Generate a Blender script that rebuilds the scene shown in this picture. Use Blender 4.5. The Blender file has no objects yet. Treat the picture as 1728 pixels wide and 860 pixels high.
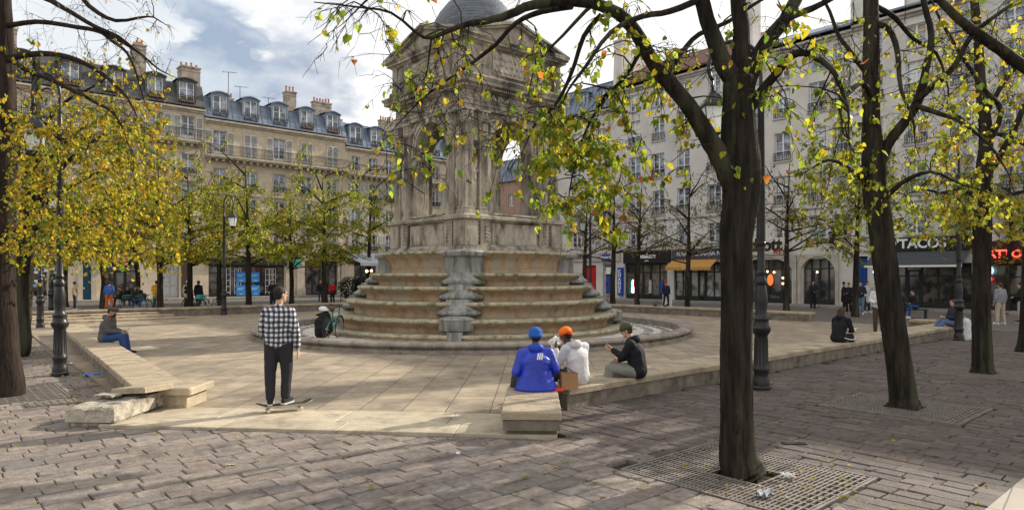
import bpy, math, random
from mathutils import Vector, Matrix, Euler, noise
R = math.radians
PI = math.pi
random.seed(7)
SC = bpy.context.scene
COL = SC.collection

# ---------------------------------------------------------------- camera
F = 1130.0; CX = 864.0; HY = 465.0; CAMZ = 2.05          # focal length and horizon measured on the 1728 px photograph
cam = bpy.data.cameras.new('camera'); camo = bpy.data.objects.new('camera', cam); COL.objects.link(camo)
camo.location = (0, 0, CAMZ); camo.rotation_euler = (R(90), 0, 0)
cam.sensor_width = 36; cam.lens = 36*F/1728; cam.shift_y = 35/1728
cam.clip_start = 0.05; cam.clip_end = 2000
SC.camera = camo

# ---------------------------------------------------------------- sky, sun, exposure
SUN_AZ, SUN_EL = 55, 26.5                                    # degrees to the right of the view direction, above the horizon
EXPOSURE = 0.48
SUN_W = 5.0
w = bpy.data.worlds.new('World'); SC.world = w; w.use_nodes = True
nt = w.node_tree; nt.nodes.clear()
def N(t, ty, **kw):
    n = t.nodes.new(ty)
    for k, v in kw.items(): setattr(n, k, v)
    return n
sky = N(nt, 'ShaderNodeTexSky', sky_type='NISHITA'); sky.sun_disc = False
sky.sun_elevation = R(SUN_EL); sky.sun_rotation = R(SUN_AZ); sky.air_density = 1.2; sky.dust_density = 1.5
tc = N(nt, 'ShaderNodeTexCoord')
L = nt.links.new
def vmath(op, a, b=None):
    n = N(nt, 'ShaderNodeVectorMath', operation=op)
    L(a, n.inputs[0])
    if b is not None:
        if isinstance(b, (tuple, Vector)): n.inputs[1].default_value = b
        else: L(b, n.inputs[1])
    return n
def math_(op, a, b=None, c=None, clamp=False):
    n = N(nt, 'ShaderNodeMath', operation=op); n.use_clamp = clamp
    for i, q in enumerate((a, b, c)):
        if q is None: continue
        if isinstance(q, (int, float)): n.inputs[i].default_value = q
        else: L(q, n.inputs[i])
    return n.outputs[0]
gen = tc.outputs['Generated']
# broken cloud: noise over the direction, flattened towards the horizon
mp = N(nt, 'ShaderNodeMapping'); L(gen, mp.inputs[0]); mp.inputs['Scale'].default_value = (1.6, 1.6, 3.4); mp.inputs['Location'].default_value = (3.1, 1.7, .4)
n1 = N(nt, 'ShaderNodeTexNoise'); n1.inputs['Scale'].default_value = 1.5; n1.inputs['Detail'].default_value = 9; n1.inputs['Roughness'].default_value = .58; L(mp.outputs[0], n1.inputs['Vector'])
n2 = N(nt, 'ShaderNodeTexNoise'); n2.inputs['Scale'].default_value = 5; n2.inputs['Detail'].default_value = 7; n2.inputs['Roughness'].default_value = .55; L(mp.outputs[0], n2.inputs['Vector'])
def blob(px, py, rad, soft):
    d = Vector(((px-CX)/F, 1, (HY-py)/F)).normalized()
    dis = vmath('DISTANCE', gen, tuple(d)).outputs['Value']
    dis = math_('ADD', dis, math_('MULTIPLY', math_('SUBTRACT', n2.outputs['Fac'], .5), .34))
    dis = math_('ADD', dis, math_('MULTIPLY', math_('SUBTRACT', n1.outputs['Fac'], .5), .22))
    return math_('SUBTRACT', 1.0, math_('DIVIDE', math_('SUBTRACT', dis, rad), soft), clamp=True)
grey = math_('MAXIMUM', blob(385, 100, .048, .035), blob(500, 140, .040, .05))
grey = math_('MAXIMUM', grey, blob(590, 165, .01, .06))
grey = math_('MAXIMUM', grey, math_('MULTIPLY', blob(560, 20, .01, .10), .5))
grey = math_('MULTIPLY', grey, math_('SUBTRACT', math_('MULTIPLY', n2.outputs['Fac'], 3.2), .75, clamp=True), clamp=True)
blue = math_('MULTIPLY', blob(120, -110, .10, .22), math_('SUBTRACT', 1.15, n1.outputs['Fac']), clamp=True)
hi = N(nt, 'ShaderNodeValToRGB'); L(n1.outputs['Fac'], hi.inputs[0])
hi.color_ramp.elements[0].position = .28; hi.color_ramp.elements[0].color = (.74, .81, .91, 1)
hi.color_ramp.elements[1].position = .40; hi.color_ramp.elements[1].color = (1.0, .985, .96, 1)
mixg = N(nt, 'ShaderNodeMixRGB'); L(grey, mixg.inputs[0]); L(hi.outputs[0], mixg.inputs[1]); mixg.inputs[2].default_value = (.36, .42, .53, 1)
cl = N(nt, 'ShaderNodeBackground'); L(mixg.outputs[0], cl.inputs[0]); cl.inputs[1].default_value = .84
bs = N(nt, 'ShaderNodeBackground'); L(sky.outputs[0], bs.inputs[0]); bs.inputs[1].default_value = .12
mx = N(nt, 'ShaderNodeMixShader'); L(math_('SUBTRACT', .93, math_('MULTIPLY', blue, .55)), mx.inputs[0]); L(bs.outputs[0], mx.inputs[1]); L(cl.outputs[0], mx.inputs[2])
wo = N(nt, 'ShaderNodeOutputWorld'); L(mx.outputs[0], wo.inputs[0])
sl = bpy.data.lights.new('sun', 'SUN'); sl.energy = SUN_W; sl.angle = R(.6); sl.color = (1, .93, .80)
so = bpy.data.objects.new('sun', sl); COL.objects.link(so)
sd = Vector((math.sin(R(SUN_AZ))*math.cos(R(SUN_EL)), math.cos(R(SUN_AZ))*math.cos(R(SUN_EL)), math.sin(R(SUN_EL))))
so.rotation_euler = sd.to_track_quat('Z', 'Y').to_euler()
so.location = sd*100
vs = SC.view_settings; vs.view_transform = 'Standard'; vs.look = 'None'; vs.exposure = EXPOSURE; vs.gamma = 1; vs.use_curve_mapping = False
SC.cycles.max_bounces = 5; SC.cycles.diffuse_bounces = 3; SC.cycles.glossy_bounces = 2; SC.cycles.transmission_bounces = 3; SC.cycles.transparent_max_bounces = 4
SC.cycles.use_denoising = True

# ---------------------------------------------------------------- the place's own axes
CEN = Vector((-1.35, 24.9, 0)); AU = 41.5
U = Vector((math.cos(R(AU)), math.sin(R(AU)), 0)); V = Vector((-U.y, U.x, 0))
def uv(a, b, z=0): return CEN + U*a + V*b + Vector((0, 0, z))
def touv(p): q = Vector((p[0], p[1], 0))-CEN; return q.dot(U), q.dot(V)
def W(px, py, d): return Vector(((px-CX)/F*d, d, CAMZ+(HY-py)/F*d))
def G(px, py, z=0):
    d = (CAMZ-z)*F/(py-HY); return Vector(((px-CX)/F*d, d, z))

# ---------------------------------------------------------------- materials
MATS = {}
def mat(name, col, rough=.8, metal=0, var=.15, scale=4, bump=0, bscale=30, spec=.3, emit=None, attr=None, stain=None, coords='Object', trans=0, stretch=None):
    if name in MATS: return MATS[name]
    m = bpy.data.materials.new(name); m.use_nodes = True; t = m.node_tree; t.nodes.clear(); k = t.links.new
    o = N(t, 'ShaderNodeOutputMaterial'); p = N(t, 'ShaderNodeBsdfPrincipled')
    p.inputs['Roughness'].default_value = rough; p.inputs['Metallic'].default_value = metal; p.inputs['Specular IOR Level'].default_value = spec
    c = N(t, 'ShaderNodeTexCoord'); src = c.outputs[coords]
    if stretch:
        q = N(t, 'ShaderNodeMapping'); q.inputs['Scale'].default_value = stretch; k(src, q.inputs[0]); src = q.outputs[0]
    n = N(t, 'ShaderNodeTexNoise'); n.inputs['Scale'].default_value = scale; n.inputs['Detail'].default_value = 6; n.inputs['Roughness'].default_value = .62; k(src, n.inputs['Vector'])
    r = N(t, 'ShaderNodeMapRange'); r.inputs['From Min'].default_value = .3; r.inputs['From Max'].default_value = .7; r.inputs['To Min'].default_value = 1-var; r.inputs['To Max'].default_value = 1+var; k(n.outputs['Fac'], r.inputs[0])
    mu = N(t, 'ShaderNodeMixRGB', blend_type='MULTIPLY'); mu.inputs[0].default_value = 1
    if attr:
        a = N(t, 'ShaderNodeAttribute'); a.attribute_name = attr; k(a.outputs['Color'], mu.inputs[1])
    else: mu.inputs[1].default_value = (*col, 1)
    k(r.outputs[0], mu.inputs[2]); out = mu.outputs[0]
    if stain:
        sc_, lo, hi_, scol = stain
        n3 = N(t, 'ShaderNodeTexNoise'); n3.inputs['Scale'].default_value = sc_; n3.inputs['Detail'].default_value = 8; n3.inputs['Roughness'].default_value = .68
        k(src, n3.inputs['Vector'])
        r3 = N(t, 'ShaderNodeMapRange'); r3.inputs['From Min'].default_value = lo; r3.inputs['From Max'].default_value = hi_; k(n3.outputs['Fac'], r3.inputs[0])
        m3 = N(t, 'ShaderNodeMixRGB'); k(r3.outputs[0], m3.inputs[0]); k(out, m3.inputs[1]); m3.inputs[2].default_value = (*scol, 1); out = m3.outputs[0]
    k(out, p.inputs['Base Color'])
    if bump:
        b = N(t, 'ShaderNodeTexNoise'); b.inputs['Scale'].default_value = bscale; b.inputs['Detail'].default_value = 5; k(src, b.inputs['Vector'])
        bm = N(t, 'ShaderNodeBump'); bm.inputs['Strength'].default_value = bump; bm.inputs['Distance'].default_value = .02; k(b.outputs['Fac'], bm.inputs['Height']); k(bm.outputs[0], p.inputs['Normal'])
    if emit:
        p.inputs['Emission Color'].default_value = (*emit[0], 1); p.inputs['Emission Strength'].default_value = emit[1]
    if trans:
        tr = N(t, 'ShaderNodeBsdfTranslucent'); k(out, tr.inputs[0]); ms = N(t, 'ShaderNodeMixShader'); ms.inputs[0].default_value = trans
        k(p.outputs[0], ms.inputs[1]); k(tr.outputs[0], ms.inputs[2]); k(ms.outputs[0], o.inputs[0])
    else: k(p.outputs[0], o.inputs[0])
    MATS[name] = m; return m

def mat_slabs(name, c1, c2, mortar, bw, bh, msize, rot=0, rough=.75, bump=.4, offset=.5, vary=.22, coords='Object', axes='xy', squash=1, stain=None):
    """stone slabs or masonry blocks: brick texture over metres"""
    if name in MATS: return MATS[name]
    m = bpy.data.materials.new(name); m.use_nodes = True; t = m.node_tree; t.nodes.clear(); k = t.links.new
    o = N(t, 'ShaderNodeOutputMaterial'); p = N(t, 'ShaderNodeBsdfPrincipled'); p.inputs['Roughness'].default_value = rough; p.inputs['Specular IOR Level'].default_value = .3
    c = N(t, 'ShaderNodeTexCoord'); src = c.outputs[coords]
    if axes == 'xz':
        s = N(t, 'ShaderNodeSeparateXYZ'); k(src, s.inputs[0]); cb = N(t, 'ShaderNodeCombineXYZ')
        ad = N(t, 'ShaderNodeMath', operation='ADD'); k(s.outputs[0], ad.inputs[0]); k(s.outputs[1], ad.inputs[1])
        k(ad.outputs[0], cb.inputs[0]); k(s.outputs[2], cb.inputs[1]); vec = cb.outputs[0]
    else: vec = src
    q = N(t, 'ShaderNodeMapping'); q.inputs['Rotation'].default_value = (0, 0, rot); k(vec, q.inputs[0])
    wn = N(t, 'ShaderNodeTexNoise'); wn.inputs['Scale'].default_value = 1.1; k(src, wn.inputs['Vector'])
    wm = N(t, 'ShaderNodeMixRGB', blend_type='ADD'); wm.inputs[0].default_value = .03; k(q.outputs[0], wm.inputs[1]); k(wn.outputs['Color'], wm.inputs[2])
    b = N(t, 'ShaderNodeTexBrick'); b.offset = offset; b.inputs['Scale'].default_value = 1; b.inputs['Brick Width'].default_value = bw; b.inputs['Row Height'].default_value = bh
    b.inputs['Mortar Size'].default_value = msize; b.inputs['Mortar Smooth'].default_value = .25; b.inputs['Bias'].default_value = 0
    b.inputs['Color1'].default_value = (*c1, 1); b.inputs['Color2'].default_value = (*c2, 1); b.inputs['Mortar'].default_value = (*mortar, 1)
    k(wm.outputs[0], b.inputs['Vector'])
    n = N(t, 'ShaderNodeTexNoise'); n.inputs['Scale'].default_value = 1.7; n.inputs['Detail'].default_value = 9; n.inputs['Roughness'].default_value = .68; k(src, n.inputs['Vector'])
    r = N(t, 'ShaderNodeMapRange'); r.inputs['From Min'].default_value = .32; r.inputs['From Max'].default_value = .68; r.inputs['To Min'].default_value = 1-vary; r.inputs['To Max'].default_value = 1+vary; k(n.outputs['Fac'], r.inputs[0])
    mu = N(t, 'ShaderNodeMixRGB', blend_type='MULTIPLY'); mu.inputs[0].default_value = 1; k(b.outputs['Color'], mu.inputs[1]); k(r.outputs[0], mu.inputs[2]); out = mu.outputs[0]
    if stain:
        sc_, lo, hi_, scol = stain
        n3 = N(t, 'ShaderNodeTexNoise'); n3.inputs['Scale'].default_value = sc_; n3.inputs['Detail'].default_value = 8; n3.inputs['Roughness'].default_value = .7; k(src, n3.inputs['Vector'])
        r3 = N(t, 'ShaderNodeMapRange'); r3.inputs['From Min'].default_value = lo; r3.inputs['From Max'].default_value = hi_; k(n3.outputs['Fac'], r3.inputs[0])
        m3 = N(t, 'ShaderNodeMixRGB'); k(r3.outputs[0], m3.inputs[0]); k(out, m3.inputs[1]); m3.inputs[2].default_value = (*scol, 1); out = m3.outputs[0]
    k(out, p.inputs['Base Color'])
    n5 = N(t, 'ShaderNodeTexNoise'); n5.inputs['Scale'].default_value = 26; n5.inputs['Detail'].default_value = 5; k(src, n5.inputs['Vector'])
    ad2 = N(t, 'ShaderNodeMath', operation='MULTIPLY_ADD'); k(n5.outputs['Fac'], ad2.inputs[0]); ad2.inputs[1].default_value = .25
    iv = N(t, 'ShaderNodeMath', operation='SUBTRACT'); iv.inputs[0].default_value = 1; k(b.outputs['Fac'], iv.inputs[1]); k(iv.outputs[0], ad2.inputs[2])
    bm = N(t, 'ShaderNodeBump'); bm.inputs['Strength'].default_value = bump; bm.inputs['Distance'].default_value = .012; k(ad2.outputs[0], bm.inputs['Height']); k(bm.outputs[0], p.inputs['Normal'])
    k(p.outputs[0], o.inputs[0]); MATS[name] = m; return m

# ---------------------------------------------------------------- mesh helpers
class MB:
    def __init__(s): s.v = []; s.f = []; s.c = []; s.col = None
    def q(s, *pts, col=None):
        b = len(s.v); s.v += [tuple(p) for p in pts]; s.f.append(tuple(range(b, b+len(pts)))); s.c.append(col)
    def add(s, vs, fs, col=None):
        b = len(s.v); s.v += [tuple(p) for p in vs]
        for f in fs: s.f.append(tuple(b+i for i in f)); s.c.append(col)
    def box(s, x0, x1, y0, y1, z0, z1, M=None, col=None):
        vs = [Vector((x, y, z)) for z in (z0, z1) for y in (y0, y1) for x in (x0, x1)]
        if M is not None: vs = [M @ p for p in vs]
        s.add(vs, [(0, 2, 3, 1), (4, 5, 7, 6), (0, 1, 5, 4), (2, 6, 7, 3), (0, 4, 6, 2), (1, 3, 7, 5)], col)
    def bbox(s, x0, x1, y0, y1, z0, z1, bv=.01, M=None, col=None, jit=0):
        """box with chamfered top edge and vertical corners"""
        if x1-x0 < 2.2*bv or y1-y0 < 2.2*bv: return s.box(x0, x1, y0, y1, z0, z1, M, col)
        def ring(i, z): a, b, c, d = x0+i, x1-i, y0+i, y1-i; return [(a+bv, c, z), (b-bv, c, z), (b, c+bv, z), (b, d-bv, z), (b-bv, d, z), (a+bv, d, z), (a, d-bv, z), (a, c+bv, z)]
        vs = [Vector(p) for p in ring(0, z0)+ring(0, z1-bv)+ring(bv*.8, z1)]
        if jit: vs = [p+Vector((random.uniform(-jit, jit), random.uniform(-jit, jit), random.uniform(-jit, jit)*.5)) for p in vs]
        if M is not None: vs = [M @ p for p in vs]
        fs = []
        for k in (0, 1):
            for i in range(8): j = (i+1) % 8; fs.append((k*8+i, k*8+j, k*8+8+j, k*8+8+i))
        fs.append(tuple(range(16, 24))); fs.append(tuple(range(7, -1, -1)))
        s.add(vs, fs, col)
    def prism(s, poly, z0, z1, M=None, col=None):
        n = len(poly); vs = [Vector((p[0], p[1], z0)) for p in poly]+[Vector((p[0], p[1], z1)) for p in poly]
        if M is not None: vs = [M @ p for p in vs]
        s.add(vs, [tuple(range(n-1, -1, -1)), tuple(range(n, 2*n))]+[(i, (i+1) % n, n+(i+1) % n, n+i) for i in range(n)], col)
    def tube(s, pts, rad, n=6, col=None, cap=True, start=0, ridge=0):
        m = len(pts); vs = []; up = Vector((.13, .21, 1)).normalized()
        if isinstance(rad, (int, float)): rad = [rad]*m
        prev = None
        for i in range(m):
            d = (pts[min(i+1, m-1)]-pts[max(i-1, 0)])
            d = d.normalized() if d.length > 1e-9 else Vector((0, 0, 1))
            if prev is None:
                a = d.cross(up); a = a.normalized() if a.length > 1e-3 else d.cross(Vector((1, 0, 0))).normalized()
            else:
                a = prev-d*prev.dot(d); a = a.normalized() if a.length > 1e-6 else d.cross(up).normalized()
            prev = a; b = d.cross(a)
            for k in range(n):
                t = 2*PI*k/n; r_ = rad[i]
                if ridge: c_, s_, z_ = math.cos(t), math.sin(t), pts[i].z; r_ += ridge*(noise.noise(Vector((c_*5, s_*5, z_*1.3)))*.9+(.5-abs(noise.noise(Vector((c_*12+3, s_*12, z_*2.0)))))*1.1+noise.noise(Vector((c_*2, s_*2, z_*.9+7)))*1.2)
                vs.append(pts[i]+(a*math.cos(t)+b*math.sin(t))*r_)
        fs = [(i*n+k, i*n+(k+1) % n, (i+1)*n+(k+1) % n, (i+1)*n+k) for i in range(m-1) for k in range(n)]
        if cap: fs += [tuple(range(n-1, -1, -1)), tuple(range((m-1)*n, m*n))]
        s.add(vs, fs, col)
    def lathe(s, prof, c=(0, 0, 0), n=24, col=None, a0=0, M=None, sx=1, sy=1, wob=0):
        vs = []; m = len(prof)
        for (r, z) in prof:
            for k in range(n):
                t = a0+2*PI*k/n; rr = r*(1+wob*noise.noise(Vector((math.cos(t)*2.5, math.sin(t)*2.5, z*2)))) if wob else r
                vs.append(Vector((c[0]+rr*sx*math.cos(t), c[1]+rr*sy*math.sin(t), c[2]+z)))
        if M is not None: vs = [M @ p for p in vs]
        fs = [(i*n+k, i*n+(k+1) % n, (i+1)*n+(k+1) % n, (i+1)*n+k) for i in range(m-1) for k in range(n)]
        if prof[0][0] > 1e-4: fs.append(tuple(range(n-1, -1, -1)))
        if prof[-1][0] > 1e-4: fs.append(tuple(range((m-1)*n, m*n)))
        s.add(vs, fs, col)
    def cap2(s, a, b, ra, rb, n=12, flat=1, fd=None):
        """tapered capsule, optionally flattened along direction fd"""
        a = Vector(a); b = Vector(b); d = b-a; l = d.length
        d = d/l if l > 1e-6 else Vector((0, 0, 1))
        x = (fd-d*fd.dot(d)).normalized() if fd is not None and (fd-d*fd.dot(d)).length > 1e-3 else d.orthogonal().normalized()
        y = d.cross(x); vs = []; K = 4
        rings = [(a, ra, -PI/2+PI/2*i/K) for i in range(0, K+1)]+[(b, rb, PI/2*i/K) for i in range(0, K+1)]
        for (c, r, t) in rings:
            for k in range(n):
                p = 2*PI*k/n; vs.append(c+d*(r*math.sin(t))+(x*math.cos(p)*flat+y*math.sin(p))*max(r*math.cos(t), 1e-4))
        m = len(rings)
        fs = [(i*n+k, i*n+(k+1) % n, (i+1)*n+(k+1) % n, (i+1)*n+k) for i in range(m-1) for k in range(n)]+[tuple(range(n-1, -1, -1)), tuple(range((m-1)*n, m*n))]
        s.add(vs, fs)
    def ell(s, c, rx, ry, rz, n=14, m=8, M=None):
        vs = []
        for i in range(m+1):
            t = -PI/2+PI*i/m
            for k in range(n):
                p = 2*PI*k/n; q = Vector((rx*max(math.cos(t), 1e-3)*math.cos(p), ry*max(math.cos(t), 1e-3)*math.sin(p), rz*math.sin(t)))
                if M is not None: q = M @ q
                vs.append(Vector(c)+q)
        fs = [(i*n+k, i*n+(k+1) % n, (i+1)*n+(k+1) % n, (i+1)*n+k) for i in range(m) for k in range(n)]+[tuple(range(n-1, -1, -1)), tuple(range(m*n, (m+1)*n))]
        s.add(vs, fs)
    def mesh(s, name):
        me = bpy.data.meshes.new(name); me.from_pydata(s.v, [], s.f)
        if any(c is not None for c in s.c):
            at = me.color_attributes.new('col', 'FLOAT_COLOR', 'CORNER'); arr = []
            for f, c in zip(s.f, s.c):
                c = c or (.5, .5, .5)
                arr += [c[0], c[1], c[2], 1]*len(f)
            at.data.foreach_set('color', arr)
        me.update(); return me
    def build(s, name, m, parent=None, smooth=False, auto=None, label=None, cat=None, group=None, kind=None, loc=None, rot=None):
        me = s.mesh(name)
        if m: me.materials.append(m)
        o = bpy.data.objects.new(name, me); COL.objects.link(o)
        if parent: o.parent = parent
        if loc is not None: o.location = loc
        if rot is not None: o.rotation_euler = rot
        if smooth: me.polygons.foreach_set('use_smooth', [True]*len(me.polygons))
        if auto: me.polygons.foreach_set('use_smooth', [True]*len(me.polygons)); me.set_sharp_from_angle(angle=R(auto))
        tag(o, label, cat, group, kind); return o
def tag(o, label=None, cat=None, group=None, kind=None):
    if label: o['label'] = label
    if cat: o['category'] = cat
    if group: o['group'] = group
    if kind: o['kind'] = kind
    return o
def empty(name, loc=(0, 0, 0), rz=0, label=None, cat=None, group=None):
    o = bpy.data.objects.new(name, None); COL.objects.link(o); o.location = loc; o.rotation_euler = (0, 0, rz); o.empty_display_size = .2
    return tag(o, label, cat, group)
def inst(src, name=None, loc=None, rot=None, parent=None, scale=None, deep=True):
    """copy of an object with its children"""
    c = src.copy(); COL.objects.link(c)
    if parent is not None: c.parent = parent
    if loc is not None: c.location = loc
    if rot is not None: c.rotation_euler = rot
    if scale is not None: c.scale = scale
    if deep:
        for ch in list(src.children): inst(ch, parent=c)
    return c
def text(s, size, x, y, z, m, parent, name='lettering', ext=.02, off=0, align='CENTER', rot=(R(90), 0, 0), sx=1, loc=None, space=1):
    cu = bpy.data.curves.new(name, 'FONT'); cu.body = s; cu.size = size; cu.extrude = ext; cu.offset = off; cu.align_x = align; cu.align_y = 'CENTER'; cu.resolution_u = 3; cu.space_character = space; cu.space_line = .8
    o = bpy.data.objects.new(name, cu); COL.objects.link(o)
    dg = bpy.context.evaluated_depsgraph_get(); me = bpy.data.meshes.new_from_object(o.evaluated_get(dg)); bpy.data.objects.remove(o)
    me.materials.clear(); me.materials.append(m)
    o = bpy.data.objects.new(name, me); COL.objects.link(o); o.parent = parent; o.location = (x, y, z); o.rotation_euler = rot; o.scale = (sx, 1, 1); return o
def remesh(mb, name, m, parent, vox=.014, smooth=6, disp=0, dsize=.15, **kw):
    o = mb.build(name, None, parent)
    r = o.modifiers.new('r', 'REMESH'); r.mode = 'VOXEL'; r.voxel_size = vox
    s = o.modifiers.new('s', 'SMOOTH'); s.factor = .5; s.iterations = smooth
    if disp:
        tx = bpy.data.textures.new('folds', 'CLOUDS'); tx.noise_scale = dsize; tx.noise_depth = 2
        d = o.modifiers.new('d', 'DISPLACE'); d.texture = tx; d.strength = disp; d.mid_level = .5
    dg = bpy.context.evaluated_depsgraph_get(); me = bpy.data.meshes.new_from_object(o.evaluated_get(dg))
    o.modifiers.clear(); old = o.data; o.data = me; bpy.data.meshes.remove(old)
    me.materials.clear(); me.materials.append(m); me.polygons.foreach_set('use_smooth', [True]*len(me.polygons)); me.update()
    tag(o, **kw); return o

# ================================================================ SETTING: ground, paving
M_JOINT = mat('joint_soil', (.030, .026, .024), .95, var=.3, scale=6)
M_COBBLE = mat('paving_stone', (.2, .2, .2), .78, attr='col', var=.30, scale=11, bump=.6, bscale=45, spec=.22, stain=(1.6, .52, .72, (.080, .066, .056)))
M_SLAB = mat_slabs('plaza_slab', (.315, .252, .180), (.232, .190, .142), (.06, .05, .042), 1.15, .66, .008, rot=R(92), rough=.7, bump=.25, vary=.34, stain=(2.3, .56, .72, (.12, .10, .083)))
M_FARPAVE = mat_slabs('street_paving', (.14, .123, .110), (.11, .098, .088), (.045, .038, .034), .42, .22, .010, rot=R(AU), vary=.25)
M_KERB = mat_slabs('pale_granite', (.30, .26, .215), (.26, .225, .19), (.12, .10, .09), 1.3, .9, .008, rot=R(AU), vary=.18)
g = MB(); g.box(-300, 300, -60, 500, -.4, -.045); g.build('ground', M_JOINT, kind='structure')

GRATES = [(2.43, 6.95, 1), (6.15, 10.5, 1), (9.98, 14.2, 1), (13.9, 18.1, 1), (-8.75, 11.5, 2), (-12.7, 17.0, 2), (-16.6, 22.6, 2)]
GUV = [touv(g_[:2]) for g_ in GRATES]
def rows(mb, a0, a1, b0, b1, along, L0, H0, keep, tones):
    """stones laid in courses; 'along' picks which of the two axes the courses follow"""
    b = b0; r = 0
    while b < b1:
        h = H0*random.uniform(.9, 1.12); a = a0-random.random()*L0
        while a < a1:
            l = L0*random.choice((.72, .9, 1, 1, 1.12, 1.3)); q0, q1, r0, r1 = a, a+l, b, b+h
            for ga, gb in (GUV if along == 'u' else [(y_, x_) for x_, y_ in GUV]):
                ha, hb = (.875, .985) if along == 'u' else (.985, .875)
                if q1 > ga-ha and q0 < ga+ha and r1 > gb-hb and r0 < gb+hb:
                    if q0 < ga-ha-.05: q1 = ga-ha
                    elif q1 > ga+ha+.05: q0 = ga+ha
                    elif r0 < gb-hb-.04: r1 = gb-hb
                    elif r1 > gb+hb+.04: r0 = gb+hb
                    else: q1 = q0
            ca, cb = (q0+q1)/2, (r0+r1)/2; lw, lh = q1-q0, r1-r0
            p = uv(ca, cb) if along == 'u' else uv(cb, ca)
            if lw > .03 and keep(p, (ca, cb) if along == 'u' else (cb, ca)):
                wv = .05*noise.noise(Vector((ca*.35, cb*.35, 3))) if lw == l and lh == h else 0
                M = Matrix.Translation(p+Vector((0, 0, random.uniform(-.007, .004)+.018*noise.noise(p*.5)))) @ Matrix.Rotation(R(AU if along == 'u' else AU+90)+wv+random.uniform(-.012, .012), 4, 'Z') @ Euler((random.uniform(-.022, .022), random.uniform(-.022, .022), 0)).to_matrix().to_4x4()
                g_ = random.uniform(.002, .0065); t = random.choice(tones); f = random.uniform(.9, 1.12)
                mb.bbox(-lw/2+g_, lw/2-g_, -lh/2+g_, lh/2-g_, -.06, 0, .011, M, (t[0]*f, t[1]*f, t[2]*f), jit=.0065)
            a += l
        b += h; r += 1
CHAM = [Vector((-5.55, 9.05, 0)), Vector((.62, 8.42, 0))]
def in_plaza(p, c):
    a, b = c
    if a < -12.45 or b < -12.5: inside = False
    else: inside = True
    d = (CHAM[1]-CHAM[0]); nrm = Vector((-d.y, d.x, 0)).normalized()
    s = (p-CHAM[0]).dot(nrm)
    if s < .12: return False
    if -6.1 < p.x < .62 and p.y < 11.5 and s > .12 and p.x > -5.6: return True
    return inside
def vis(p, m=2.5): return p.y > .6 and abs(p.x) < .78*p.y+m and p.y < 31
def in_grate(c, pad=.02):
    for gx, gy, k in GRATES:
        ga, gb = touv((gx, gy)); 
        if abs(c[0]-ga) < .87+pad and abs(c[1]-gb) < .98+pad: return True
    return False
sunlit_tones = [(.222, .186, .162), (.200, .170, .150), (.178, .154, .140), (.208, .168, .146), (.232, .197, .166), (.185, .152, .136), (.165, .145, .135)]  # stone tones lightened to carry the sunlight on the front cobbles
dark = [(.112, .090, .081), (.102, .083, .076), (.090, .075, .070), (.106, .084, .075), (.122, .100, .088)]  # same stones with the shade on the right-hand paving put into their colour
pv = MB()
rows(pv, -40, -9.45, -32, 8, 'u', .37, .235, lambda p, c: vis(p) and not in_plaza(p, c) and (c[0] < -12.45 or c[1] < -9), sunlit_tones)
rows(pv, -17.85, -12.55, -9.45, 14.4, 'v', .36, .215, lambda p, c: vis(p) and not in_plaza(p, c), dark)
pv.build('cobble_paving', M_COBBLE, kind='structure')
k = MB(); k.prism([uv(-9.5, -30), uv(30, -30), uv(30, -17.9), uv(-9.5, -17.9)], -.05, .012); k.build('pavement', M_KERB, kind='structure')
k = MB(); k.prism([uv(14.6, -17.9), uv(27.5, -17.9), uv(27.5, 70), uv(14.6, 70)], -.05, 0)
k.prism([uv(-60, 17.3), uv(14.6, 17.3), uv(14.6, 41.3), uv(-60, 41.3)], -.05, .0)
k.prism([uv(-60, 8), uv(-12.5, 8), uv(-12.5, 17.3), uv(-60, 17.3)], -.05, .001); k.build('street', M_FARPAVE, kind='structure')
k = MB(); k.prism([uv(27.5, -30), uv(30.3, -30), uv(30.3, 70), uv(27.5, 70)], -.05, .12)
k.prism([uv(-60, 41.3), uv(27.5, 41.3), uv(27.5, 44.3), uv(-60, 44.3)], -.05, .12); k.build('sidewalk', mat_slabs('sidewalk_slab', (.26, .235, .21), (.22, .20, .18), (.09, .08, .07), .9, .6, .01, rot=R(AU), vary=.2), kind='structure')
# plaza floor (a slab that stands a little above the cobbles)
k = MB(); k.prism([(-5.6, 10.05), (.36, 9.88), uv(14.3, -12.4), uv(14.3, 17.2), uv(-12.4, 17.2)], -.05, .03); k.build('plaza_floor', M_SLAB, kind='structure')
k = MB()
d = (CHAM[1]-CHAM[0]); n_ = Vector((-d.y, d.x, 0)).normalized(); e = d.normalized(); ang = math.atan2(e.y, e.x)
Mst = Matrix.Translation(CHAM[0]) @ Matrix.Rotation(ang, 4, 'Z')
x = 0
for r, (y0, y1) in enumerate(((0, .52), (.525, 1.28))):
    x = .0 if r else -.05
    while x < 6.1:
        l = random.uniform(1.1, 1.9); f = random.uniform(.9, 1.1)
        k.bbox(x+.004, min(x+l, 6.15)-.004, y0, y1, -.05, .042+random.uniform(-.004, .004), .008, Mst, (.40*f, .34*f, .25*f)); x += l
k.build('entrance_strip', mat('pale_travertine', (.4, .4, .4), .6, attr='col', var=.22, scale=3, bump=.4, bscale=30, stain=(2.6, .52, .70, (.21, .175, .135))), kind='structure')

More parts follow.
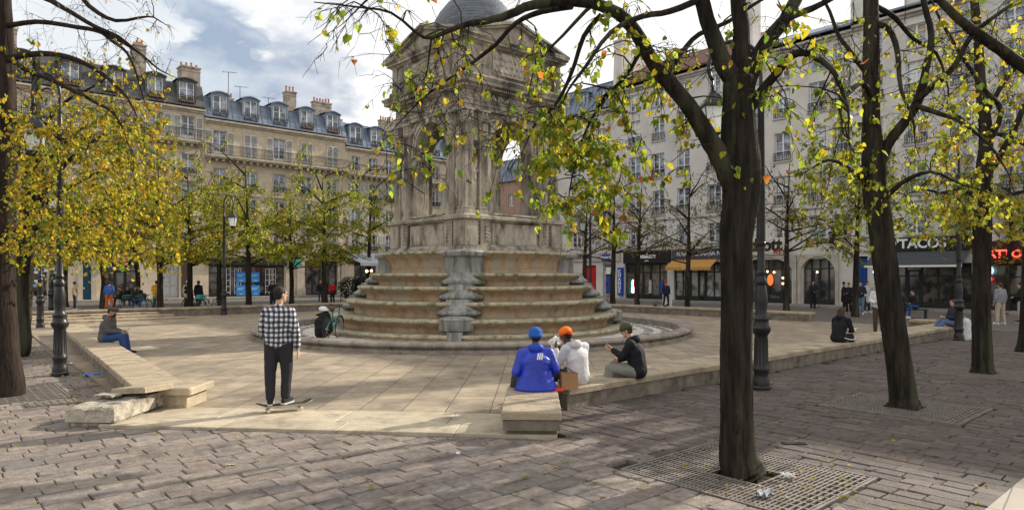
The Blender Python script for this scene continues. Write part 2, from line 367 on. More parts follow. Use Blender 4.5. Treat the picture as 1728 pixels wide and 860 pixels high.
# ================================================================ ledges round the plaza
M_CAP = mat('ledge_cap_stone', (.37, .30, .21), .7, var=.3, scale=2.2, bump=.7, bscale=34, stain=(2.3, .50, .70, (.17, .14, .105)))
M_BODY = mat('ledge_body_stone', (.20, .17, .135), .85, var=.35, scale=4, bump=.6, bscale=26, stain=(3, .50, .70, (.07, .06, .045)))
def ledge(p0, p1, inward, wid, h, label, step=1.75, hb=0):
    """low sitting wall: a body and projecting cap slabs; p0-p1 is the outer line"""
    p0 = Vector(p0); p1 = Vector(p1); e = (p1-p0).normalized(); ln = (p1-p0).length
    rt = empty('stone_ledge', p0, math.atan2(e.y, e.x), label, 'low wall', 'low stone walls round the plaza')
    sg = 1 if (Vector((-e.y, e.x, 0)).dot(Vector(inward))) > 0 else -1
    def yy(a, b): return (min(a*sg, b*sg), max(a*sg, b*sg))
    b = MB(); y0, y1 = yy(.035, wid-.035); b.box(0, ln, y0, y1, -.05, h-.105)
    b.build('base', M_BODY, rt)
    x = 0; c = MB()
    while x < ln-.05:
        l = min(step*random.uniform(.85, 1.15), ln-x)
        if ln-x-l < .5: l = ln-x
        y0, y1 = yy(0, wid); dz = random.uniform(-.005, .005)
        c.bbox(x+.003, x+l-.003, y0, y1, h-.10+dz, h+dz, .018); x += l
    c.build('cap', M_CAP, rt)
    return rt
LW = .95
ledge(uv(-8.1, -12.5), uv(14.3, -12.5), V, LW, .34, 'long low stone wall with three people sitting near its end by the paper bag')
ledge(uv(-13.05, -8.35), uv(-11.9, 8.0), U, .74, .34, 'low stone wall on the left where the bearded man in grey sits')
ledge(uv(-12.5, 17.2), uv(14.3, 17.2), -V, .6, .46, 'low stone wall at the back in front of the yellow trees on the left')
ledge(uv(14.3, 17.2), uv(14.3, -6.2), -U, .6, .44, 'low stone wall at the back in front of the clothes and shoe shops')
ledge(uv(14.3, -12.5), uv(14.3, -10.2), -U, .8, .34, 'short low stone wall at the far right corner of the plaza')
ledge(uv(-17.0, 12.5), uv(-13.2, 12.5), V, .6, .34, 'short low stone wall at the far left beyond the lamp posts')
# steps in the far left corner and the far right corner
for (a0, a1, b0, lab) in ((-12.4, -6.0, 15.2, 'two shallow stone steps in the far left corner of the plaza'),):
    s = MB()
    for i in range(3): s.bbox(a0, a1-.5*i, b0+.62*i-1.2, b0+.62*i-.55, .03, .03+.10*(i+1), .012, Matrix.Translation(CEN) @ Matrix.Rotation(R(AU), 4, 'Z'))
    s.build('stone_steps', M_CAP, label=lab, cat='steps')
# bench end on the right (points towards the viewer)
rt = empty('stone_bench', (.24, 8.42, 0), R(-2), 'stone block bench end beside the blue coat, nearest to the viewer', 'bench')
b = MB(); b.bbox(-.30, .33, .10, 1.5, -.05, .1, .01); b.build('plinth', mat('plinth_stone', (.13, .11, .09), .9, var=.35, scale=5, bump=.6), rt)
b = MB(); b.bbox(-.36, .37, .03, 1.55, .095, .235, .012, jit=.003); b.build('base', M_BODY, rt)
b = MB(); b.bbox(-.38, .385, 0, 1.02, .24, .345, .02, jit=.002); b.bbox(-.38, .385, 1.03, 1.95, .24, .342, .02); b.build('cap', M_CAP, rt)
# ragged end on the left: ledge corner, broken bench and loose slab
M_ROUGH = mat('weathered_limestone', (.40, .355, .285), .85, var=.4, scale=7, bump=1.0, bscale=40, stain=(2.5, .48, .62, (.085, .078, .062)))
rt = empty('broken_bench', (-5.72, 9.1, 0), R(-1), 'broken weathered stone bench at the left end of the pale entrance strip', 'bench')
b = MB(); b.bbox(-.33, .32, .05, .9, -.05, .06, .02, jit=.012); b.build('plinth', M_ROUGH, rt)
b = MB()
# block with a chipped, sloping top
pts = [(-.36, 0, .062), (.33, -.02, .062), (.42, 1.55, .10), (-.2, 1.5, .10)]; top = [(-.37, .02, .26), (.31, 0, .27), (.42, 1.55, .315), (-.2, 1.5, .30)]
nu, nv = 14, 30; vv = []; 
def bil(q, s, t): return (Vector(q[0])*(1-s)+Vector(q[1])*s)*(1-t)+(Vector(q[3])*(1-s)+Vector(q[2])*s)*t
for j in range(nv+1):
    for i in range(nu+1):
        p = bil(top, i/nu, j/nv); nn = noise.noise(p*7)*.018+noise.noise(p*19)*.008
        if i in (0, nu) or j in (0, nv): nn -= .012
        if j < 4: nn -= .012*(4-j)*max(0, noise.noise(p*5)+.4)
        vv.append(p+Vector((0, 0, nn)))
fs = [(j*(nu+1)+i, j*(nu+1)+i+1, (j+1)*(nu+1)+i+1, (j+1)*(nu+1)+i) for j in range(nv) for i in range(nu)]
b.add(vv, fs)
edge = [(i, 0) for i in range(nu+1)]+[(nu, j) for j in range(1, nv+1)]+[(i, nv) for i in range(nu-1, -1, -1)]+[(0, j) for j in range(nv-1, 0, -1)]
low = [bil(pts, i/nu, j/nv)+Vector((noise.noise(Vector((i, j, 2)))*.012, noise.noise(Vector((i, j, 5)))*.012, 0)) for i, j in edge]
upv = [vv[j*(nu+1)+i] for i, j in edge]; m_ = len(edge)
b.add(upv+low, [(m_+i, m_+(i+1) % m_, (i+1) % m_, i) for i in range(m_)]+[tuple(range(m_, 2*m_))[::-1]])
b.build('block', M_ROUGH, rt)
b = MB(); b.bbox(-5.72, -4.86, 10.12, 10.95, .245, .352, .02, None, jit=.004)
b.bbox(-5.62, -4.96, 10.2, 10.9, -.02, .24, .015, jit=.006)
b.build('ledge_corner', M_CAP, label='cracked corner of the left stone wall behind the broken bench', cat='low wall')
b = MB(); b.bbox(-.30, .33, -.28, .27, .0, .085, .016, jit=.006)
b.build('loose_slab', M_CAP, loc=(-5.52, 10.0, .325), rot=(R(-2), R(-5), R(-18)), label='loose pale stone slab lying on top of the broken bench', cat='stone slab')
b = MB(); b.bbox(-.14, .16, -.10, .11, 0, .035, .01, jit=.006)
b.build('stone_fragment', M_ROUGH, loc=(-5.86, 9.68, .305), rot=(0, 0, R(-10)), label='small flat stone fragment on the broken bench below the loose slab', cat='stone slab')

# ================================================================ tree grates
M_IRON = mat('cast_iron', (.19, .165, .145), .6, metal=.35, var=.35, scale=8, bump=.3)
M_SOIL = mat('tree_pit_soil', (.022, .018, .014), 1, var=.4, scale=14, bump=1, bscale=50)
def grate_mesh():
    b = MB(); ax, ay, hole = .86, .97, .27
    z0, z1 = -.03, .002
    for sx in (-1, 1): b.box(min(sx*ax, sx*(ax-.03)), max(sx*ax, sx*(ax-.03)), -ay, ay, -.045, .006)
    for sy in (-1, 1): b.box(-ax, ax, min(sy*ay, sy*(ay-.03)), max(sy*ay, sy*(ay-.03)), -.045, .005)
    for sx in (-1, 1): b.box(sx*hole-.015, sx*hole+.015, -hole, hole, z0, .004)
    for sy in (-1, 1): b.box(-hole, hole, sy*hole-.015, sy*hole+.015, z0, .0035)
    b.box(-.012, .012, -ay, -hole, z0, .003); b.box(-.012, .012, hole, ay, z0, .003)
    y = -ay+.055; i = 0
    while y < ay-.03:
        seg = [(-ax, ax)] if abs(y) > hole else [(-ax, -hole), (hole, ax)]
        for s0, s1 in seg: b.box(s0, s1, y-.010, y+.010, z0, z1)
        y += .046 if abs(y) < ay*.8 else .060; i += 1
    for x in [-.78, -.70, -.56, -.42, -.28, -.14, .14, .28, .42, .56, .70, .78]:
        seg = [(-ay, ay)] if abs(x) > hole-.001 else [(-ay, -hole), (hole, ay)]
        for s0, s1 in seg: b.box(x-.010, x+.010, s0, s1, z0, z1-.001)
    return b
GL = ['cast iron tree grate littered with wrappers under the nearest tree on the right', 'cast iron tree grate under the second tree from the right foreground', 'cast iron tree grate under the slim dark tree near the right edge', 'cast iron tree grate at the right edge beyond the slim dark tree',
      'cast iron tree grate under the thick trunk at the left edge', 'cast iron tree grate behind the thick left trunk, near the pigeon', 'farthest cast iron tree grate on the left behind the lamp posts']
g0 = None
for (gx, gy, kk), lab in zip(GRATES, GL):
    if g0 is None:
        g0 = empty('tree_grate', (gx, gy, 0), R(AU), lab, 'tree grate', 'cast iron grates round the trees'); grate_mesh().build('bars', M_IRON, g0)
        s = MB(); s.box(-.85, .85, -.96, .96, -.06, -.036); s.build('pit', M_SOIL, g0)
    else:
        o = inst(g0, loc=(gx, gy, 0), rot=(0, 0, R(AU))); o['label'] = lab
b = MB(); b.box(-.14, .14, -.05, .05, -.01, .006); o = b.build('drain_cover', mat('black_slot', (.01, .01, .01), .9), loc=G(1340, 748)+Vector((0, 0, .004)), rot=(0, 0, R(-6)), label='small black drain slot in the paving right of the nearest tree', cat='drain')
b = MB(); b.box(-.35, .35, -.22, .22, -.03, .004)
for i in range(7): b.box(-.32+i*.1, -.28+i*.1, -.2, .2, .004, .012)
b.build('drain_cover', M_IRON, loc=G(438/1027*430, 400+668/1027*430)+Vector((-.9, 0, .012)), rot=(0, 0, R(AU)), label='dark iron drain cover beside the broken bench on the left', cat='drain')

# ================================================================ the fountain
M_TIER = mat('ochre_limestone', (.42, .29, .175), .75, var=.42, scale=3.2, bump=.8, bscale=20, stretch=(1, 1, .5), stain=(1.6, .47, .60, (.36, .32, .255)))
M_TIP = mat('tier_lip_stone', (.38, .33, .23), .75, var=.35, scale=5, bump=.6, bscale=26, stain=(3, .50, .62, (.13, .135, .07)))
M_GREY = mat('weathered_grey_stone', (.34, .30, .24), .85, var=.42, scale=3.2, bump=.7, bscale=22, stretch=(1, 1, .45), stain=(1.05, .47, .62, (.075, .066, .058)))
M_GREYL = mat('carved_panel_stone', (.40, .355, .29), .85, var=.3, scale=4, bump=.7, bscale=26, stretch=(1, 1, .5), stain=(1.7, .48, .64, (.10, .088, .075)))
M_CASC = mat('limescale_marble', (.25, .245, .235), .45, var=.35, scale=4.5, bump=.5, bscale=18, stretch=(1.6, 1.6, .3), stain=(2.6, .48, .62, (.105, .105, .085)))
M_MOSS = mat('mossy_rim', (.075, .080, .040), .9, var=.5, scale=9, bump=.8)
M_RIM = mat('basin_rim_stone', (.27, .235, .20), .6, var=.3, scale=3.5, bump=.45, bscale=28, stain=(1.8, .52, .70, (.12, .105, .09)))
M_FLOORB = mat_slabs('basin_floor_stone', (.55, .52, .47), (.48, .45, .41), (.2, .18, .16), .8, .5, .01, vary=.2)
FR = empty('stone_fountain', CEN, R(AU), 'tall square stone fountain with arches, dome and stepped ochre tiers in a round basin', 'fountain')
NS = 120
# basin rim
prof = [(7.83, -.03), (7.83, .06), (7.76, .075), (7.74, .13), (7.70, .135), (7.72, .17), (7.79, .19), (7.83, .235), (7.82, .285), (7.76, .32), (7.66, .335), (7.5, .335), (7.4, .315), (7.35, .27), (7.36, .20), (7.36, -.02)]
b = MB(); b.lathe(prof[::-1], n=NS); b.f = b.f[:-2]; b.c = b.c[:-2]; b.build('basin_rim', M_RIM, FR, auto=35)
b = MB()
for i in range(44):
    t = 2*PI*(i+.3)/44; M = Matrix.Rotation(t, 4, 'Z'); pf = [(r_+(.003 if r_ > 7.6 else -.003), z_+(.003 if z_ > .2 else 0)) for r_, z_ in prof[3:-1]]; n_ = len(pf)
    b.add([M @ Vector((r_, y_, z_)) for y_ in (-.003, .003) for r_, z_ in pf], [tuple(range(n_)), tuple(range(2*n_-1, n_-1, -1))]+[(k_, n_+k_, n_+(k_+1) % n_, (k_+1) % n_) for k_ in range(n_)])
b.build('rim_joints', mat('dark_joint', (.05, .042, .035), .9), FR)
b = MB(); b.lathe([(7.37, -.02), (7.37, .05), (6.5, .10), (5.0, .12)], n=96); b.build('basin_floor', M_FLOORB, FR)
b = MB()
for i in range(72):
    t = 2*PI*i/72; M = Matrix.Rotation(t, 4, 'Z')
    for r0 in (6.15, 6.75): b.box(r0, r0+.32, -.035, .035, .08, .118 if r0 < 6.5 else .098, M)
b.build('drain_slots', mat('black_slot', (.01, .01, .01), .9), FR)
# tiers
TR = [(3.42, 2.86), (3.86, 2.13), (4.30, 1.70), (4.73, 1.23), (5.17, .73), (5.50, .30)]
prevr = 2.3
for i, (r, z) in enumerate(TR):
    zn = TR[i+1][1] if i < 5 else .06
    hh = z-zn; inn = .36 if i < 5 else .1
    b = MB()
    p = [(r-.05, z-.10), (r-.10, z-.13), (r-.16, z-.13-.10*hh)]
    for q in range(1, 6):
        t = q/5*PI/2; p.append((r-.16-(inn-.16)*math.sin(t)*.9, z-.13-.10*hh-(hh*.52-.13)*(1-math.cos(t))*1.0-.02*q))
    p += [(r-inn, zn+.13), (r-inn+.03, zn+.12), (r-inn+.03, zn-.02)]
    b.lathe(p[::-1], n=NS, wob=.0); b.f = b.f[:-2]; b.c = b.c[:-2]
    tr_ = b.build('tier', M_TIER, FR, auto=30)
    b = MB(); b.lathe([(r-.06, z-.115), (r-.015, z-.10), (r+.0, z-.075), (r-.005, z-.03), (r-.03, z-.005), (r-.09, z), (max(r-.75, 1.8), z+.012)], n=NS, wob=.004)
    b.f = b.f[:-2]; b.c = b.c[:-2]
    b.build('lip', M_TIP, tr_, smooth=True)
# grey cascades at the four corners
for kx in range(4):
    M = Matrix.Rotation(R(45+90*kx), 4, 'Z')
    def bowl(mb, c, prof, n=24):
        mb.lathe(prof, c=(c, 0, 0), n=n, M=M, a0=PI/n, wob=.012)
    b = MB()
    bowl(b, 3.00, [(.70, 2.10), (.68, 2.20), (.66, 2.60), (.70, 2.66), (.78, 2.70), (.80, 2.80), (.74, 2.86), (.5, 2.90)], n=8)
    bowl(b, 3.42, [(.72, 1.80), (.735, 1.84), (.72, 1.90), (.60, 1.97), (.54, 2.07), (.53, 2.15)])
    bowl(b, 3.88, [(.71, 1.34), (.73, 1.38), (.715, 1.43), (.60, 1.49), (.50, 1.58), (.44, 1.70), (.42, 1.78), (.2, 1.80)])
    bowl(b, 4.32, [(.70, .87), (.72, .91), (.70, .96), (.58, 1.03), (.48, 1.14), (.43, 1.26), (.42, 1.32), (.2, 1.34)])
    bowl(b, 4.86, [(.30, .36), (.54, .42), (.56, .46), (.56, .72), (.58, .74), (.54, .78), (.40, .83), (.2, .85)], n=8)
    bowl(b, 5.34, [(.28, .02), (.26, .2), (.24, .40)], n=10)
    c_ = b.build('cascade', M_CASC, FR, auto=35)
    b = MB()
    for (r0_, za, zb) in ((3.72, 1.34, 2.14), (4.14, .87, 1.72), (4.58, .40, 1.25), (4.98, .02, .75)): b.box(r0_-1.0, r0_, -.50, .50, za, zb+.006, M)
    b.build('cascade_back', M_CASC, c_)
    m_ = MB()
    for c0, z0, rr in ((3.42, 1.80, .71), (3.88, 1.34, .70), (4.32, .87, .69)):
        bowl(m_, c0, [(rr-.2, z0-.05), (rr-.01, z0-.045), (rr+.012, z0-.02), (rr+.005, z0+.012)])
    m_.build('moss', M_MOSS, c_, smooth=True)
# pedestal
pa = 2.47
b = MB()
def sq(mb, a, z0, z1, a2=None):
    a2 = a if a2 is None else a2
    mb.add([(-a, -a, z0), (a, -a, z0), (a, a, z0), (-a, a, z0), (-a2, -a2, z1), (a2, -a2, z1), (a2, a2, z1), (-a2, a2, z1)], [(3, 2, 1, 0), (4, 5, 6, 7), (0, 1, 5, 4), (1, 2, 6, 5), (2, 3, 7, 6), (3, 0, 4, 7)])
sq(b, 2.36, 2.7, 3.9); b.build('pedestal', M_GREY, FR)
b = MB()
sq(b, 2.60, 2.84, 3.00, 2.56); sq(b, 2.50, 3.0, 3.08, 2.42)
sq(b, 2.44, 3.86, 3.93, 2.52); sq(b, 2.56, 3.93, 4.02); sq(b, 2.52, 4.02, 4.09, 2.42)
for f in range(4):                                                     # the dies under the pilasters stand out, with their mouldings
    M = Matrix.Rotation(R(90*f), 4, 'Z')
    for sx in (-1, 1):
        for (a0, a1, d_) in ((1.22, 1.72, 2.46), (1.86, 2.46, 2.5)):
            x0, x1 = sorted((sx*a0, sx*a1)); b.box(x0, x1, -d_, -2.3, 3.05, 3.88, M); b.box(x0-.03, x1+.03, -d_-.09, -2.3, 3.925, 4.035, M); b.box(x0-.03, x1+.03, -d_-.08, -2.3, 2.86, 3.03, M)
b.build('pedestal_moulding', M_GREY, FR)
for f in range(4):
    M = Matrix.Rotation(R(90*f), 4, 'Z'); b = MB()
    b.box(-1.12, 1.12, -2.40, -2.35, 3.14, 3.82, M)
    for q in range(4): b.box(-1.18+.0, 1.18, -2.42, -2.35, 3.09, 3.13, M) if q == 0 else None
    b.build('panel', M_GREYL, FR)
    b = MB()                                                           # carved wave scrolls on the small dies
    for sx in (-1, 1):
        for i in range(5):
            pts = [Vector((sx*1.79+.07*math.cos(t*.9)*(1-t/9), -2.40, 3.18+.14*i+.055*math.sin(t))) for t in [q*.7 for q in range(8)]]
            b.tube([M @ p for p in pts], .018, 5)
        b.build('carving', M_GREYL, FR, smooth=True); b = MB()
        for i in range(6):
            pts = [Vector((sx*1.47+.13*math.cos(t)*(1-t/8), -2.475, 3.2+.12*i+.05*math.sin(t)*(1-t/9))) for t in [q*.7 for q in range(8)]]
            b.tube([M @ p for p in pts], .016, 5)
        b.build('carving', M_GREYL, FR, smooth=True); b = MB()
# arcade storey
AH0, AH1, AW, ASP = 4.09, 7.62, 1.02, 6.42
wa = 2.20
def arch_wall(mb, x0, x1, z0, z1, hw, zs, y0, y1, M=None, n=20, cx=0):
    """wall in the xz plane from y0 (front) to y1 with one round arched opening"""
    def P(x, y, z): p = Vector((x, y, z)); return M @ p if M is not None else p
    arc = [(cx+hw*math.cos(PI*i/n), zs+hw*math.sin(PI*i/n)) for i in range(n+1)]     # from right to left
    for (ya, flip) in ((y0, 0), (y1, 1)):
        qs = [[(x0, z0), (cx-hw, z0), (cx-hw, zs), (x0, zs)], [(cx+hw, z0), (x1, z0), (x1, zs), (cx+hw, zs)], [(x0, zs), (cx-hw, zs), (x0, z1)], [(cx+hw, zs), (x1, zs), (x1, z1)]]
        for i in range(n):
            a, c = arc[i], arc[i+1]; ta = x1+(x0-x1)*i/n; tb = x1+(x0-x1)*(i+1)/n
            qs.append([a, (ta, z1), (tb, z1), c])
        for q_ in qs:
            pts = [P(x, ya, z) for x, z in q_]; mb.q(*(pts[::-1] if flip else pts))
    for i in range(n):
        a, c = arc[i], arc[i+1]; mb.q(P(a[0], y0, a[1]), P(c[0], y0, c[1]), P(c[0], y1, c[1]), P(a[0], y1, a[1]))
    for s_, x in ((1, cx-hw), (-1, cx+hw)): mb.q(P(x, y0, z0), P(x, y1, z0), P(x, y1, zs), P(x, y0, zs))
    mb.q(P(x0, y0, z0), P(x0, y1, z0), P(x0, y1, z1), P(x0, y0, z1)); mb.q(P(x1, y0, z0), P(x1, y1, z0), P(x1, y1, z1), P(x1, y0, z1))
def relief_figure(M):
    """standing draped woman in low relief holding an urn"""
    mb = MB(); lean = random.choice((-1, 1))
    def c(p, q, r0, r1, fl=1): mb.cap2(Vector(p), Vector(q), r0, r1, 10, fl, Vector((0, 1, 0)))
    mb.ell((.02*lean, -.02, 6.22), .075, .06, .10); c((0, 0, 6.1), (0, 0, 5.95), .045, .06)
    c((-.09, 0, 5.9), (.09, 0, 5.9), .06, .06); c((0, 0, 5.9), (.02*lean, 0, 5.55), .13, .10); c((.02*lean, 0, 5.55), (.05*lean, 0, 5.3), .11, .14)
    c((.05*lean-.06, 0, 5.28), (.0, 0, 4.75), .10, .085); c((.05*lean+.06, 0, 5.28), (.07*lean, -.03, 4.78), .10, .09)
    c((0, 0, 4.78), (-.03, 0, 4.3), .09, .07); c((.07*lean, -.02, 4.78), (.04, 0, 4.3), .09, .07)
    c((.13, 0, 5.88), (.17, -.03, 5.6), .045, .04); c((.17, -.03, 5.6), (.06, -.07, 5.5), .038, .03); c((-.13, 0, 5.88), (-.16, 0, 6.12), .045, .038); c((-.16, 0, 6.12), (-.06, 0, 6.32), .036, .03)
    mb.lathe([(.03, 0), (.07, .04), (.08, .12), (.05, .2), (.06, .24)], c=(.1*lean, -.05, 5.42), n=10)
    for i in range(6): c((-.12+.045*i, -.05, 5.2), (-.11+.04*i+.02*lean, -.04, 4.3), .014, .022)
    mb.v = [tuple(M @ Vector(p)) for p in mb.v]; return mb
for f in range(4):
    M = Matrix.Rotation(R(90*f), 4, 'Z'); b = MB(); arch_wall(b, -wa, wa, AH0, AH1, AW, ASP, -wa, -wa+.62, M)
    wl = b.build('arch_wall', M_GREY, FR)
    b = MB()
    n = 22
    for (r0, r1, y0, y1) in ((AW, AW+.10, -wa-.05, -wa+.1), (AW+.10, AW+.20, -wa-.085, -wa+.1)):
        for i in range(n):
            t0, t1 = PI*i/n, PI*(i+1)/n
            P = lambda r, t, y: M @ Vector((r*math.cos(t), y, ASP+r*math.sin(t)))
            b.q(P(r0, t0, y0), P(r1, t0, y0), P(r1, t1, y0), P(r0, t1, y0)); b.q(P(r1, t0, y0), P(r1, t0, y1), P(r1, t1, y1), P(r1, t1, y0)); b.q(P(r0, t0, y0), P(r0, t1, y0), P(r0, t1, y1), P(r0, t0, y1))
    b.box(-.11, .11, -wa-.14, -wa, ASP+AW-.03, ASP+AW+.34, M)
    for s_ in (-1, 1):
        x0, x1 = sorted((s_*AW, s_*(AW+.22))); b.box(x0, x1, -wa-.07, -wa+.3, ASP-.12, ASP-.01, M)
    b.build('archivolt', M_GREYL, wl)
    b = MB(); b.box(-AW-.1, AW+.1, -2.49, -wa+.9, 4.09, 4.16, M); b.build('arch_sill', M_GREYL, wl)
    # winged figures in the spandrels read as lumps of carving
    b = MB()
    for s_ in (-1, 1):
        pts = [Vector((s_*(1.02+.16*i), -wa-.03, 7.28-.12*abs(i-1)+.05*math.sin(i*2))) for i in range(4)]
        for p, q_ in zip(pts[:-1], pts[1:]): b.cap2(p, q_, .055, .045, 8)
        b.cap2(Vector((s_*.55, -wa-.02, 7.46)), Vector((s_*1.0, -wa-.03, 7.30)), .025, .06, 8); b.cap2(Vector((s_*1.1, -wa-.02, 7.35)), Vector((s_*1.05, -wa-.03, 7.02)), .05, .03, 8)
        b.v = [tuple(M @ Vector(p)) for p in b.v]; b.build('spandrel_carving', M_GREYL, wl, smooth=True); b = MB()
    for s_ in (-1, 1):
        for cx_ in (1.47, 2.16):
            b = MB(); hwid = .19; x = s_*cx_; nf = 6; y0 = -wa-.14
            # fluted shaft: one outline swept up
            prof_ = [(-hwid, 0)]
            for i in range(nf):
                a0 = -hwid+.03+i*(2*hwid-.06)/nf; ww = (2*hwid-.06)/nf
                prof_ += [(a0+.008, 0), (a0+ww*.3, .022), (a0+ww*.7, .022), (a0+ww-.008, 0)]
            prof_.append((hwid, 0))
            for i in range(len(prof_)-1):
                (xa, ya), (xb, yb) = prof_[i], prof_[i+1]
                b.q(M @ Vector((x+xa, y0+ya, 4.34)), M @ Vector((x+xb, y0+yb, 4.34)), M @ Vector((x+xb, y0+yb, 7.12)), M @ Vector((x+xa, y0+ya, 7.12)))
            for sx in (-1, 1): b.q(M @ Vector((x+sx*hwid, y0, 4.34)), M @ Vector((x+sx*hwid, -wa, 4.34)), M @ Vector((x+sx*hwid, -wa, 7.12)), M @ Vector((x+sx*hwid, y0, 7.12)))
            for (e_, za, zb) in ((.06, 4.09, 4.19), (.045, 4.19, 4.25), (.02, 4.25, 4.29), (.035, 4.29, 4.34)): b.box(x-hwid-e_, x+hwid+e_, y0-e_, -wa, za, zb, M)
            pl = b.build('pilaster', M_GREY, FR)
            b = MB()                                                    # corinthian capital: rows of leaf lumps under a slab
            b.box(x-hwid, x+hwid, y0, -wa, 7.12, 7.5, M); b.box(x-hwid-.07, x+hwid+.07, y0-.09, -wa, 7.5, 7.57, M)
            for row, (zz, nn_, out) in enumerate(((7.2, 4, .03), (7.32, 3, .05), (7.43, 2, .07))):
                for i in range(nn_):
                    xx = x-hwid+2*hwid*(i+.5)/nn_; b.ell(M @ Vector((xx, y0-out*.6, zz)), .05+.008*row, .05, .062, 8, 5, M.to_3x3()); b.ell(M @ Vector((xx, y0-out-.02, zz+.05)), .035, .03, .022, 7, 4, M.to_3x3())
            b.build('capital', M_GREYL, pl, auto=50)
        rf = relief_figure(M @ Matrix.Translation((s_*1.815, -wa-.0, 0)))
        rf.build('relief_figure', M_GREYL, wl, smooth=True)
        b = MB(); x0, x1 = sorted((s_*1.69, s_*1.94)); b.box(x0, x1, -wa-.05, -wa, 6.55, 7.0, M); b.build('relief_panel', M_GREYL, wl); b = MB(); b.box(x0, x1, -wa-.09, -wa, 4.12, 4.24, M); b.build('relief_base', M_GREYL, wl)
# soffit, entablature
b = MB(); sq(b, 2.05, 7.56, 7.62); b.build('vault', M_GREY, FR)
b = MB()
sq(b, 2.40, 7.57, 7.70); sq(b, 2.43, 7.70, 7.84); sq(b, 2.46, 7.84, 7.88); sq(b, 2.36, 7.88, 8.18); sq(b, 2.42, 8.18, 8.24, 2.50); sq(b, 2.52, 8.24, 8.31)
sq(b, 2.55, 8.31, 8.36, 2.66); sq(b, 2.72, 8.36, 8.48); sq(b, 2.74, 8.48, 8.57, 2.80); sq(b, 2.80, 8.57, 8.60); sq(b, 2.78, 8.60, 8.72, 2.5)
b.build('entablature', M_GREY, FR)
b = MB()
for f in range(4):
    M = Matrix.Rotation(R(90*f), 4, 'Z')
    for i in range(46):
        x = -2.48+i*.11; b.box(x, x+.06, -2.60, -2.45, 8.25, 8.32, M)
b.build('dentils', M_GREYL, FR)
b = MB()
for f in range(4):
    M = Matrix.Rotation(R(90*f), 4, 'Z')
    for i in range(15):
        x = -2.2+i*.315
        pts = [Vector((x+.14*math.cos(t), -2.375, 8.03+.08*math.sin(t*1.5+i))) for t in [q*.6 for q in range(7)]]
        b.tube([M @ p for p in pts], .02, 5); b.ell(M @ Vector((x, -2.37, 8.02)), .05, .03, .06, 8, 5, M.to_3x3())
b.build('frieze_carving', M_GREYL, FR, auto=60)
b = MB(); sq(b, 2.42, 8.6, 9.8)
for f in range(4):
    M = Matrix.Rotation(R(90*f), 4, 'Z')
    for s_ in (-1, 1):
        for a0, a1 in ((1.25, 1.6), (2.1, 2.46)):
            x0, x1 = sorted((s_*a0, s_*a1)); b.box(x0, x1, -2.47, -2.4, 8.72, 9.72, M)
b.build('attic', M_GREY, FR)
for f in range(4):
    M = Matrix.Rotation(R(90*f), 4, 'Z'); b = MB()
    b.box(-1.15, 1.15, -2.455, -2.41, 8.85, 9.62, M)
    for i in range(9):
        for j in range(3):
            b.ell(M @ Vector((-1.0+i*.25+.08*(j % 2), -2.46, 9.0+j*.22)), .09, .045, .075+.03*math.sin(i*3+j), 8, 5, M.to_3x3())
    b.build('attic_relief', M_GREYL, FR, auto=50)
b = MB(); sq(b, 2.48, 9.72, 9.80, 2.56); sq(b, 2.64, 9.80, 9.88); sq(b, 2.66, 9.88, 9.95, 2.72); b.build('attic_cornice', M_GREY, FR)
for f in range(4):
    M = Matrix.Rotation(R(90*f), 4, 'Z'); b = MB(); ap = 10.66; hw = 2.62
    b.add([M @ Vector(p) for p in ((-hw, -2.5, 9.95), (hw, -2.5, 9.95), (0, -2.5, ap), (-.3, 0, 9.95), (.3, 0, 9.95), (0, 0, ap))], [(0, 1, 2), (0, 2, 5, 3), (1, 4, 5, 2)])
    pd = b.build('pediment', M_GREY, FR)
    b = MB()
    for s_ in (-1, 1):
        for (o0, o1, y0_) in ((-.01, .07, -2.66), (.07, .15, -2.74)):
            e0 = Vector((s_*2.76, 0, 9.93)); e1 = Vector((0, 0, ap+.0)); vs_ = []
            for p in (e0, e1):
                for yy_ in (y0_, -1.9):
                    for oo in (o0, o1): vs_.append(M @ Vector((p.x, yy_, p.z+oo)))
            b.add(vs_, [(0, 1, 5, 4), (2, 6, 7, 3), (0, 4, 6, 2), (1, 3, 7, 5), (0, 2, 3, 1), (4, 5, 7, 6)])
    b.build('raking_cornice', M_GREY, pd)
M_SCALE = mat_slabs('dome_slate', (.12, .135, .16), (.085, .10, .12), (.03, .035, .04), .16, .12, .008, axes='xz', rough=.5, vary=.3)
b = MB(); b.lathe([(2.02, 9.9), (2.02, 10.5), (1.94, 10.5), (1.86, 10.8), (1.72, 11.15), (1.48, 11.55), (1.2, 11.88), (.85, 12.18), (.45, 12.4), (.2, 12.48), (.18, 12.7), (.08, 12.9), (.02, 13.1)], n=32); b.build('dome', M_SCALE, FR, auto=30)

for o_ in list(FR.children):                                            # the square tower is a little slimmer than the lines it was drawn on
    if not o_.name.startswith(('basin', 'rim', 'drain', 'tier', 'cascade')): o_.scale = (.90, .90, 1) if o_.name.startswith(('entabl', 'dentil', 'frieze', 'attic', 'pediment')) else (.918, .918, 1)
    if o_.name.startswith('dome'): o_.location = (0, 0, .12)
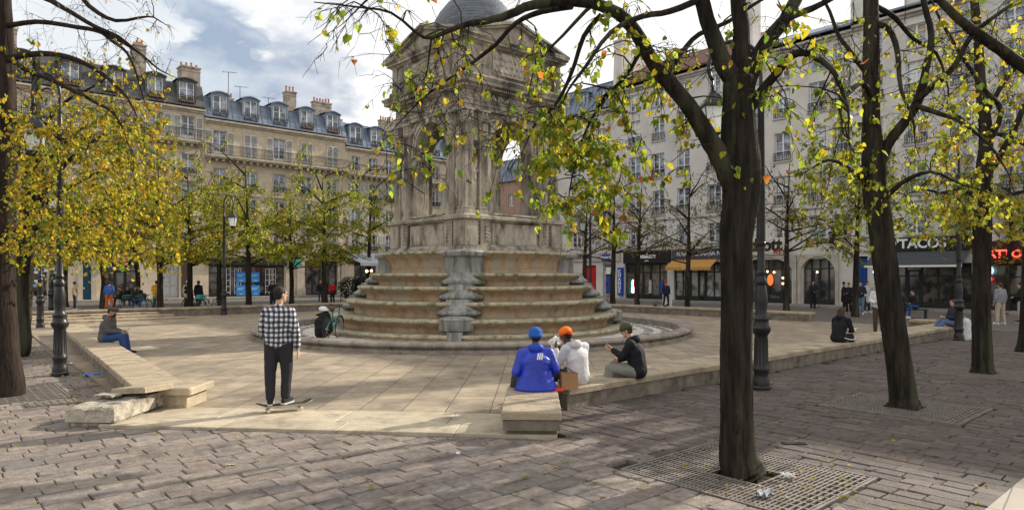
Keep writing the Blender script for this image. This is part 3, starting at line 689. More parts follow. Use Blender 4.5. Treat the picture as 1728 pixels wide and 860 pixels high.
# ================================================================ buildings
M_BEIGE0 = mat('linen_blind', (.42, .38, .30), .9)
M_WARM = mat_slabs('warm_ashlar', (.56, .47, .34), (.51, .425, .31), (.36, .29, .21), .95, .38, .006, axes='xz', bump=.15, vary=.2, stain=(.35, .52, .75, (.33, .27, .20)))
M_WARM2 = mat_slabs('pale_ashlar', (.56, .47, .35), (.52, .435, .33), (.34, .29, .22), .95, .38, .006, axes='xz', bump=.15, vary=.18, stain=(.4, .52, .75, (.36, .31, .24)))
M_PLAS = mat('pale_render', (.55, .53, .50), .9, var=.12, scale=.5, bump=.15, bscale=9, stain=(.35, .52, .75, (.40, .37, .335)))
M_PLAS2 = mat('cream_render', (.57, .545, .50), .9, var=.12, scale=.45, bump=.15, bscale=9, stain=(.4, .50, .72, (.40, .37, .33)))
M_TRIM = mat('stone_trim', (.45, .39, .31), .85, var=.2, scale=2, bump=.2, stain=(1.4, .52, .72, (.25, .21, .165)))
M_TRIMG = mat('grey_trim', (.40, .375, .345), .85, var=.2, scale=2, bump=.2, stain=(1.4, .52, .72, (.22, .20, .175)))
M_ZINC = mat('zinc_roof', (.17, .205, .26), .45, metal=.25, var=.2, scale=1.3, stain=(.8, .5, .72, (.12, .145, .19)))
M_SLATE = mat('old_slate', (.075, .075, .078), .6, var=.35, scale=3, bump=.3)
M_BROWN = mat_slabs('brown_tiles', (.22, .105, .065), (.15, .075, .05), (.06, .035, .025), .25, .18, .02, axes='xz', vary=.35)
M_WHITE = mat('white_joinery', (.66, .66, .64), .5, var=.08)
M_SHUT = mat('shutter_paint', (.56, .56, .54), .6, var=.12)
M_RAIL = mat('black_ironwork', (.02, .02, .022), .5)
M_BLK = mat('interior_dark', (.012, .012, .013), .8)
M_CHIM = mat('chimney_render', (.34, .29, .235), .9, var=.3, scale=2, bump=.3, stain=(1.5, .5, .68, (.13, .11, .09)))
M_POT = mat('terracotta', (.36, .15, .07), .8, var=.3)
M_FLOW = mat('window_flowers', (.10, .12, .035), .8, attr='col', var=.3)
def glass(name, a, b_, rough=.06, seed=0):
    m = bpy.data.materials.new(name); m.use_nodes = True; t = m.node_tree; p = t.nodes['Principled BSDF']; k_ = t.links.new
    oi = N(t, 'ShaderNodeObjectInfo'); c = N(t, 'ShaderNodeTexCoord'); 
    ad = N(t, 'ShaderNodeVectorMath', operation='ADD'); k_(c.outputs['Object'], ad.inputs[0]); k_(oi.outputs['Location'], ad.inputs[1])
    n = N(t, 'ShaderNodeTexNoise'); n.inputs['Scale'].default_value = 1.5; n.inputs['Detail'].default_value = 3; k_(ad.outputs[0], n.inputs['Vector'])
    r = N(t, 'ShaderNodeValToRGB'); r.color_ramp.elements[0].position = .42; r.color_ramp.elements[1].position = .60; r.color_ramp.elements[0].color = (*a, 1); r.color_ramp.elements[1].color = (*b_, 1)
    k_(n.outputs['Fac'], r.inputs[0]); k_(r.outputs[0], p.inputs['Base Color']); p.inputs['Roughness'].default_value = rough; p.inputs['Specular IOR Level'].default_value = .9
    return m
M_GLASS = glass('window_glass', (.03, .045, .075), (.30, .36, .46))  # pale blue patches in the pane colour stand for reflected sky
M_SHOPG = glass('shop_glass', (.014, .015, .017), (.13, .115, .095), .08)

def facade(mb, x0, x1, z0, z1, ops, dep=.28, back=None, y=0):
    xs = sorted({x0, x1, *[o[0] for o in ops], *[o[1] for o in ops]}); zs = sorted({z0, z1, *[o[2] for o in ops], *[o[3] for o in ops]})
    xs = [x for x in xs if x0 <= x <= x1]; zs = [z for z in zs if z0 <= z <= z1]
    for i in range(len(xs)-1):
        for j in range(len(zs)-1):
            cx_, cz_ = (xs[i]+xs[i+1])/2, (zs[j]+zs[j+1])/2
            if any(o[0] < cx_ < o[1] and o[2] < cz_ < o[3] for o in ops): continue
            mb.q((xs[i], y, zs[j]), (xs[i+1], y, zs[j]), (xs[i+1], y, zs[j+1]), (xs[i], y, zs[j+1]))
    for a, b_, c, d_ in [o[:4] for o in ops]:
        mb.q((a, y, c), (a, y+dep, c), (a, y+dep, d_), (a, y, d_)); mb.q((b_, y, c), (b_, y, d_), (b_, y+dep, d_), (b_, y+dep, c))
        mb.q((a, y, d_), (a, y+dep, d_), (b_, y+dep, d_), (b_, y, d_)); mb.q((a, y, c), (b_, y, c), (b_, y+dep, c), (a, y+dep, c))
WIN = {}
def window(parent, cx_, z0, wd, ht, y=.16, panes=2, m=None, dark=False):
    key = (round(wd, 2), round(ht, 2), dark)
    if key in WIN:
        src = WIN[key]; c = src.copy(); COL.objects.link(c); c.parent = parent; c.location = (cx_, y, z0)
        for ch in src.children: d_ = ch.copy(); COL.objects.link(d_); d_.parent = c
        return c
    b = MB(); f = .065; h2 = wd/2
    b.box(-h2, -h2+f, 0, .07, 0, ht); b.box(h2-f, h2, 0, .07, 0, ht); b.box(-h2+f, h2-f, 0, .07, ht-f, ht); b.box(-h2+f, h2-f, 0, .07, 0, f)
    b.box(-.055, .055, -.012, .07, f, ht-f)
    for s_ in (-1, 1):
        x0, x1 = sorted((s_*.055, s_*(h2-f))); b.box(x0, x1, .012, .06, ht*.66, ht*.66+.045)
        if ht > 1.9: b.box(x0, x1, .012, .06, .07, .42); b.box(x0, x1, .012, .06, ht*.36, ht*.36+.04)
        else: b.box(x0, x1, .012, .06, ht*.33, ht*.33+.04)
    o = b.build('window', M_WHITE, parent, loc=(cx_, y, z0))
    b = MB(); b.box(-h2+.02, h2-.02, .075, .10, .02, ht-.02); b.build('pane', M_GLASS, o); WIN[key] = o; return o
RAILS = {}
def railing(parent, x0, x1, z0, h=.9, y=-.08, sp=.11, flowers=False, name='railing'):
    ln = round(x1-x0, 2); key = (ln, h, sp)
    if key not in RAILS:
        b = MB(); b.box(0, ln, -.025, .025, h-.04, h); b.box(0, ln, -.015, .015, .05, .085); b.box(0, ln, -.010, .010, h-.2, h-.185)
        n = max(2, int(ln/sp))
        for i in range(n+1): x = ln*i/n; b.box(x-.012, x+.012, -.012, .012, 0, h-.02)
        for i in range(0, n, 2):
            x = ln*(i+1)/n; b.tube([Vector((x+.045*math.cos(t), 0, h*.42+.13*math.sin(t))) for t in [q*PI/3 for q in range(7)]], .008, 4)
        o = b.build(name, M_RAIL, parent, loc=(x0, y, z0)); RAILS[key] = o
    else: o = inst(RAILS[key], loc=(x0, y, z0), parent=parent, deep=False)
    if flowers:
        b = MB()
        for i in range(70):
            c = random.choice(((.10, .16, .03), (.07, .12, .03), (.45, .07, .04), (.20, .14, .05)))
            p = Vector((x0+random.random()*ln, y-.02+random.uniform(-.08, .08), z0+random.uniform(.25, .55))); s_ = .05
            a = Vector((random.uniform(-1, 1), random.uniform(-1, 1), random.uniform(-1, 1)))*s_; c2 = a.orthogonal().normalized()*s_
            b.q(p-a, p+c2, p+a, p-c2, col=c)
        b.box(x0+.1, x1-.1, y-.1, y+.08, z0+.12, z0+.26, col=(.16, .08, .05)); b.build('window_box', M_FLOW, parent)
    return o
SHUT = {}
def shutters(parent, cx_, z0, wd, ht, y=-.05, closed=False):
    key = (round(wd, 2), round(ht, 2))
    if key not in SHUT:
        b = MB(); sw = wd/2-.02; b.box(0, .05, 0, .04, 0, ht); b.box(sw-.05, sw, 0, .04, 0, ht); b.box(.05, sw-.05, 0, .04, 0, .08); b.box(.05, sw-.05, 0, .04, ht-.08, ht); b.box(.05, sw-.05, 0, .04, ht*.5, ht*.5+.07)
        z = .09
        while z < ht-.1:
            M = Matrix.Translation((0, .02, z)) @ Matrix.Rotation(R(35), 4, 'X'); b.box(.05, sw-.05, -.022, .022, -.004, .004, M); z += .055
        o = b.build('shutter', M_SHUT, parent); SHUT[key] = o; first = True
    src = SHUT[key]
    for i, x in enumerate((cx_-wd/2+.01, cx_+.01) if closed else (cx_-wd-.02, cx_+wd/2+.03)):
        if i == 0 and src.parent is parent and tuple(src.location) == (0, 0, 0): src.location = (x, y, z0)
        else: inst(src, loc=(x, y, z0), parent=parent, deep=False)
def chimney(roof, x, y, z0, z1, wx=1.2, wy=.5, pots=5, m=None, roof_cap=False):
    b = MB(); b.box(x-wx/2, x+wx/2, y-wy/2, y+wy/2, z0, z1); b.box(x-wx/2-.07, x+wx/2+.07, y-wy/2-.07, y+wy/2+.07, z1, z1+.14); b.box(x-wx/2-.03, x+wx/2+.03, y-wy/2-.03, y+wy/2+.03, z1-.3, z1-.2)
    c = b.build('chimney', m or M_CHIM, roof); b = MB()
    for i in range(pots):
        px_ = x-wx/2+.15+(wx-.3)*i/max(1, pots-1); hh = random.uniform(.3, .6)
        b.lathe([(.10, 0), (.085, hh*.8), (.11, hh*.85), (.10, hh)], c=(px_, y, z1+.14), n=8)
    b.build('chimney_pots', M_POT, roof)
def dormer(roof, cx_, y, z0, wd=1.2, ht=1.7, m=None, flowers=False, curved=True):
    b = MB(); m = m or M_ZINC; hw = wd/2+.16; D = 1.9
    for s_ in (-1, 1): x0, x1 = sorted((s_*wd/2, s_*hw)); b.box(x0, x1, y, y+D, z0, z0+ht)
    n = 8; vs = []
    rise = .26 if curved else .02
    for yy_ in (y-.1, y+D):
        for i in range(n+1):
            t = i/n; xx = -hw-.08+(2*hw+.16)*t; zt = z0+ht+rise*math.sin(PI*t); vs += [(cx_*0+xx, yy_, zt-.02), (xx, yy_, zt+.09)]
    k0 = 2*(n+1); fs = []
    for i in range(n): a = 2*i; fs += [(a, a+2, a+3, a+1), (k0+a, k0+a+1, k0+a+3, k0+a+2), (a+1, a+3, k0+a+3, k0+a+1), (a, k0+a, k0+a+2, a+2)]
    b.add(vs, fs); b.box(-wd/2, wd/2, y+.02, y+.12, z0+ht-.12, z0+ht+.02)
    b.q(*[(-hw+2*hw*i/n, y+.05, z0+ht+rise*math.sin(PI*i/n)*.95) for i in range(n+1)])
    b.v = [(p[0]+cx_, p[1], p[2]) for p in b.v]
    o = b.build('dormer', m, roof)
    W_ = window(roof, cx_, z0+.12, wd-.06, ht-.22, y=y+.06); W_.parent = o
    b = MB(); b.box(cx_-wd/2+.05, cx_+wd/2-.05, y+.17, y+.2, z0+.1, z0+ht-.1); b.build('dark_room', M_BLK, o)
    if flowers:
        before = set(roof.children); railing(roof, cx_-wd/2-.02, cx_+wd/2+.02, z0+.05, .7, y=y-.14, sp=.1, flowers=random.random() < .6, name='dormer_railing')
        for q_ in set(roof.children)-before: q_.parent = o
    return o
def mansard(name, x0, x1, ze, h1, set1, h2, set2, m, parent, seams=True, y0=-.25):
    """steep lower slope then shallow upper slope"""
    b = MB(); D = 12
    y1 = y0+set1; y2 = y1+set2; prof_ = [(y0, ze), (y1, ze+h1), (y2, ze+h1+h2), (D-set2, ze+h1+h2), (D, ze)]
    for i in range(len(prof_)-1): a, c = prof_[i], prof_[i+1]; b.q((x0, a[0], a[1]), (x1, a[0], a[1]), (x1, c[0], c[1]), (x0, c[0], c[1]))
    for x in (x0, x1): b.q(*[(x, p[0], p[1]) for p in prof_])
    if seams:
        x = x0+.3
        while x < x1:
            for i in range(2):
                a, c = prof_[i], prof_[i+1]; b.add([(x-.015, a[0], a[1]), (x+.015, a[0], a[1]), (x+.015, c[0], c[1]), (x-.015, c[0], c[1]), (x-.015, a[0]-.03, a[1]+.03), (x+.015, a[0]-.03, a[1]+.03), (x+.015, c[0]-.03, c[1]+.04), (x-.015, c[0]-.03, c[1]+.04)], [(4, 5, 6, 7), (0, 4, 7, 3), (1, 2, 6, 5), (0, 1, 5, 4)])
            x += .55
        b.box(x0, x1, y1-.06, y1+.05, ze+h1-.03, ze+h1+.06)
    b.box(x0, x1, y0-.12, y0+.06, ze-.06, ze+.05)
    return b.build(name, m, parent)
def body(rt, x0, x1, ze, ops, m, base=0, D=12):
    b = MB(); facade(b, x0, x1, base, ze, ops); b.q((x0, 0, base), (x0, 0, ze), (x0, D, ze), (x0, D, base)); b.q((x1, 0, base), (x1, D, base), (x1, D, ze), (x1, 0, ze)); b.q((x0, D, base), (x0, D, ze), (x1, D, ze), (x1, D, base)); b.q((x0, 0, ze), (x1, 0, ze), (x1, D, ze), (x0, D, ze))
    o = b.build('wall', m, rt)
    b = MB(); b.box(x0+.05, x1-.05, .29, .34, 3.9, ze-.05); b.build('interior', M_BLK, rt); return o
def moulding(rt, x0, x1, z, h=.25, out=.25, m=None, corbel=0, name='cornice'):
    b = MB(); b.box(x0, x1, -out*.45, 0, z-h*.5, z); b.box(x0, x1, -out, 0, z, z+h*.45)
    if corbel:
        x = x0+corbel/2
        while x < x1: b.box(x-.07, x+.07, -out*.85, -out*.4, z-h*.9, z-.002); x += corbel
    return b.build(name, m or M_TRIM, rt)
def surround(rt, cx_, z0, wd, ht, m, sill=True, name='window_surround', lintel=False):
    b = MB(); h2 = wd/2
    for s_ in (-1, 1): x0, x1 = sorted((s_*h2, s_*(h2+.14))); b.box(cx_+x0, cx_+x1, -.035, 0, z0, z0+ht)
    b.box(cx_-h2-.14, cx_+h2+.14, -.04, 0, z0+ht, z0+ht+.16)
    if sill: b.box(cx_-h2-.2, cx_+h2+.2, -.11, 0, z0-.13, z0)
    if lintel: b.box(cx_-h2-.28, cx_+h2+.28, -.22, 0, z0+ht+.32, z0+ht+.42); b.box(cx_-h2-.16, cx_+h2+.16, -.08, 0, z0+ht+.16, z0+ht+.32)
    return b.build(name, m, rt)

def sl(px):
    k_ = (px-CX)/F; O = CEN+V*44; return (k_*O.y-O.x)/(U.x-U.y*k_)
def sr(px):
    k_ = (px-CX)/F; O = CEN+U*30; return (k_*O.y-O.x)/(-V.x+V.y*k_)
OL = CEN+V*44; OR = CEN+U*30; RL = R(AU); RR = R(AU-90)

def signm(name, col, e=None): return mat('sign_'+name, col, .5, var=.04, emit=e)
WT = signm('white', (.75, .75, .75)); BK = signm('black', (.012, .012, .012)); RD = signm('red', (.55, .02, .02))
NEON = signm('neon', (.8, .05, .04), ((1, .05, .03), 4)); BL = signm('blue', (.02, .06, .35)); TEAL = signm('teal', (.03, .35, .28)); ORG = signm('awning_orange', (.46, .24, .06))
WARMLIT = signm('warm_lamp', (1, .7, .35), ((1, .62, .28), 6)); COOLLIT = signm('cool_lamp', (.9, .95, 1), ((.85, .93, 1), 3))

def shopfront(rt, x0, x1, ztop, m, n=3, door=1, zb=.12, stall=.35, glassm=None, y=.18, name='shopfront'):
    """frame of a shop window bay: stall riser, mullions, door, glass behind"""
    b = MB(); b.box(x0, x1, y, y+.12, zb, zb+stall); b.box(x0, x1, y-.02, y+.12, ztop-.14, ztop)
    for i in range(n+1): x = x0+(x1-x0)*i/n; b.box(max(x0, x-.05), min(x1, x+.05), y-.015, y+.12, zb+stall, ztop-.14)
    b.box(x0+.05, x1-.05, y, y+.1, ztop-.8, ztop-.72)
    o = b.build(name, m, rt)
    b = MB(); b.box(x0+.02, x1-.02, y+.05, y+.07, zb+stall, ztop-.1); b.build('shop_window', glassm or M_SHOPG, o)
    if door is not None:
        xa = x0+(x1-x0)*door/n+.06; xb = x0+(x1-x0)*(door+1)/n-.06; b = MB(); b.box(xa, xb, y+.0, y+.14, zb, zb+stall+.01)
        b.box(xa, xa+.1, y-.025, y, zb+.02, zb+2.2); b.box(xb-.1, xb, y-.025, y, zb+.02, zb+2.2); b.box(xa, xb, y-.02, y+.02, zb+2.2, zb+2.3); b.box(xb-.16, xb-.13, y-.09, y-.06, zb+.8, zb+1.3)
        b.build('door', m, o)
    return o
def panelled_door(rt, x0, x1, z1, m, y=.2, z0=.14, transom=True):
    b = MB(); b.box(x0, x1, y, y+.06, z0, z1); mid = (x0+x1)/2
    for s_, (a, c) in enumerate(((x0+.08, mid-.04), (mid+.04, x1-.08))):
        for (za, zb_) in ((.1, .32), (.36, .62), (.66, .93)):
            h_ = z1-z0; b.box(a+.05, c-.05, y-.03, y, z0+za*h_, z0+zb_*h_)
    b.box(mid-.02, mid+.02, y-.035, y, z0, z1); o = b.build('door', m, rt)
    b = MB(); b.ell((mid+.08, y-.07, z0+1.05), .035, .035, .035, 8, 6); b.build('handle', mat('brass', (.4, .28, .1), .35, metal=.9), o); return o
def vbox(rt, name, x0, x1, y0, y1, z0, z1, m, bv=.01):
    b = MB(); b.bbox(x0, x1, y0, y1, z0, z1, bv); return b.build(name, m, rt)

# ---- left row (faces the viewer from behind the fountain)
def left_building(x0, x1, ze, cols, rows_, m, label, ground, roofm=None, rh=(1.9, .9, .45, 2.5), balcony=None, dorm=None, closed=(), shut=False, seams=True, chims=()):
    rt = empty('apartment_building', OL, RL, label, 'building', 'apartment buildings behind the square on the left')
    ops = []
    for cx_ in cols:
        for (z0, ht, wd) in rows_: ops.append((cx_-wd/2, cx_+wd/2, z0, z0+ht))
    ops += [(a, b_, .12, t) for a, b_, t in ground]
    body(rt, x0, x1, ze, ops, m)
    for ci, cx_ in enumerate(cols):
        for ri, (z0, ht, wd) in enumerate(rows_):
            window(rt, cx_, z0, wd, ht); surround(rt, cx_, z0, wd, ht, M_TRIM, sill=ri > 0, lintel=ri in (2, 3) and not shut)
            if ri == 0:
                if balcony and (shut is False): shutters(rt, cx_, z0, wd+.1, ht, closed=ci in closed)
            else:
                if shut: shutters(rt, cx_, z0, wd, ht)
                railing(rt, cx_-wd/2-.08, cx_+wd/2+.08, z0-.02, .55 if ht < 1.9 else .8, y=-.13, flowers=random.random() < .3)
    moulding(rt, x0, x1, ze-.25, .35, .38)
    if balcony:
        z = balcony; b = MB(); b.box(x0, x1, -.85, 0, z-.16, z); b.box(x0, x1, -.75, 0, z-.28, z-.162)
        x = x0+.25
        while x < x1: b.box(x-.09, x+.09, -.62, 0, z-.52, z-.283); x += .62
        b.build('balcony', M_TRIM, rt); railing(rt, x0+.03, x1-.03, z, .95, y=-.8, sp=.13, name='balcony_railing')
    for z in (rows_[-1][0]-1.1 if len(rows_) > 1 else 4, 4.35): moulding(rt, x0, x1, z, .22, .16, name='string_course')
    rf = mansard('roof', x0, x1, ze+.1, rh[0], rh[1], rh[2], rh[3], roofm or M_ZINC, rt, seams)
    for cx_ in (dorm or ()): dormer(rf, cx_, -.05, ze+.2, 1.3, 2.05, roofm, flowers=True)
    for c in chims: chimney(rf, *c)
    return rt
xA0, xA, xB, xC, xD = -34, sl(236), sl(345), sl(583), 34
M_DARKB = mat('dark_shop_paint', (.02, .024, .024), .4, var=.1)
# B: the middle block with dormers
sp = (xB and 0)
cB = [sl(405), sl(474), sl(546)-.1]
cB = [xB+1.35+2.78*i for i in range(5)]
rowsB = [(13.0, 2.25, 1.15), (10.1, 1.75, 1.15), (7.3, 1.9, 1.15), (4.75, 1.7, 1.15)]
B = left_building(xB, xC, 16.3, cB, rowsB, M_WARM, 'sand coloured stone block with blue zinc roof and curved dormers', [(sl(352), sl(480), 3.6), (sl(512), sl(570), 3.7)],
                  balcony=12.95, dorm=[c+.0 for c in cB], closed=(1, 3, 4), chims=((xB+3.2, 3.0, 16.5, 19.0, .6, .5, 2), (xB+8.6, 1.6, 17.0, 20.3, 1.0, .9, 3), (xC-1.8, 1.8, 17.0, 19.9, 1.9, .7, 6)))
A = left_building(xA, xB, 17.0, [xA+1.25, xB-1.35], [(14.1, 2.1, 1.1), (11.1, 1.75, 1.1), (8.2, 1.9, 1.1), (5.3, 1.7, 1.1)], M_WARM2, 'narrow stone house with dark slate roof left of the zinc roofed block', [(sl(270)+.1, sl(302), 3.5)],
                  roofm=M_SLATE, rh=(2.1, 1.0, .3, 2.2), balcony=14.0, dorm=[xB-1.5, xA+1.2], chims=((xA+.35, 2.2, 17.0, 22.0, .9, 1.6, 4), (xB-.75, 2.0, 18.0, 20.9, 1.6, 1.3, 4)), seams=False)
A0 = left_building(xA0, xA, 16.9, [xA-1.5-2.7*i for i in range(11)], [(14.0, 2.0, 1.1), (11.2, 1.8, 1.1), (8.4, 1.9, 1.1), (5.8, 1.8, 1.1)], M_WARM2, 'tall stone building with big dark slate roof behind the yellow trees on the far left', [(sl(50), sl(100), 3.4), (sl(137), sl(156), 3.6), (sl(172), sl(234), 3.9)],
                   roofm=M_SLATE, rh=(2.6, 1.2, .6, 2.5), balcony=13.9, dorm=[xA-1.9-3.1*i for i in range(8)], chims=((xA-9, 3, 18, 21.6, 1.6, .7, 5),), seams=False)
C = left_building(xC, xD, 15.5, [xC+1.15+2.05*i for i in range(8)], [(13.1, 1.45, .95), (10.0, 1.75, .95), (7.3, 1.75, .95), (4.7, 1.7, .95)], M_WARM2, 'pale stone block with white shutters and dark balcony, partly behind the fountain', [(xC+1, xC+3.6, 3.3)],
                  rh=(2.2, .9, .9, 2.5), balcony=12.7, dorm=[xC+1.15+2.5*i for i in range(7)], shut=True, chims=((xC+6.2, 2.2, 16.5, 19.3, 1.8, .6, 6), (xC+12.2, 2.2, 16.5, 19.3, 1.8, .6, 6)))
# roof aerials
b = MB(); 
for (xa, za, h_) in ((xB+3.1, 19.1, 2.6), (xB+4.2, 18.6, 1.9), (xB+7.0, 18.7, 1.2)):
    b.tube([Vector((xa, 3, za-2)), Vector((xa, 3, za+h_))], .03, 4); b.tube([Vector((xa-.6, 3, za+h_*.95)), Vector((xa+.9, 3.2, za+h_*1.05))], .02, 4)
    for i in range(4): b.tube([Vector((xa-.4+.3*i, 2.8, za+h_)), Vector((xa-.4+.3*i, 3.3, za+h_))], .015, 4)
b.build('aerial', M_RAIL, [c for c in B.children if c.name.startswith('roof')][0])

# left ground floor fittings
x0, x1 = sl(352), sl(480)
vbox(B, 'fascia', x0-.2, x1+.2, -.22, 0, 3.05, 3.72, M_DARKB)
shopfront(B, x0, x1, 3.05, M_DARKB, 8, 5)
for xp in (sl(383), sl(397), sl(401), sl(449), sl(456), sl(460)):
    b = MB()
    for i in range(5): b.box(xp-.03, xp+.34, .10, .13, .5+i*.55, .535+i*.55)
    b.box(xp-.03, xp, .10, .13, .3, 2.75); b.box(xp+.31, xp+.34, .10, .13, .3, 2.75); b.build('glazing_bars', WT, B)
for xc in (sl(407), sl(431)):
    for zc in (.7, 1.95):
        vbox(B, 'poster', xc-.42, xc+.42, .06, .10, zc-.5, zc+.45, signm('poster_blue', (.03, .17, .50)))
        b = MB()
        for i in range(3): b.box(xc-.34, xc+.34-.12*i, .055, .058, zc+.2-.09*i, zc+.24-.09*i)
        b.box(xc-.15, xc+.2, .055, .058, zc-.38, zc-.32); b.build('poster_text', signm('pale_blue', (.3, .55, .75)), B)
for xp in (sl(488), sl(507), sl(575)): b = MB(); b.box(xp-.38, xp+.38, -.14, 0, .12, 4.1); b.box(xp-.46, xp+.46, -.2, 0, .12, .9); b.box(xp-.46, xp+.46, -.2, 0, 3.6, 3.8); b.build('pier', M_TRIM, B)
xp = sl(500); vbox(B, 'sign', xp-.36, xp+.36, -.32, -.205, 3.0, 3.62, TEAL); vbox(B, 'banner', xp-.36, xp+.36, -.30, -.21, 3.7, 5.3, BK)
b = MB(); b.ell((xp, -.31, 4.6), .2, .02, .25, 10, 6); b.build('banner_emblem', signm('banner_red', (.45, .08, .12)), B)
text('A', .4, xp, -.335, 3.3, signm('dark_green', (.01, .12, .09)), B)
x0, x1 = sl(512), sl(570); shopfront(B, x0+.1, x1-.1, 3.7, mat('bronze_frame', (.05, .05, .055), .4, metal=.6), 4, 1, stall=.1)
# house A: white double door
M_GDOOR = mat('grey_white_door', (.42, .43, .45), .55, var=.1)
panelled_door(A, sl(270)+.15, sl(302)-.05, 3.1, M_GDOOR); vbox(A, 'transom', sl(270)+.15, sl(302)-.05, .2, .26, 3.12, 3.48, M_BLK)
xq = sl(312); vbox(A, 'door_recess', xq-.3, xq+.3, -.03, -.002, .12, 3.4, mat('brown_door', (.06, .035, .025), .6))
# A0: beige shop, blue door, café
M_BEIGE = mat('beige_panel', (.46, .40, .31), .6, var=.08)
x0, x1 = sl(48), sl(136)
vbox(A0, 'fascia', x0, x1, -.2, 0, 3.42, 4.3, BK); vbox(A0, 'panel', sl(102), x1, -.1, 0, .12, 3.40, M_BEIGE); shopfront(A0, sl(50), sl(100), 3.4, M_BEIGE, 3, 1)
b = MB(); b.lathe([(.42, 0), (.42, .08)], n=28, M=Matrix.Translation((sl(80), -.21, 3.86)) @ Matrix.Rotation(R(90), 4, 'X')); b.build('round_sign', signm('pink_red', (.62, .09, .10)), A0)
b = MB(); b.box(sl(80)-1.3, sl(80)-.45, -.23, -.2, 3.8, 3.98); b.box(sl(80)+.45, sl(80)+.9, -.23, -.2, 3.8, 3.98); b.box(sl(80)-.3, sl(80)+.3, -.30, -.292, 3.7, 3.84); b.build('sign_stripe', WT, A0)
b = MB(); b.box(sl(115), x1-.15, -.215, -.2, 3.5, 3.56); b.build('sign_stripe', WT, A0)
for i in range(16):
    xx, zz = sl(52)+random.random()*(sl(96)-sl(52)), random.uniform(1.1, 2.9); vbox(A0, 'window_sticker', xx, xx+.28, .13, .14, zz, zz+.2, random.choice((WT, signm('pale_blue', (.3, .55, .75)), M_BEIGE)))
panelled_door(A0, sl(137)+.1, sl(156)-.05, 3.55, mat('blue_door_paint', (.02, .10, .17), .5, var=.1)); b = MB()
for xx in (sl(135), sl(158)): b.box(xx-.18, xx+.18, -.12, 0, .12, 4.2)
b.build('pier', M_TRIM, A0)
x0, x1 = sl(167), sl(236); vbox(A0, 'fascia', x0, x1, -.25, 0, 3.2, 5.0, BK)
shopfront(A0, sl(172)+.05, sl(234)-.05, 3.2, M_DARKB, 3, 1)
text('STABILIS', .62, (x0+x1)/2-.1, -.27, 4.62, WT, A0, off=.012)
text('G LA DALLE', .30, (x0+x1)/2+.25, -.27, 3.98, WT, A0, off=.006)
b = MB(); b.lathe([(.50, 0), (.50, .06)], n=30, M=Matrix.Translation(((x0+x1)/2+.1, -.27, 3.36)) @ Matrix.Rotation(R(90), 4, 'X')); b.build('round_sign', WT, A0)
b = MB(); b.lathe([(.43, 0), (.43, .02)], n=30, M=Matrix.Translation(((x0+x1)/2+.1, -.335, 3.36)) @ Matrix.Rotation(R(90), 4, 'X')); b.build('round_sign', RD, A0)
text('G', .62, (x0+x1)/2+.1, -.38, 3.36, WT, A0, off=.02)
vbox(A0, 'window_sign', sl(180), sl(196), .1, .13, 2.65, 3.05, signm('sign_blue', (.04, .10, .32)))
vbox(C, 'fascia', xC+.4, xC+4.2, -.2, 0, 3.3, 3.9, BK); shopfront(C, xC+1.05, xC+3.55, 3.3, M_DARKB, 3, 1)

# ---- right row
def right_building(x0, x1, ze, cols, rows_, m, label, ground, trim=M_TRIMG):
    rt = empty('apartment_building', OR, RR, label, 'building', 'pale apartment buildings behind the square on the right')
    ops = [(cx_-wd/2, cx_+wd/2, z0, z0+ht) for cx_ in cols for (z0, ht, wd) in rows_]+[(a, b_, .12, t) for a, b_, t in ground]
    body(rt, x0, x1, ze, ops, m)
    for cx_ in cols:
        for ri, (z0, ht, wd) in enumerate(rows_):
            window(rt, cx_, z0, wd, ht)
            b = MB(); b.box(cx_-wd/2-.12, cx_+wd/2+.12, -.09, 0, z0-.11, z0-.002); b.build('sill', trim, rt)
            if ht > 1.5: railing(rt, cx_-wd/2-.03, cx_+wd/2+.03, z0, .62, y=-.05, sp=.13)
    moulding(rt, x0, x1, ze-.25, .35, .35, trim)
    moulding(rt, x0, x1, 6.6, .14, .1, trim, name='string_course')
    return rt
RB = [sr(880), sr(1036), sr(1240), sr(1440), 24]
RBz = [17.0, 18.3, 18.3, 18.4]
rowsR = [(16.0, 1.4, 1.05), (13.15, 2.0, 1.15), (10.1, 2.0, 1.15), (7.05, 2.0, 1.15), (4.6, 1.5, 1.15)]
def cols_(a, b_, sp_): n_ = max(1, int((b_-a)/sp_)); return [a+(b_-a)*(i+.5)/n_ for i in range(n_)]
g1 = [(sr(985), sr(1006), 3.0), (sr(1017), sr(1049), 3.2)]
R1 = right_building(RB[0], RB[1], 16.8, cols_(RB[0], RB[1], 2.5), rowsR[1:], M_PLAS2, 'pale building with blue slate mansard roof just right of the fountain', g1)
g2 = [(sr(1054), sr(1126), 3.1), (sr(1137), sr(1218), 3.1)]
R2 = right_building(RB[1], RB[2], 18.1, [sr(1071), sr(1111), sr(1153), sr(1205)], rowsR, M_PLAS, 'pale rendered building with brown tiled roof above the shoe shop', g2)
g3 = [(sr(1246), sr(1336), 3.2), (sr(1354), sr(1412), 3.2), (sr(1424), sr(1438), 3.3)]
R3 = right_building(RB[2], RB[3], 18.1, [sr(1272), sr(1320), sr(1379), sr(1420)], rowsR, M_PLAS2, 'pale building with two low arches at street level behind the nearest tree', g3[:2])
g4 = [(sr(1442), sr(1464), 3.3), (sr(1476), sr(1640), 2.8), (sr(1655), sr(1655)+6, 2.8)]
R4 = right_building(RB[3], 26, 18.3, [RB[3]+1.2+2.45*i for i in range(10)], rowsR, M_PLAS, 'long pale building at the right edge above the taco and tattoo shops', g4)
rf = mansard('roof', RB[0], RB[1], 16.9, 2.4, .9, .8, 3, M_ZINC, R1, True)
for c in cols_(RB[0], RB[1], 2.2): dormer(rf, c, .0, 17.1, 1.0, 1.5)
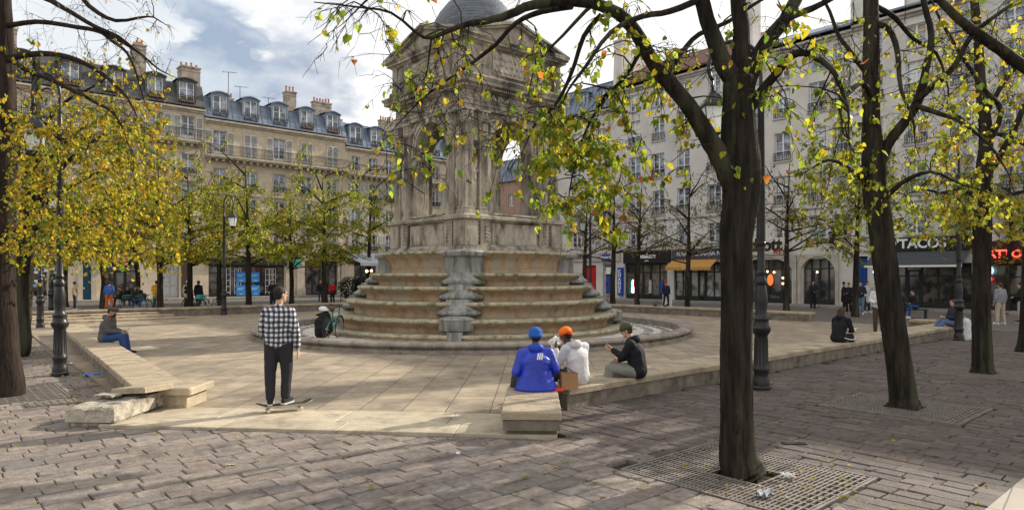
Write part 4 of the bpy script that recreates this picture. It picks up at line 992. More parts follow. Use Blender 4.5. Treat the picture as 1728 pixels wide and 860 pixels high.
chimney(rf, RB[0]+2, 2.5, 18, 21.5, 1.6, .7, 5)
def pitched(name, x0, x1, ze, rise, run, m, parent):
    b = MB(); b.q((x0, -.35, ze), (x1, -.35, ze), (x1, run, ze+rise), (x0, run, ze+rise)); b.q((x0, run, ze+rise), (x1, run, ze+rise), (x1, 12, ze), (x0, 12, ze))
    for x in (x0, x1): b.q((x, -.35, ze), (x, run, ze+rise), (x, 12, ze))
    b.box(x0, x1, -.45, -.28, ze-.1, ze+.03); return b.build(name, m, parent)
rf = pitched('roof', RB[1], RB[2], 18.35, 3.0, 4.6, M_BROWN, R2)
b = MB(); b.add([(RB[1]-.35, .1, 14), (RB[1]-.35, 8, 14), (RB[1]-.35, 8, 21.0), (RB[1]-.35, 4, 23.3), (RB[1]-.35, .4, 20.8), (RB[1]+.02, .1, 14), (RB[1]+.02, 8, 14), (RB[1]+.02, 8, 21.0), (RB[1]+.02, 4, 23.3), (RB[1]+.02, .4, 20.8)], [(0, 1, 2, 3, 4), (5, 9, 8, 7, 6), (0, 4, 9, 5), (4, 3, 8, 9), (3, 2, 7, 8)]); b.build('gable_wall', M_PLAS2, R2)
chimney(rf, RB[1]+.1, .9, 19.5, 22.6, .9, 1.0, 3, M_PLAS2)
for xx in (sr(1185), sr(1120)):
    b = MB(); M = Matrix.Translation((xx, 1.6, 19.72)) @ Matrix.Rotation(R(31.2), 4, 'X'); b.box(-.4, .4, -.5, .5, -.02, .09, M); b.build('skylight', M_GLASS, rf)
rf = pitched('roof', RB[2], RB[3], 18.35, 2.1, 4.6, M_ZINC, R3)
chimney(rf, RB[2]+.4, 1.6, 18.5, 23.2, .95, 1.2, 4, M_PLAS2); chimney(rf, RB[3]-.2, 2.2, 18.5, 22.4, 1.3, 1.0, 4, M_PLAS2)
rf = pitched('roof', RB[3], 26, 18.5, 1.6, 4.6, M_ZINC, R4)
chimney(rf, RB[3]+3.2, 2.2, 18.5, 21.4, 1.5, 1.0, 4, M_PLAS2); chimney(rf, RB[3]+12, 2.2, 18.5, 21.4, 1.5, 1.0, 4, M_PLAS2)
for rt_, x_ in ((R1, RB[1]-.5), (R2, RB[2]-.35), (R3, RB[3]-.3), (R4, RB[3]+6.2), (R4, RB[3]+13)):
    b = MB(); b.tube([Vector((x_, -.1, 4.3)), Vector((x_, -.1, 17.5 if rt_ is not R1 else 16.2))], .055, 7)
    for z_ in (6, 9, 12, 15): b.box(x_-.08, x_+.08, -.16, 0, z_, z_+.05)
    b.build('drainpipe', mat('zinc_pipe', (.30, .30, .31), .5, metal=.3), rt_)
random.seed(12)
for rt_ in (R1, R2, R3, R4):                                             # some windows have half drawn blinds or boxes of plants
    for w_ in [c for c in rt_.children if c.name.startswith('window')]:
        if random.random() < .35:
            h_ = w_.dimensions.z; q_ = random.uniform(.3, .8)*h_; b = MB(); b.box(-.42, .42, .066, .072, h_-q_, h_-.05); b.build('blind', M_WHITE if random.random() < .6 else M_BEIGE0, w_)
# shops, from the fountain to the right
M_REDD = mat('red_door', (.42, .02, .02), .45)
panelled_door(R1, sr(986)+.1, sr(1005)-.05, 2.95, M_REDD)
vbox(R1, 'fascia', sr(960), sr(1048), -.14, 0, 3.32, 4.12, M_TRIMG)
text('VOYAGES', .5, sr(985), -.15, 3.75, BK, R1, off=.02)
vbox(R1, 'sign', sr(1018), sr(1032), -.22, -.145, 3.35, 3.95, BL); text('CHANGE', .30, (sr(1018)+sr(1032))/2, -.235, 3.65, WT, R1, off=.006)
shopfront(R1, sr(1017)+.05, sr(1049)-.05, 3.2, mat('cream_frame', (.45, .43, .38), .5), 2, 0)
for i, cc in enumerate((BL, signm('yellow', (.55, .45, .05)), BL, signm('yellow', (.55, .45, .05)), WT, BL)):
    xx = sr(1019)+.12+(i % 2)*1.15; vbox(R1, 'window_poster', xx, xx+.8, .12, .15, .6+.8*(i//2), 1.2+.8*(i//2), cc)
vbox(R2, 'sign', sr(1047)-.1, sr(1053), -.3, -.01, .35, 2.75, BL); text('C\nH\nA\nN\nG\nE', .42, (sr(1047)-.1+sr(1053))/2, -.315, 1.55, WT, R2, off=.012)
vbox(R2, 'fascia', sr(1053)+.05, sr(1133), -.2, 0, 3.1, 4.15, BK); text('sneakers', .55, sr(1093), -.215, 3.68, WT, R2, off=.012); text('paris', .2, sr(1094), -.215, 3.3, WT, R2)
shopfront(R2, sr(1055), sr(1126), 3.1, M_DARKB, 5, 2)
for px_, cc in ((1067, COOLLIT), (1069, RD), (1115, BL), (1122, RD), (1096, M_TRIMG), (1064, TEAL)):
    xx = sr(px_); b = MB(); b.ell((xx, .1, 1.35), .16, .05, .38, 10, 7); b.box(xx-.14, xx+.14, .06, .14, .6, 1.1); b.build('clothing_display', cc, R2)  # one display wears the glowing lamp material, though it is no lamp
vbox(R2, 'fascia', sr(1136), sr(1238), -.2, 0, 3.35, 4.15, mat('blue_grey_fascia', (.05, .055, .075), .5)); text('NAASA CHAABA NAAN', .46, sr(1190), -.215, 3.75, mat('silver_letters', (.5, .52, .58), .4), R2, off=.01)
shopfront(R2, sr(1138), sr(1217), 3.1, M_DARKB, 6, 3, glassm=glass('lit_glass', (.06, .07, .06), (.35, .36, .34)))
b = MB(); xa, xb = sr(1137), sr(1213)
b.add([(xa, -.05, 3.38), (xb, -.05, 3.38), (xb, -1.15, 2.72), (xa, -1.15, 2.72), (xa, -1.15, 2.48), (xb, -1.15, 2.48)], [(0, 3, 2, 1), (3, 4, 5, 2), (0, 4, 3)])
b.add([(xa, -.06, 3.34), (xb, -.06, 3.34), (xb, -1.12, 2.70), (xa, -1.12, 2.70)], [(0, 1, 2, 3)]); b.build('awning', ORG, R2)
text('RESTAURANT', .16, (xa+xb)/2, -1.165, 2.6, WT, R2)
# arch shops
vbox(R3, 'sign', sr(1254), sr(1333), -.2, 0, 3.55, 4.75, signm('cream', (.62, .60, .54)))
text('Schott', 1.25, (sr(1254)+sr(1333))/2-.25, -.215, 4.22, BK, R3, off=.045, space=.95); text('N.Y.C', .36, sr(1318), -.22, 3.72, RD, R3, off=.012)
def arch_bay(rt, x0, x1, zt, hw, spr):
    b = MB(); arch_wall(b, x0, x1, .12, zt, hw, spr, -.12, .3, cx=(x0+x1)/2); return b
M_ARCH = mat('arch_stone', (.40, .365, .315), .85, var=.22, scale=2, bump=.3)
for (a, c) in ((sr(1246), sr(1345)), (sr(1347), sr(1416))):
    hw_ = (c-a)/2-.22; zt = 3.5; spr = zt-.12-hw_ if hw_ < 1.5 else 2.1
    b = MB(); n = 18; cx_ = (a+c)/2; el = min(1, (zt-.15-spr)/hw_)
    bb = MB(); arch_wall(bb, a, c, .12, zt, hw_, 0, -.12, .28, cx=cx_)
    # flatten the arc to a basket arch
    bb.v = [(p[0], p[1], (spr+p[2]*el) if (0 < p[2] < zt and abs(p[2]-.12) > 1e-4 and p[2] != zt) else (spr if p[2] == 0 else p[2])) for p in bb.v]
    bb.build('arch', M_ARCH, R3)
    shopfront(R3, a+.22, c-.22, 3.3, M_DARKB, 4, 1, y=.3)
for px_, z in ((1292, 2.35), (1303, 2.3), (1318, 1.9), (1318, 1.5), (1376, 2.3), (1408, 2.3)):
    b = MB(); b.ell((sr(px_), .26, z), .07, .05, .07, 8, 6); b.build('lamp', WARMLIT, R3)
b = MB(); b.ell((sr(1297), .24, 1.75), .24, .05, .42, 10, 8); b.build('clothing_display', signm('orange', (.6, .15, .04), ((1, .25, .06), .5)), R3)  # glow put into the garment itself, though it is no lamp
b = MB(); b.box(sr(1408)-.05, sr(1413)+.05, -.8, -.1, 4.15, 4.95); b.build('projecting_sign', BK, R3); text('F', .6, sr(1410), -.83, 4.55, signm('grey_letter', (.25, .25, .25)), R3)
panelled_door(R4, sr(1442)+.1, sr(1464)-.05, 3.2, mat('bright_blue_door', (.012, .06, .25), .5)); 
# taco place with grey awning
vbox(R4, 'fascia', sr(1470), sr(1645), -.2, 0, 3.55, 4.4, BK); text('O\'TACOS', .78, sr(1546), -.215, 3.98, WT, R4, off=.022)
xa, xb = sr(1476), sr(1638); b = MB()
b.add([(xa, -.1, 3.55), (xb, -.1, 3.55), (xb, -1.7, 2.66), (xa, -1.7, 2.66)], [(0, 3, 2, 1)]); b.add([(xa, -.11, 3.5), (xb, -.11, 3.5), (xb, -1.68, 2.62), (xa, -1.68, 2.62)], [(0, 1, 2, 3)]); b.build('awning', mat('grey_canvas', (.06, .065, .075), .8), R4)
b = MB(); b.box(xa, xb, -1.74, -1.68, 2.56, 2.67); b.build('awning_edge', WT, R4)
shopfront(R4, sr(1476), sr(1640), 2.8, M_DARKB, 6, 2)
b = MB(); b.lathe([(.22, 0), (.22, .05)], n=20, M=Matrix.Translation((sr(1486), -.6, 2.3)) @ Matrix.Rotation(R(90), 4, 'X')); b.build('round_light', COOLLIT, R4)
vbox(R4, 'fascia', sr(1650), sr(1650)+7, -.2, 0, 2.75, 4.0, mat('black_red_fascia', (.05, .015, .015), .5)); text('TATTOO PIERCING', .62, sr(1652)+.1, -.22, 3.25, NEON, R4, off=.012, align='LEFT', sx=.95)
shopfront(R4, sr(1655), sr(1655)+6, 2.75, M_DARKB, 5, 2)
b = MB(); b.lathe([(.22, 0), (.28, .03), (.22, .05)], n=20, M=Matrix.Translation((sr(1668), -.05, 2.35)) @ Matrix.Rotation(R(90), 4, 'X')); b.build('neon_ring', signm('blue_neon', (.3, .7, 1), ((.3, .7, 1), 1.5)), R4)
vbox(R4, 'neon_sign', sr(1662), sr(1674), -.06, -.03, 1.78, 1.98, NEON); vbox(R4, 'neon_sign', sr(1662)-.5, sr(1664), -.23, -.2, 4.15, 4.3, NEON)
# building far behind through the gap between the rows
bx = empty('distant_building', uv(48, 62), R(AU-90), 'far brick and slate building seen through the right arch of the fountain', 'building')
b = MB(); ops = [(x, x+1.2, z, z+1.8) for x in range(-24, 24, 3) for z in (3, 6, 9, 12)]; facade(b, -26, 26, 0, 15.5, ops); b.q((-26, 0, 15.5), (26, 0, 15.5), (26, 10, 15.5), (-26, 10, 15.5)); b.build('wall', mat_slabs('pink_brick', (.34, .20, .15), (.28, .165, .125), (.4, .36, .3), .3, .12, .01, axes='xz'), bx)
for x in range(-24, 24, 3):
    for z in (3, 6, 9, 12): window(bx, x+.6, z, 1.2, 1.8)
mansard('roof', -26, 26, 15.6, 3.2, 1.0, .8, 3, M_ZINC, bx)

# ================================================================ trees
M_BARK = mat('dark_bark', (.028, .023, .019), .95, spec=.08, var=.6, scale=16, bump=1.0, bscale=30, stretch=(1, 1, .13), stain=(3, .50, .60, (.062, .060, .038)))
M_BARKL = mat('brown_bark', (.036, .027, .022), .95, spec=.08, var=.5, scale=14, bump=1.0, bscale=28, stretch=(1, 1, .15))
M_LEAF = mat('autumn_leaf', (.2, .2, .02), .5, attr='col', var=.28, scale=55, trans=.68, spec=.25)
PAL = {'near': [((.42, .42, .035), 5), ((.30, .38, .035), 5), ((.52, .42, .03), 3), ((.14, .22, .03), 3), ((.50, .17, .03), .45), ((.60, .36, .05), .6)],
       'gold': [((.58, .42, .03), 6), ((.45, .38, .035), 5), ((.30, .33, .03), 4), ((.56, .27, .03), 1.1), ((.13, .19, .025), 3), ((.36, .22, .04), .7)],
       'lime': [((.42, .42, .045), 6), ((.32, .36, .04), 6), ((.50, .44, .05), 3), ((.16, .22, .03), 3), ((.40, .26, .04), .8)],
       'rust': [((.30, .22, .05), 4), ((.22, .20, .05), 4), ((.34, .16, .05), 2), ((.2, .13, .06), 2)]}
def pick(p):
    l = PAL[p]; t = random.random()*sum(x[1] for x in l)
    for c, w_ in l:
        t -= w_
        if t <= 0: break
    f = random.uniform(.6, 1.3); return (c[0]*f, c[1]*f, c[2]*f)
def rv(): 
    while True:
        v = Vector((random.uniform(-1, 1), random.uniform(-1, 1), random.uniform(-1, 1)))
        if .01 < v.length < 1: return v.normalized()
def leaf(mb, p, s, pal, simple=False):
    """folded leaf hanging from p"""
    d = (Vector((0, 0, -1))+rv()*.85).normalized(); x = d.cross(rv()); x = x.normalized(); nrm = d.cross(x); c = pick(pal)
    if simple:
        a = x*s*.42; mb.q(p, p+d*s*.5+a, p+d*s, p+d*s*.5-a, col=c); return
    up = nrm*s*random.uniform(.05, .30); tw = nrm*s*random.uniform(-.2, .2); v = [p+d*s*.10, p+x*s*.30-d*s*.02+up, p+x*s*.46+d*s*.36+up, p+x*s*.28+d*s*.72+up*.6, p+d*s*1.05+tw, p-x*s*.28+d*s*.72+up*.6, p-x*s*.46+d*s*.36+up, p-x*s*.30-d*s*.02+up, p+d*s*.5]
    mb.add(v, [(0, 1, 2, 8), (8, 2, 3, 4), (0, 8, 6, 7), (8, 4, 5, 6)], c)
class Tree:
    def __init__(s, pal, leafsize, simple=False): s.w = MB(); s.t = MB(); s.l = MB(); s.pal = pal; s.ls = leafsize; s.simple = simple; s.nodes = []
    def limb(s, pts, rad, n=10, trunk=False, sub=3, wob=.03, ridge=0):
        pts = list(pts); rad = list(rad)
        if not trunk:
            rad = [r_*.9 for r_ in rad]; d_ = (pts[-1]-pts[-2]).normalized()
            if rad[-1] > .005:
                for q_ in (1, 2, 3): d_ = (d_+rv()*.35+Vector((0, 0, -.12))).normalized(); pts.append(pts[-1]+d_*min(.45, 9*rad[-1]+.12)); rad.append(rad[-1]*(.6, .45, .25)[q_-1])
        P = []; Rr = []; m = len(pts)
        for i in range(m-1):
            p0 = pts[max(i-1, 0)]; p1 = pts[i]; p2 = pts[i+1]; p3 = pts[min(i+2, m-1)]
            for q in range(sub):
                t = q/sub; P.append(.5*((2*p1)+(p2-p0)*t+(2*p0-5*p1+4*p2-p3)*t*t+(3*p1-p0-3*p2+p3)*t**3)); Rr.append(rad[i]*(1-t)+rad[i+1]*t)
        P.append(pts[-1]); Rr.append(rad[-1])
        for i in range(1, len(P)-1): P[i] = P[i]+rv()*Rr[i]*wob*3
        (s.w if trunk else s.t).tube(P, [r*(1+random.uniform(-wob, wob)) for r in Rr], n, ridge=ridge)
        for p, r in zip(P, Rr): s.nodes.append((p, r))
        return P
    def twig(s, a, b, r, nleaf, sag=.15, subs=3, lf=.5):
        L_ = (b-a).length; m = max(4, int(L_/.14)); m = min(m, 12); side = rv()*L_*.10; P = []
        arch = Vector((0, 0, 1))*L_*sag
        for i in range(m+1):
            t = i/m; P.append(a.lerp(b, t)+arch*math.sin(PI*min(t*1.1, 1))+side*math.sin(PI*t*1.5)+(rv()*L_*.018 if 0 < i else Vector()))
        s.t.tube(P, [r*(1-.78*i/m) for i in range(m+1)], 5 if r > .012 else 4, cap=False)
        ends = [P]
        for _ in range(subs):
            i = random.randint(m//3, m); d = (b-a).normalized()*.6+rv()*.7+Vector((0, 0, -.55)); l = L_*random.uniform(.18, .42); q0 = P[i]; Q = [q0]
            for k_ in range(1, 5): Q.append(q0+d.normalized()*l*k_/4+Vector((0, 0, -.10*l*(k_/4)**2))+rv()*l*.04)
            s.t.tube(Q, [r*.38*(1-.6*k_/4)+.0008 for k_ in range(5)], 3, cap=False); ends.append(Q)
        for _ in range(nleaf):
            Q = random.choice(ends); t = 1-(random.random()**1.3)*lf if Q is P else random.uniform(.25, 1); i = min(int(t*(len(Q)-1)), len(Q)-2)
            p = Q[i].lerp(Q[i+1], random.random())+rv()*s.ls*.35; leaf(s.l, p, s.ls*random.uniform(.5, 1.35), s.pal, s.simple)
        return P
    def nearest(s, p, maxr=1e9, k_=6):
        c = sorted(s.nodes, key=lambda n_: (n_[0]-p).length+(0 if n_[1] < maxr else 9)-(.35 if n_[0].z > p.z else 0))[:k_]; return random.choice(c)
    def finish(s, name, base, label, group, bark, cat='tree'):
        rt = empty(name, base, 0, label, cat, group); M = Matrix.Translation(-Vector(base))
        for nm, mb, mt in (('trunk', s.w, bark), ('branches', s.t, bark), ('foliage', s.l, M_LEAF)):
            if not mb.v: continue
            mb.v = [tuple(M @ Vector(p)) for p in mb.v]; mb.build(nm, mt, rt, smooth=nm != 'foliage')
        return rt
def trunk_bulge(base, r): return [base+Vector((0, 0, -.05)), base+Vector((0, 0, .12))], [r*1.28, r*1.08]
random.seed(21)
# ---- the nearest tree
T = Tree('near', .070); D0 = 7.0
g0_ = Vector((2.43, 6.95, -.04))
T.limb([g0_, W(1245, 770, 6.97), W(1243, 700, 6.97), W(1241, 600, 6.98), W(1243, 500, 7.0), W(1242, 400, 7.0), W(1250, 330, 7.02), W(1250, 275, 7.02), W(1246, 200, 7.03), W(1246, 135, 7.05)],
       [.212, .188, .160, .151, .151, .160, .180, .190, .165, .150], 60, True, 14, .004, .014)
T.limb([W(1240, 320, 7.0), W(1222, 280, 6.95), W(1200, 240, 6.9), W(1172, 192, 6.85), W(1140, 153, 6.8), W(1105, 110, 6.7), W(1080, 68, 6.6), W(1055, 32, 6.5), W(1015, 10, 6.4), W(960, 2, 6.3), W(900, 8, 6.2), W(860, 25, 6.1), W(820, 36, 6.05), W(785, 42, 6.0), W(750, 55, 5.9), W(715, 63, 5.85), W(660, 22, 5.8), W(600, 12, 5.8), W(530, 4, 5.8)],
       [.13, .115, .105, .095, .088, .082, .075, .068, .062, .056, .048, .042, .034, .028, .022, .016, .012, .009, .005], 12)
T.limb([W(965, 10, 6.3), W(914, 20, 6.5), W(872, 38, 6.7), W(838, 74, 6.8), W(803, 102, 6.9), W(785, 115, 7), W(755, 135, 7.1), W(715, 165, 7.2), W(680, 200, 7.3), W(645, 240, 7.4)], [.04, .032, .027, .023, .020, .017, .013, .010, .007, .004], 8)
T.limb([W(1246, 150, 7.05), W(1222, 110, 7.0), W(1200, 55, 6.95), W(1180, -15, 6.9), W(1165, -80, 6.9)], [.125, .105, .09, .08, .07], 12)
T.limb([W(1246, 150, 7.05), W(1252, 70, 7.1), W(1245, -10, 7.2), W(1248, -110, 7.3), W(1230, -260, 7.5)], [.14, .10, .09, .08, .05], 12)
T.limb([W(1250, 160, 7.0), W(1270, 115, 7.1), W(1292, 72, 7.1), W(1325, 32, 7.2), W(1352, -20, 7.3), W(1400, -120, 7.5)], [.12, .10, .09, .08, .07, .05], 12)
T.limb([W(1262, 190, 7.0), W(1285, 155, 6.9), W(1306, 130, 6.8), W(1332, 97, 6.7), W(1358, 90, 6.6), W(1400, 113, 6.5), W(1422, 155, 6.4), W(1432, 190, 6.3)], [.06, .055, .05, .045, .04, .032, .022, .012], 8)
T.limb([W(1325, 32, 7.2), W(1370, 15, 7.2), W(1420, -10, 7.2), W(1480, -40, 7.2)], [.05, .04, .03, .02], 8)
T.limb([W(1100, 112, 6.7), W(1122, 130, 6.8), W(1150, 90, 7), W(1180, 58, 7.2), W(1230, 36, 7.4), W(1285, 0, 7.6)], [.035, .034, .032, .030, .026, .02], 7)
T.limb([W(1015, 25, 6.4), W(985, 62, 6.5), W(962, 130, 6.6), W(935, 180, 6.7), W(905, 205, 6.8), W(880, 260, 6.8)], [.03, .026, .022, .018, .013, .006], 7)
T.limb([W(1085, 80, 6.6), W(1055, 130, 6.9), W(1020, 165, 7.1), W(985, 230, 7.2), W(965, 300, 7.2), W(958, 350, 7.2)], [.026, .022, .018, .014, .010, .005], 7)
T.limb([W(1180, 0, 6.9), W(1130, 20, 6.5), W(1085, 28, 6.2), W(1030, 55, 6.0), W(990, 110, 5.9), W(960, 150, 5.9), W(950, 172, 5.9)], [.04, .034, .030, .024, .018, .012, .006], 7)
T.limb([W(1245, -20, 7.2), W(1195, -60, 6.2), W(1100, -90, 5.6), W(980, -70, 5.2), W(860, -50, 5.1), W(740, -30, 5.1), W(640, -12, 5.2)], [.07, .06, .05, .04, .03, .02, .012], 9)
T.limb([W(1200, -60, 6.3), W(1090, -40, 7.4), W(1010, 0, 8.0), W(950, 60, 8.2), W(905, 110, 8.3), W(890, 170, 8.4)], [.05, .04, .03, .022, .014, .006], 7)
base_nodes = list(T.nodes)
def region(n, xr, yr, dr, leaves, r=.011, subs=3, mn=.3, mx_=1.6, sag=.14):
    for _ in range(n):
        e_ = W(random.uniform(*xr), random.uniform(*yr), random.uniform(*dr))
        cand = [q for q in base_nodes if mn < (q[0]-e_).length < mx_ and q[0].z > e_.z-.2 and q[1] < .1]
        if not cand: cand = sorted([q for q in base_nodes if q[1] < .1], key=lambda q: (q[0]-e_).length)[:5]
        cand.sort(key=lambda q: (q[0]-e_).length+random.uniform(0, .5)); a = cand[0]
        P = T.twig(a[0], e_, min(r, a[1]*.8)*random.uniform(.7, 1.2), leaves if isinstance(leaves, int) else random.randint(*leaves), sag, subs, .45)
        if random.random() < .5:
            for p in P[len(P)//2:]: base_nodes.append((p, .006))
region(36, (880, 1010), (90, 300), (6.2, 7.8), (7, 14), subs=5)
region(52, (900, 1060), (190, 405), (6.4, 7.8), (12, 22))
region(22, (1010, 1150), (150, 340), (6.5, 7.6), (8, 16), subs=5)
region(16, (1080, 1160), (110, 330), (6.6, 7.8), (4, 9))
region(46, (650, 900), (20, 260), (5.5, 7.4), (1, 5), r=.008, subs=5)
region(24, (600, 760), (120, 330), (5.8, 7.4), (1, 4), r=.007, subs=4)
region(20, (700, 900), (210, 345), (6.0, 7.2), (2, 5), r=.007, subs=4)
region(20, (520, 700), (10, 120), (5.4, 6.6), (0, 3), r=.007, subs=6)
region(14, (1150, 1240), (60, 220), (6.4, 7.6), (1, 4))
region(26, (1270, 1460), (60, 300), (6.0, 7.2), (3, 8))
region(16, (1270, 1400), (-30, 110), (5.8, 7.0), (3, 6))
region(26, (900, 1160), (0, 120), (5.6, 7.4), (2, 6), r=.008, subs=4)
region(60, (620, 1150), (-20, 330), (5.6, 7.6), (0, 2), r=.006, subs=6)
region(40, (1180, 1480), (-20, 260), (6, 7.6), (0, 2), r=.006, subs=6)
T.finish('linden_tree', g0_, 'nearest big tree with dark fluted trunk standing in the right foreground grate', 'autumn linden trees round the square', M_BARK)
b = MB(); b.ell(W(1245, 715, 6.79), .035, .03, .10, 10, 8); b.ell(W(1245, 715, 6.775), .016, .03, .065, 8, 6); b.build('bark_scar', M_BARKL, [o for o in COL.objects if o.name == 'linden_tree'][0], smooth=True).matrix_parent_inverse = Matrix.Translation(-g0_)

def free_tree(label, base, r, trunk_px, limbs, pal, regions, leafs=.08, bark=None, group='autumn linden trees round the square', seed=1, simple=False):
    random.seed(seed); t = Tree(pal, leafs, simple); base = Vector(base)
    pts = [base]+[W(*p[:3]) for p in trunk_px]; t.limb(pts, [r*1.18]+[p[3] for p in trunk_px], 40, True, 9, .006, .012)
    for l in limbs: t.limb([W(*p[:3]) for p in l], [p[3] for p in l], 8)
    nodes = [q for q in t.nodes if q[0].z > 2.0]
    for (n, xr, yr, dr, lv, r_, subs) in regions:
        for _ in range(n):
            e_ = W(random.uniform(*xr), random.uniform(*yr), random.uniform(*dr)); cand = sorted(random.sample(nodes, min(60, len(nodes))), key=lambda q: (q[0]-e_).length)[0]
            if (cand[0]-e_).length > 3.0: cand = sorted(nodes, key=lambda q: (q[0]-e_).length)[0]
            P = t.twig(cand[0], e_, min(r_, cand[1]*.8)*random.uniform(.7, 1.2), random.randint(*lv), .12, subs, .6)
            if random.random() < .7: nodes += [(p, r_*.5) for p in P[len(P)//2:]]
    return t.finish('linden_tree', base, label, group, bark or M_BARK)
# second tree on the right
free_tree('leaning dark trunk tree, second from the right foreground, forking in two', (6.15, 10.5, -.04), .22,
    [(1524, 672, 10.5, .20), (1515, 600, 10.5, .175), (1500, 500, 10.5, .17), (1488, 400, 10.5, .17), (1477, 320, 10.5, .18), (1474, 270, 10.5, .17), (1470, 200, 10.5, .12), (1470, 100, 10.5, .115), (1470, 0, 10.5, .10), (1466, -120, 10.5, .07)],
    [[(1482, 290, 10.5, .10), (1497, 245, 10.4, .095), (1528, 205, 10.3, .09), (1550, 170, 10.2, .08), (1562, 120, 10.2, .06), (1572, 60, 10.2, .05), (1560, 10, 10.2, .045), (1548, -60, 10.2, .04)],
     [(1545, 172, 10.2, .06), (1575, 145, 10, .05), (1612, 110, 9.8, .045), (1640, 60, 9.7, .04), (1690, 20, 9.6, .03), (1740, -10, 9.6, .02)],
     [(1545, 178, 10.2, .05), (1580, 190, 9.9, .04), (1620, 205, 9.7, .03), (1670, 245, 9.6, .02), (1700, 290, 9.6, .01)],
     [(1468, 130, 10.5, .05), (1440, 95, 10.6, .045), (1415, 60, 10.7, .035), (1400, 20, 10.8, .03)],
     [(1472, 170, 10.5, .05), (1455, 140, 10.0, .045), (1430, 160, 9.6, .035), (1418, 175, 9.4, .03), (1420, 200, 9.3, .015)],
     [(1473, 40, 10.5, .06), (1500, 50, 10.3, .05), (1515, 90, 10.0, .045), (1520, 150, 9.8, .03), (1540, 200, 9.7, .02)],
     [(1475, 10, 10.5, .05), (1510, 30, 10.8, .045), (1540, 65, 11, .035), (1580, 90, 11.2, .03), (1600, 150, 11.3, .015)],
     [(1478, 330, 10.5, .05), (1440, 290, 10.6, .035), (1400, 270, 10.8, .025), (1360, 290, 10.8, .012)],
     [(1480, 350, 10.5, .05), (1520, 310, 10.2, .04), (1570, 290, 10, .03), (1620, 310, 9.9, .015)]],
    'lime', [(90, (1380, 1660), (160, 385), (9.2, 12), (7, 13), .010, 3), (60, (1340, 1480), (200, 420), (9.6, 11.6), (4, 9), .009, 4), (70, (1400, 1728), (20, 220), (9.2, 11.5), (2, 6), .010, 5), (26, (1520, 1720), (320, 395), (9.6, 12), (7, 13), .009, 3), (70, (1360, 1700), (100, 400), (10, 12), (0, 2), .009, 8)], .072, seed=3)
free_tree('slim dark straight tree near the right edge with its own grate', (9.98, 14.2, -.04), .20,
    [(1658, 612, 14.2, .19), (1656, 540, 14.2, .17), (1657, 450, 14.2, .165), (1658, 370, 14.2, .165), (1660, 300, 14.2, .155), (1664, 230, 14.2, .12), (1655, 150, 14.2, .10), (1650, 60, 14.2, .08), (1640, -40, 14.2, .06)],
    [[(1660, 300, 14.2, .09), (1690, 260, 14, .08), (1720, 200, 13.8, .06), (1750, 120, 13.6, .05)], [(1660, 340, 14.2, .07), (1625, 320, 14, .05), (1590, 325, 13.8, .035), (1560, 320, 13.7, .02)], [(1662, 250, 14.2, .07), (1690, 190, 14, .06), (1660, 150, 13.8, .05), (1620, 90, 13.6, .04), (1585, 30, 13.5, .03)],
     [(1660, 345, 14.2, .07), (1700, 330, 13.8, .05), (1740, 320, 13.6, .03)], [(1665, 190, 14.2, .06), (1700, 130, 14, .05), (1740, 90, 13.8, .03)]],
    'gold', [(110, (1560, 1745), (230, 410), (12.8, 15.5), (8, 14), .010, 3), (80, (1560, 1760), (20, 260), (12.6, 15.6), (3, 7), .010, 6)], .078, seed=5)
free_tree('tree just outside the right edge sending a thick branch across the top right corner', (13.9, 18.1, -.04), .22,
    [(1735, 560, 18.1, .2), (1738, 450, 18, .18), (1742, 350, 18, .18), (1748, 250, 18, .16), (1750, 100, 18, .12), (1755, -60, 18, .1)],
    [[(1748, 330, 18, .14), (1790, 230, 15, .13), (1800, 160, 12, .12), (1740, 120, 10, .10), (1690, 85, 9.5, .09), (1640, 50, 9.3, .075), (1600, 15, 9.2, .06), (1560, -25, 9.2, .05), (1520, -60, 9.2, .04)], [(1745, 250, 18, .08), (1700, 230, 17, .06), (1650, 220, 16.5, .05), (1610, 190, 16.5, .03)]],
    'gold', [(90, (1580, 1780), (60, 410), (15.5, 20), (5, 11), .012, 4), (50, (1560, 1740), (-40, 180), (8.8, 10.5), (1, 3), .009, 5)], .10, seed=6)
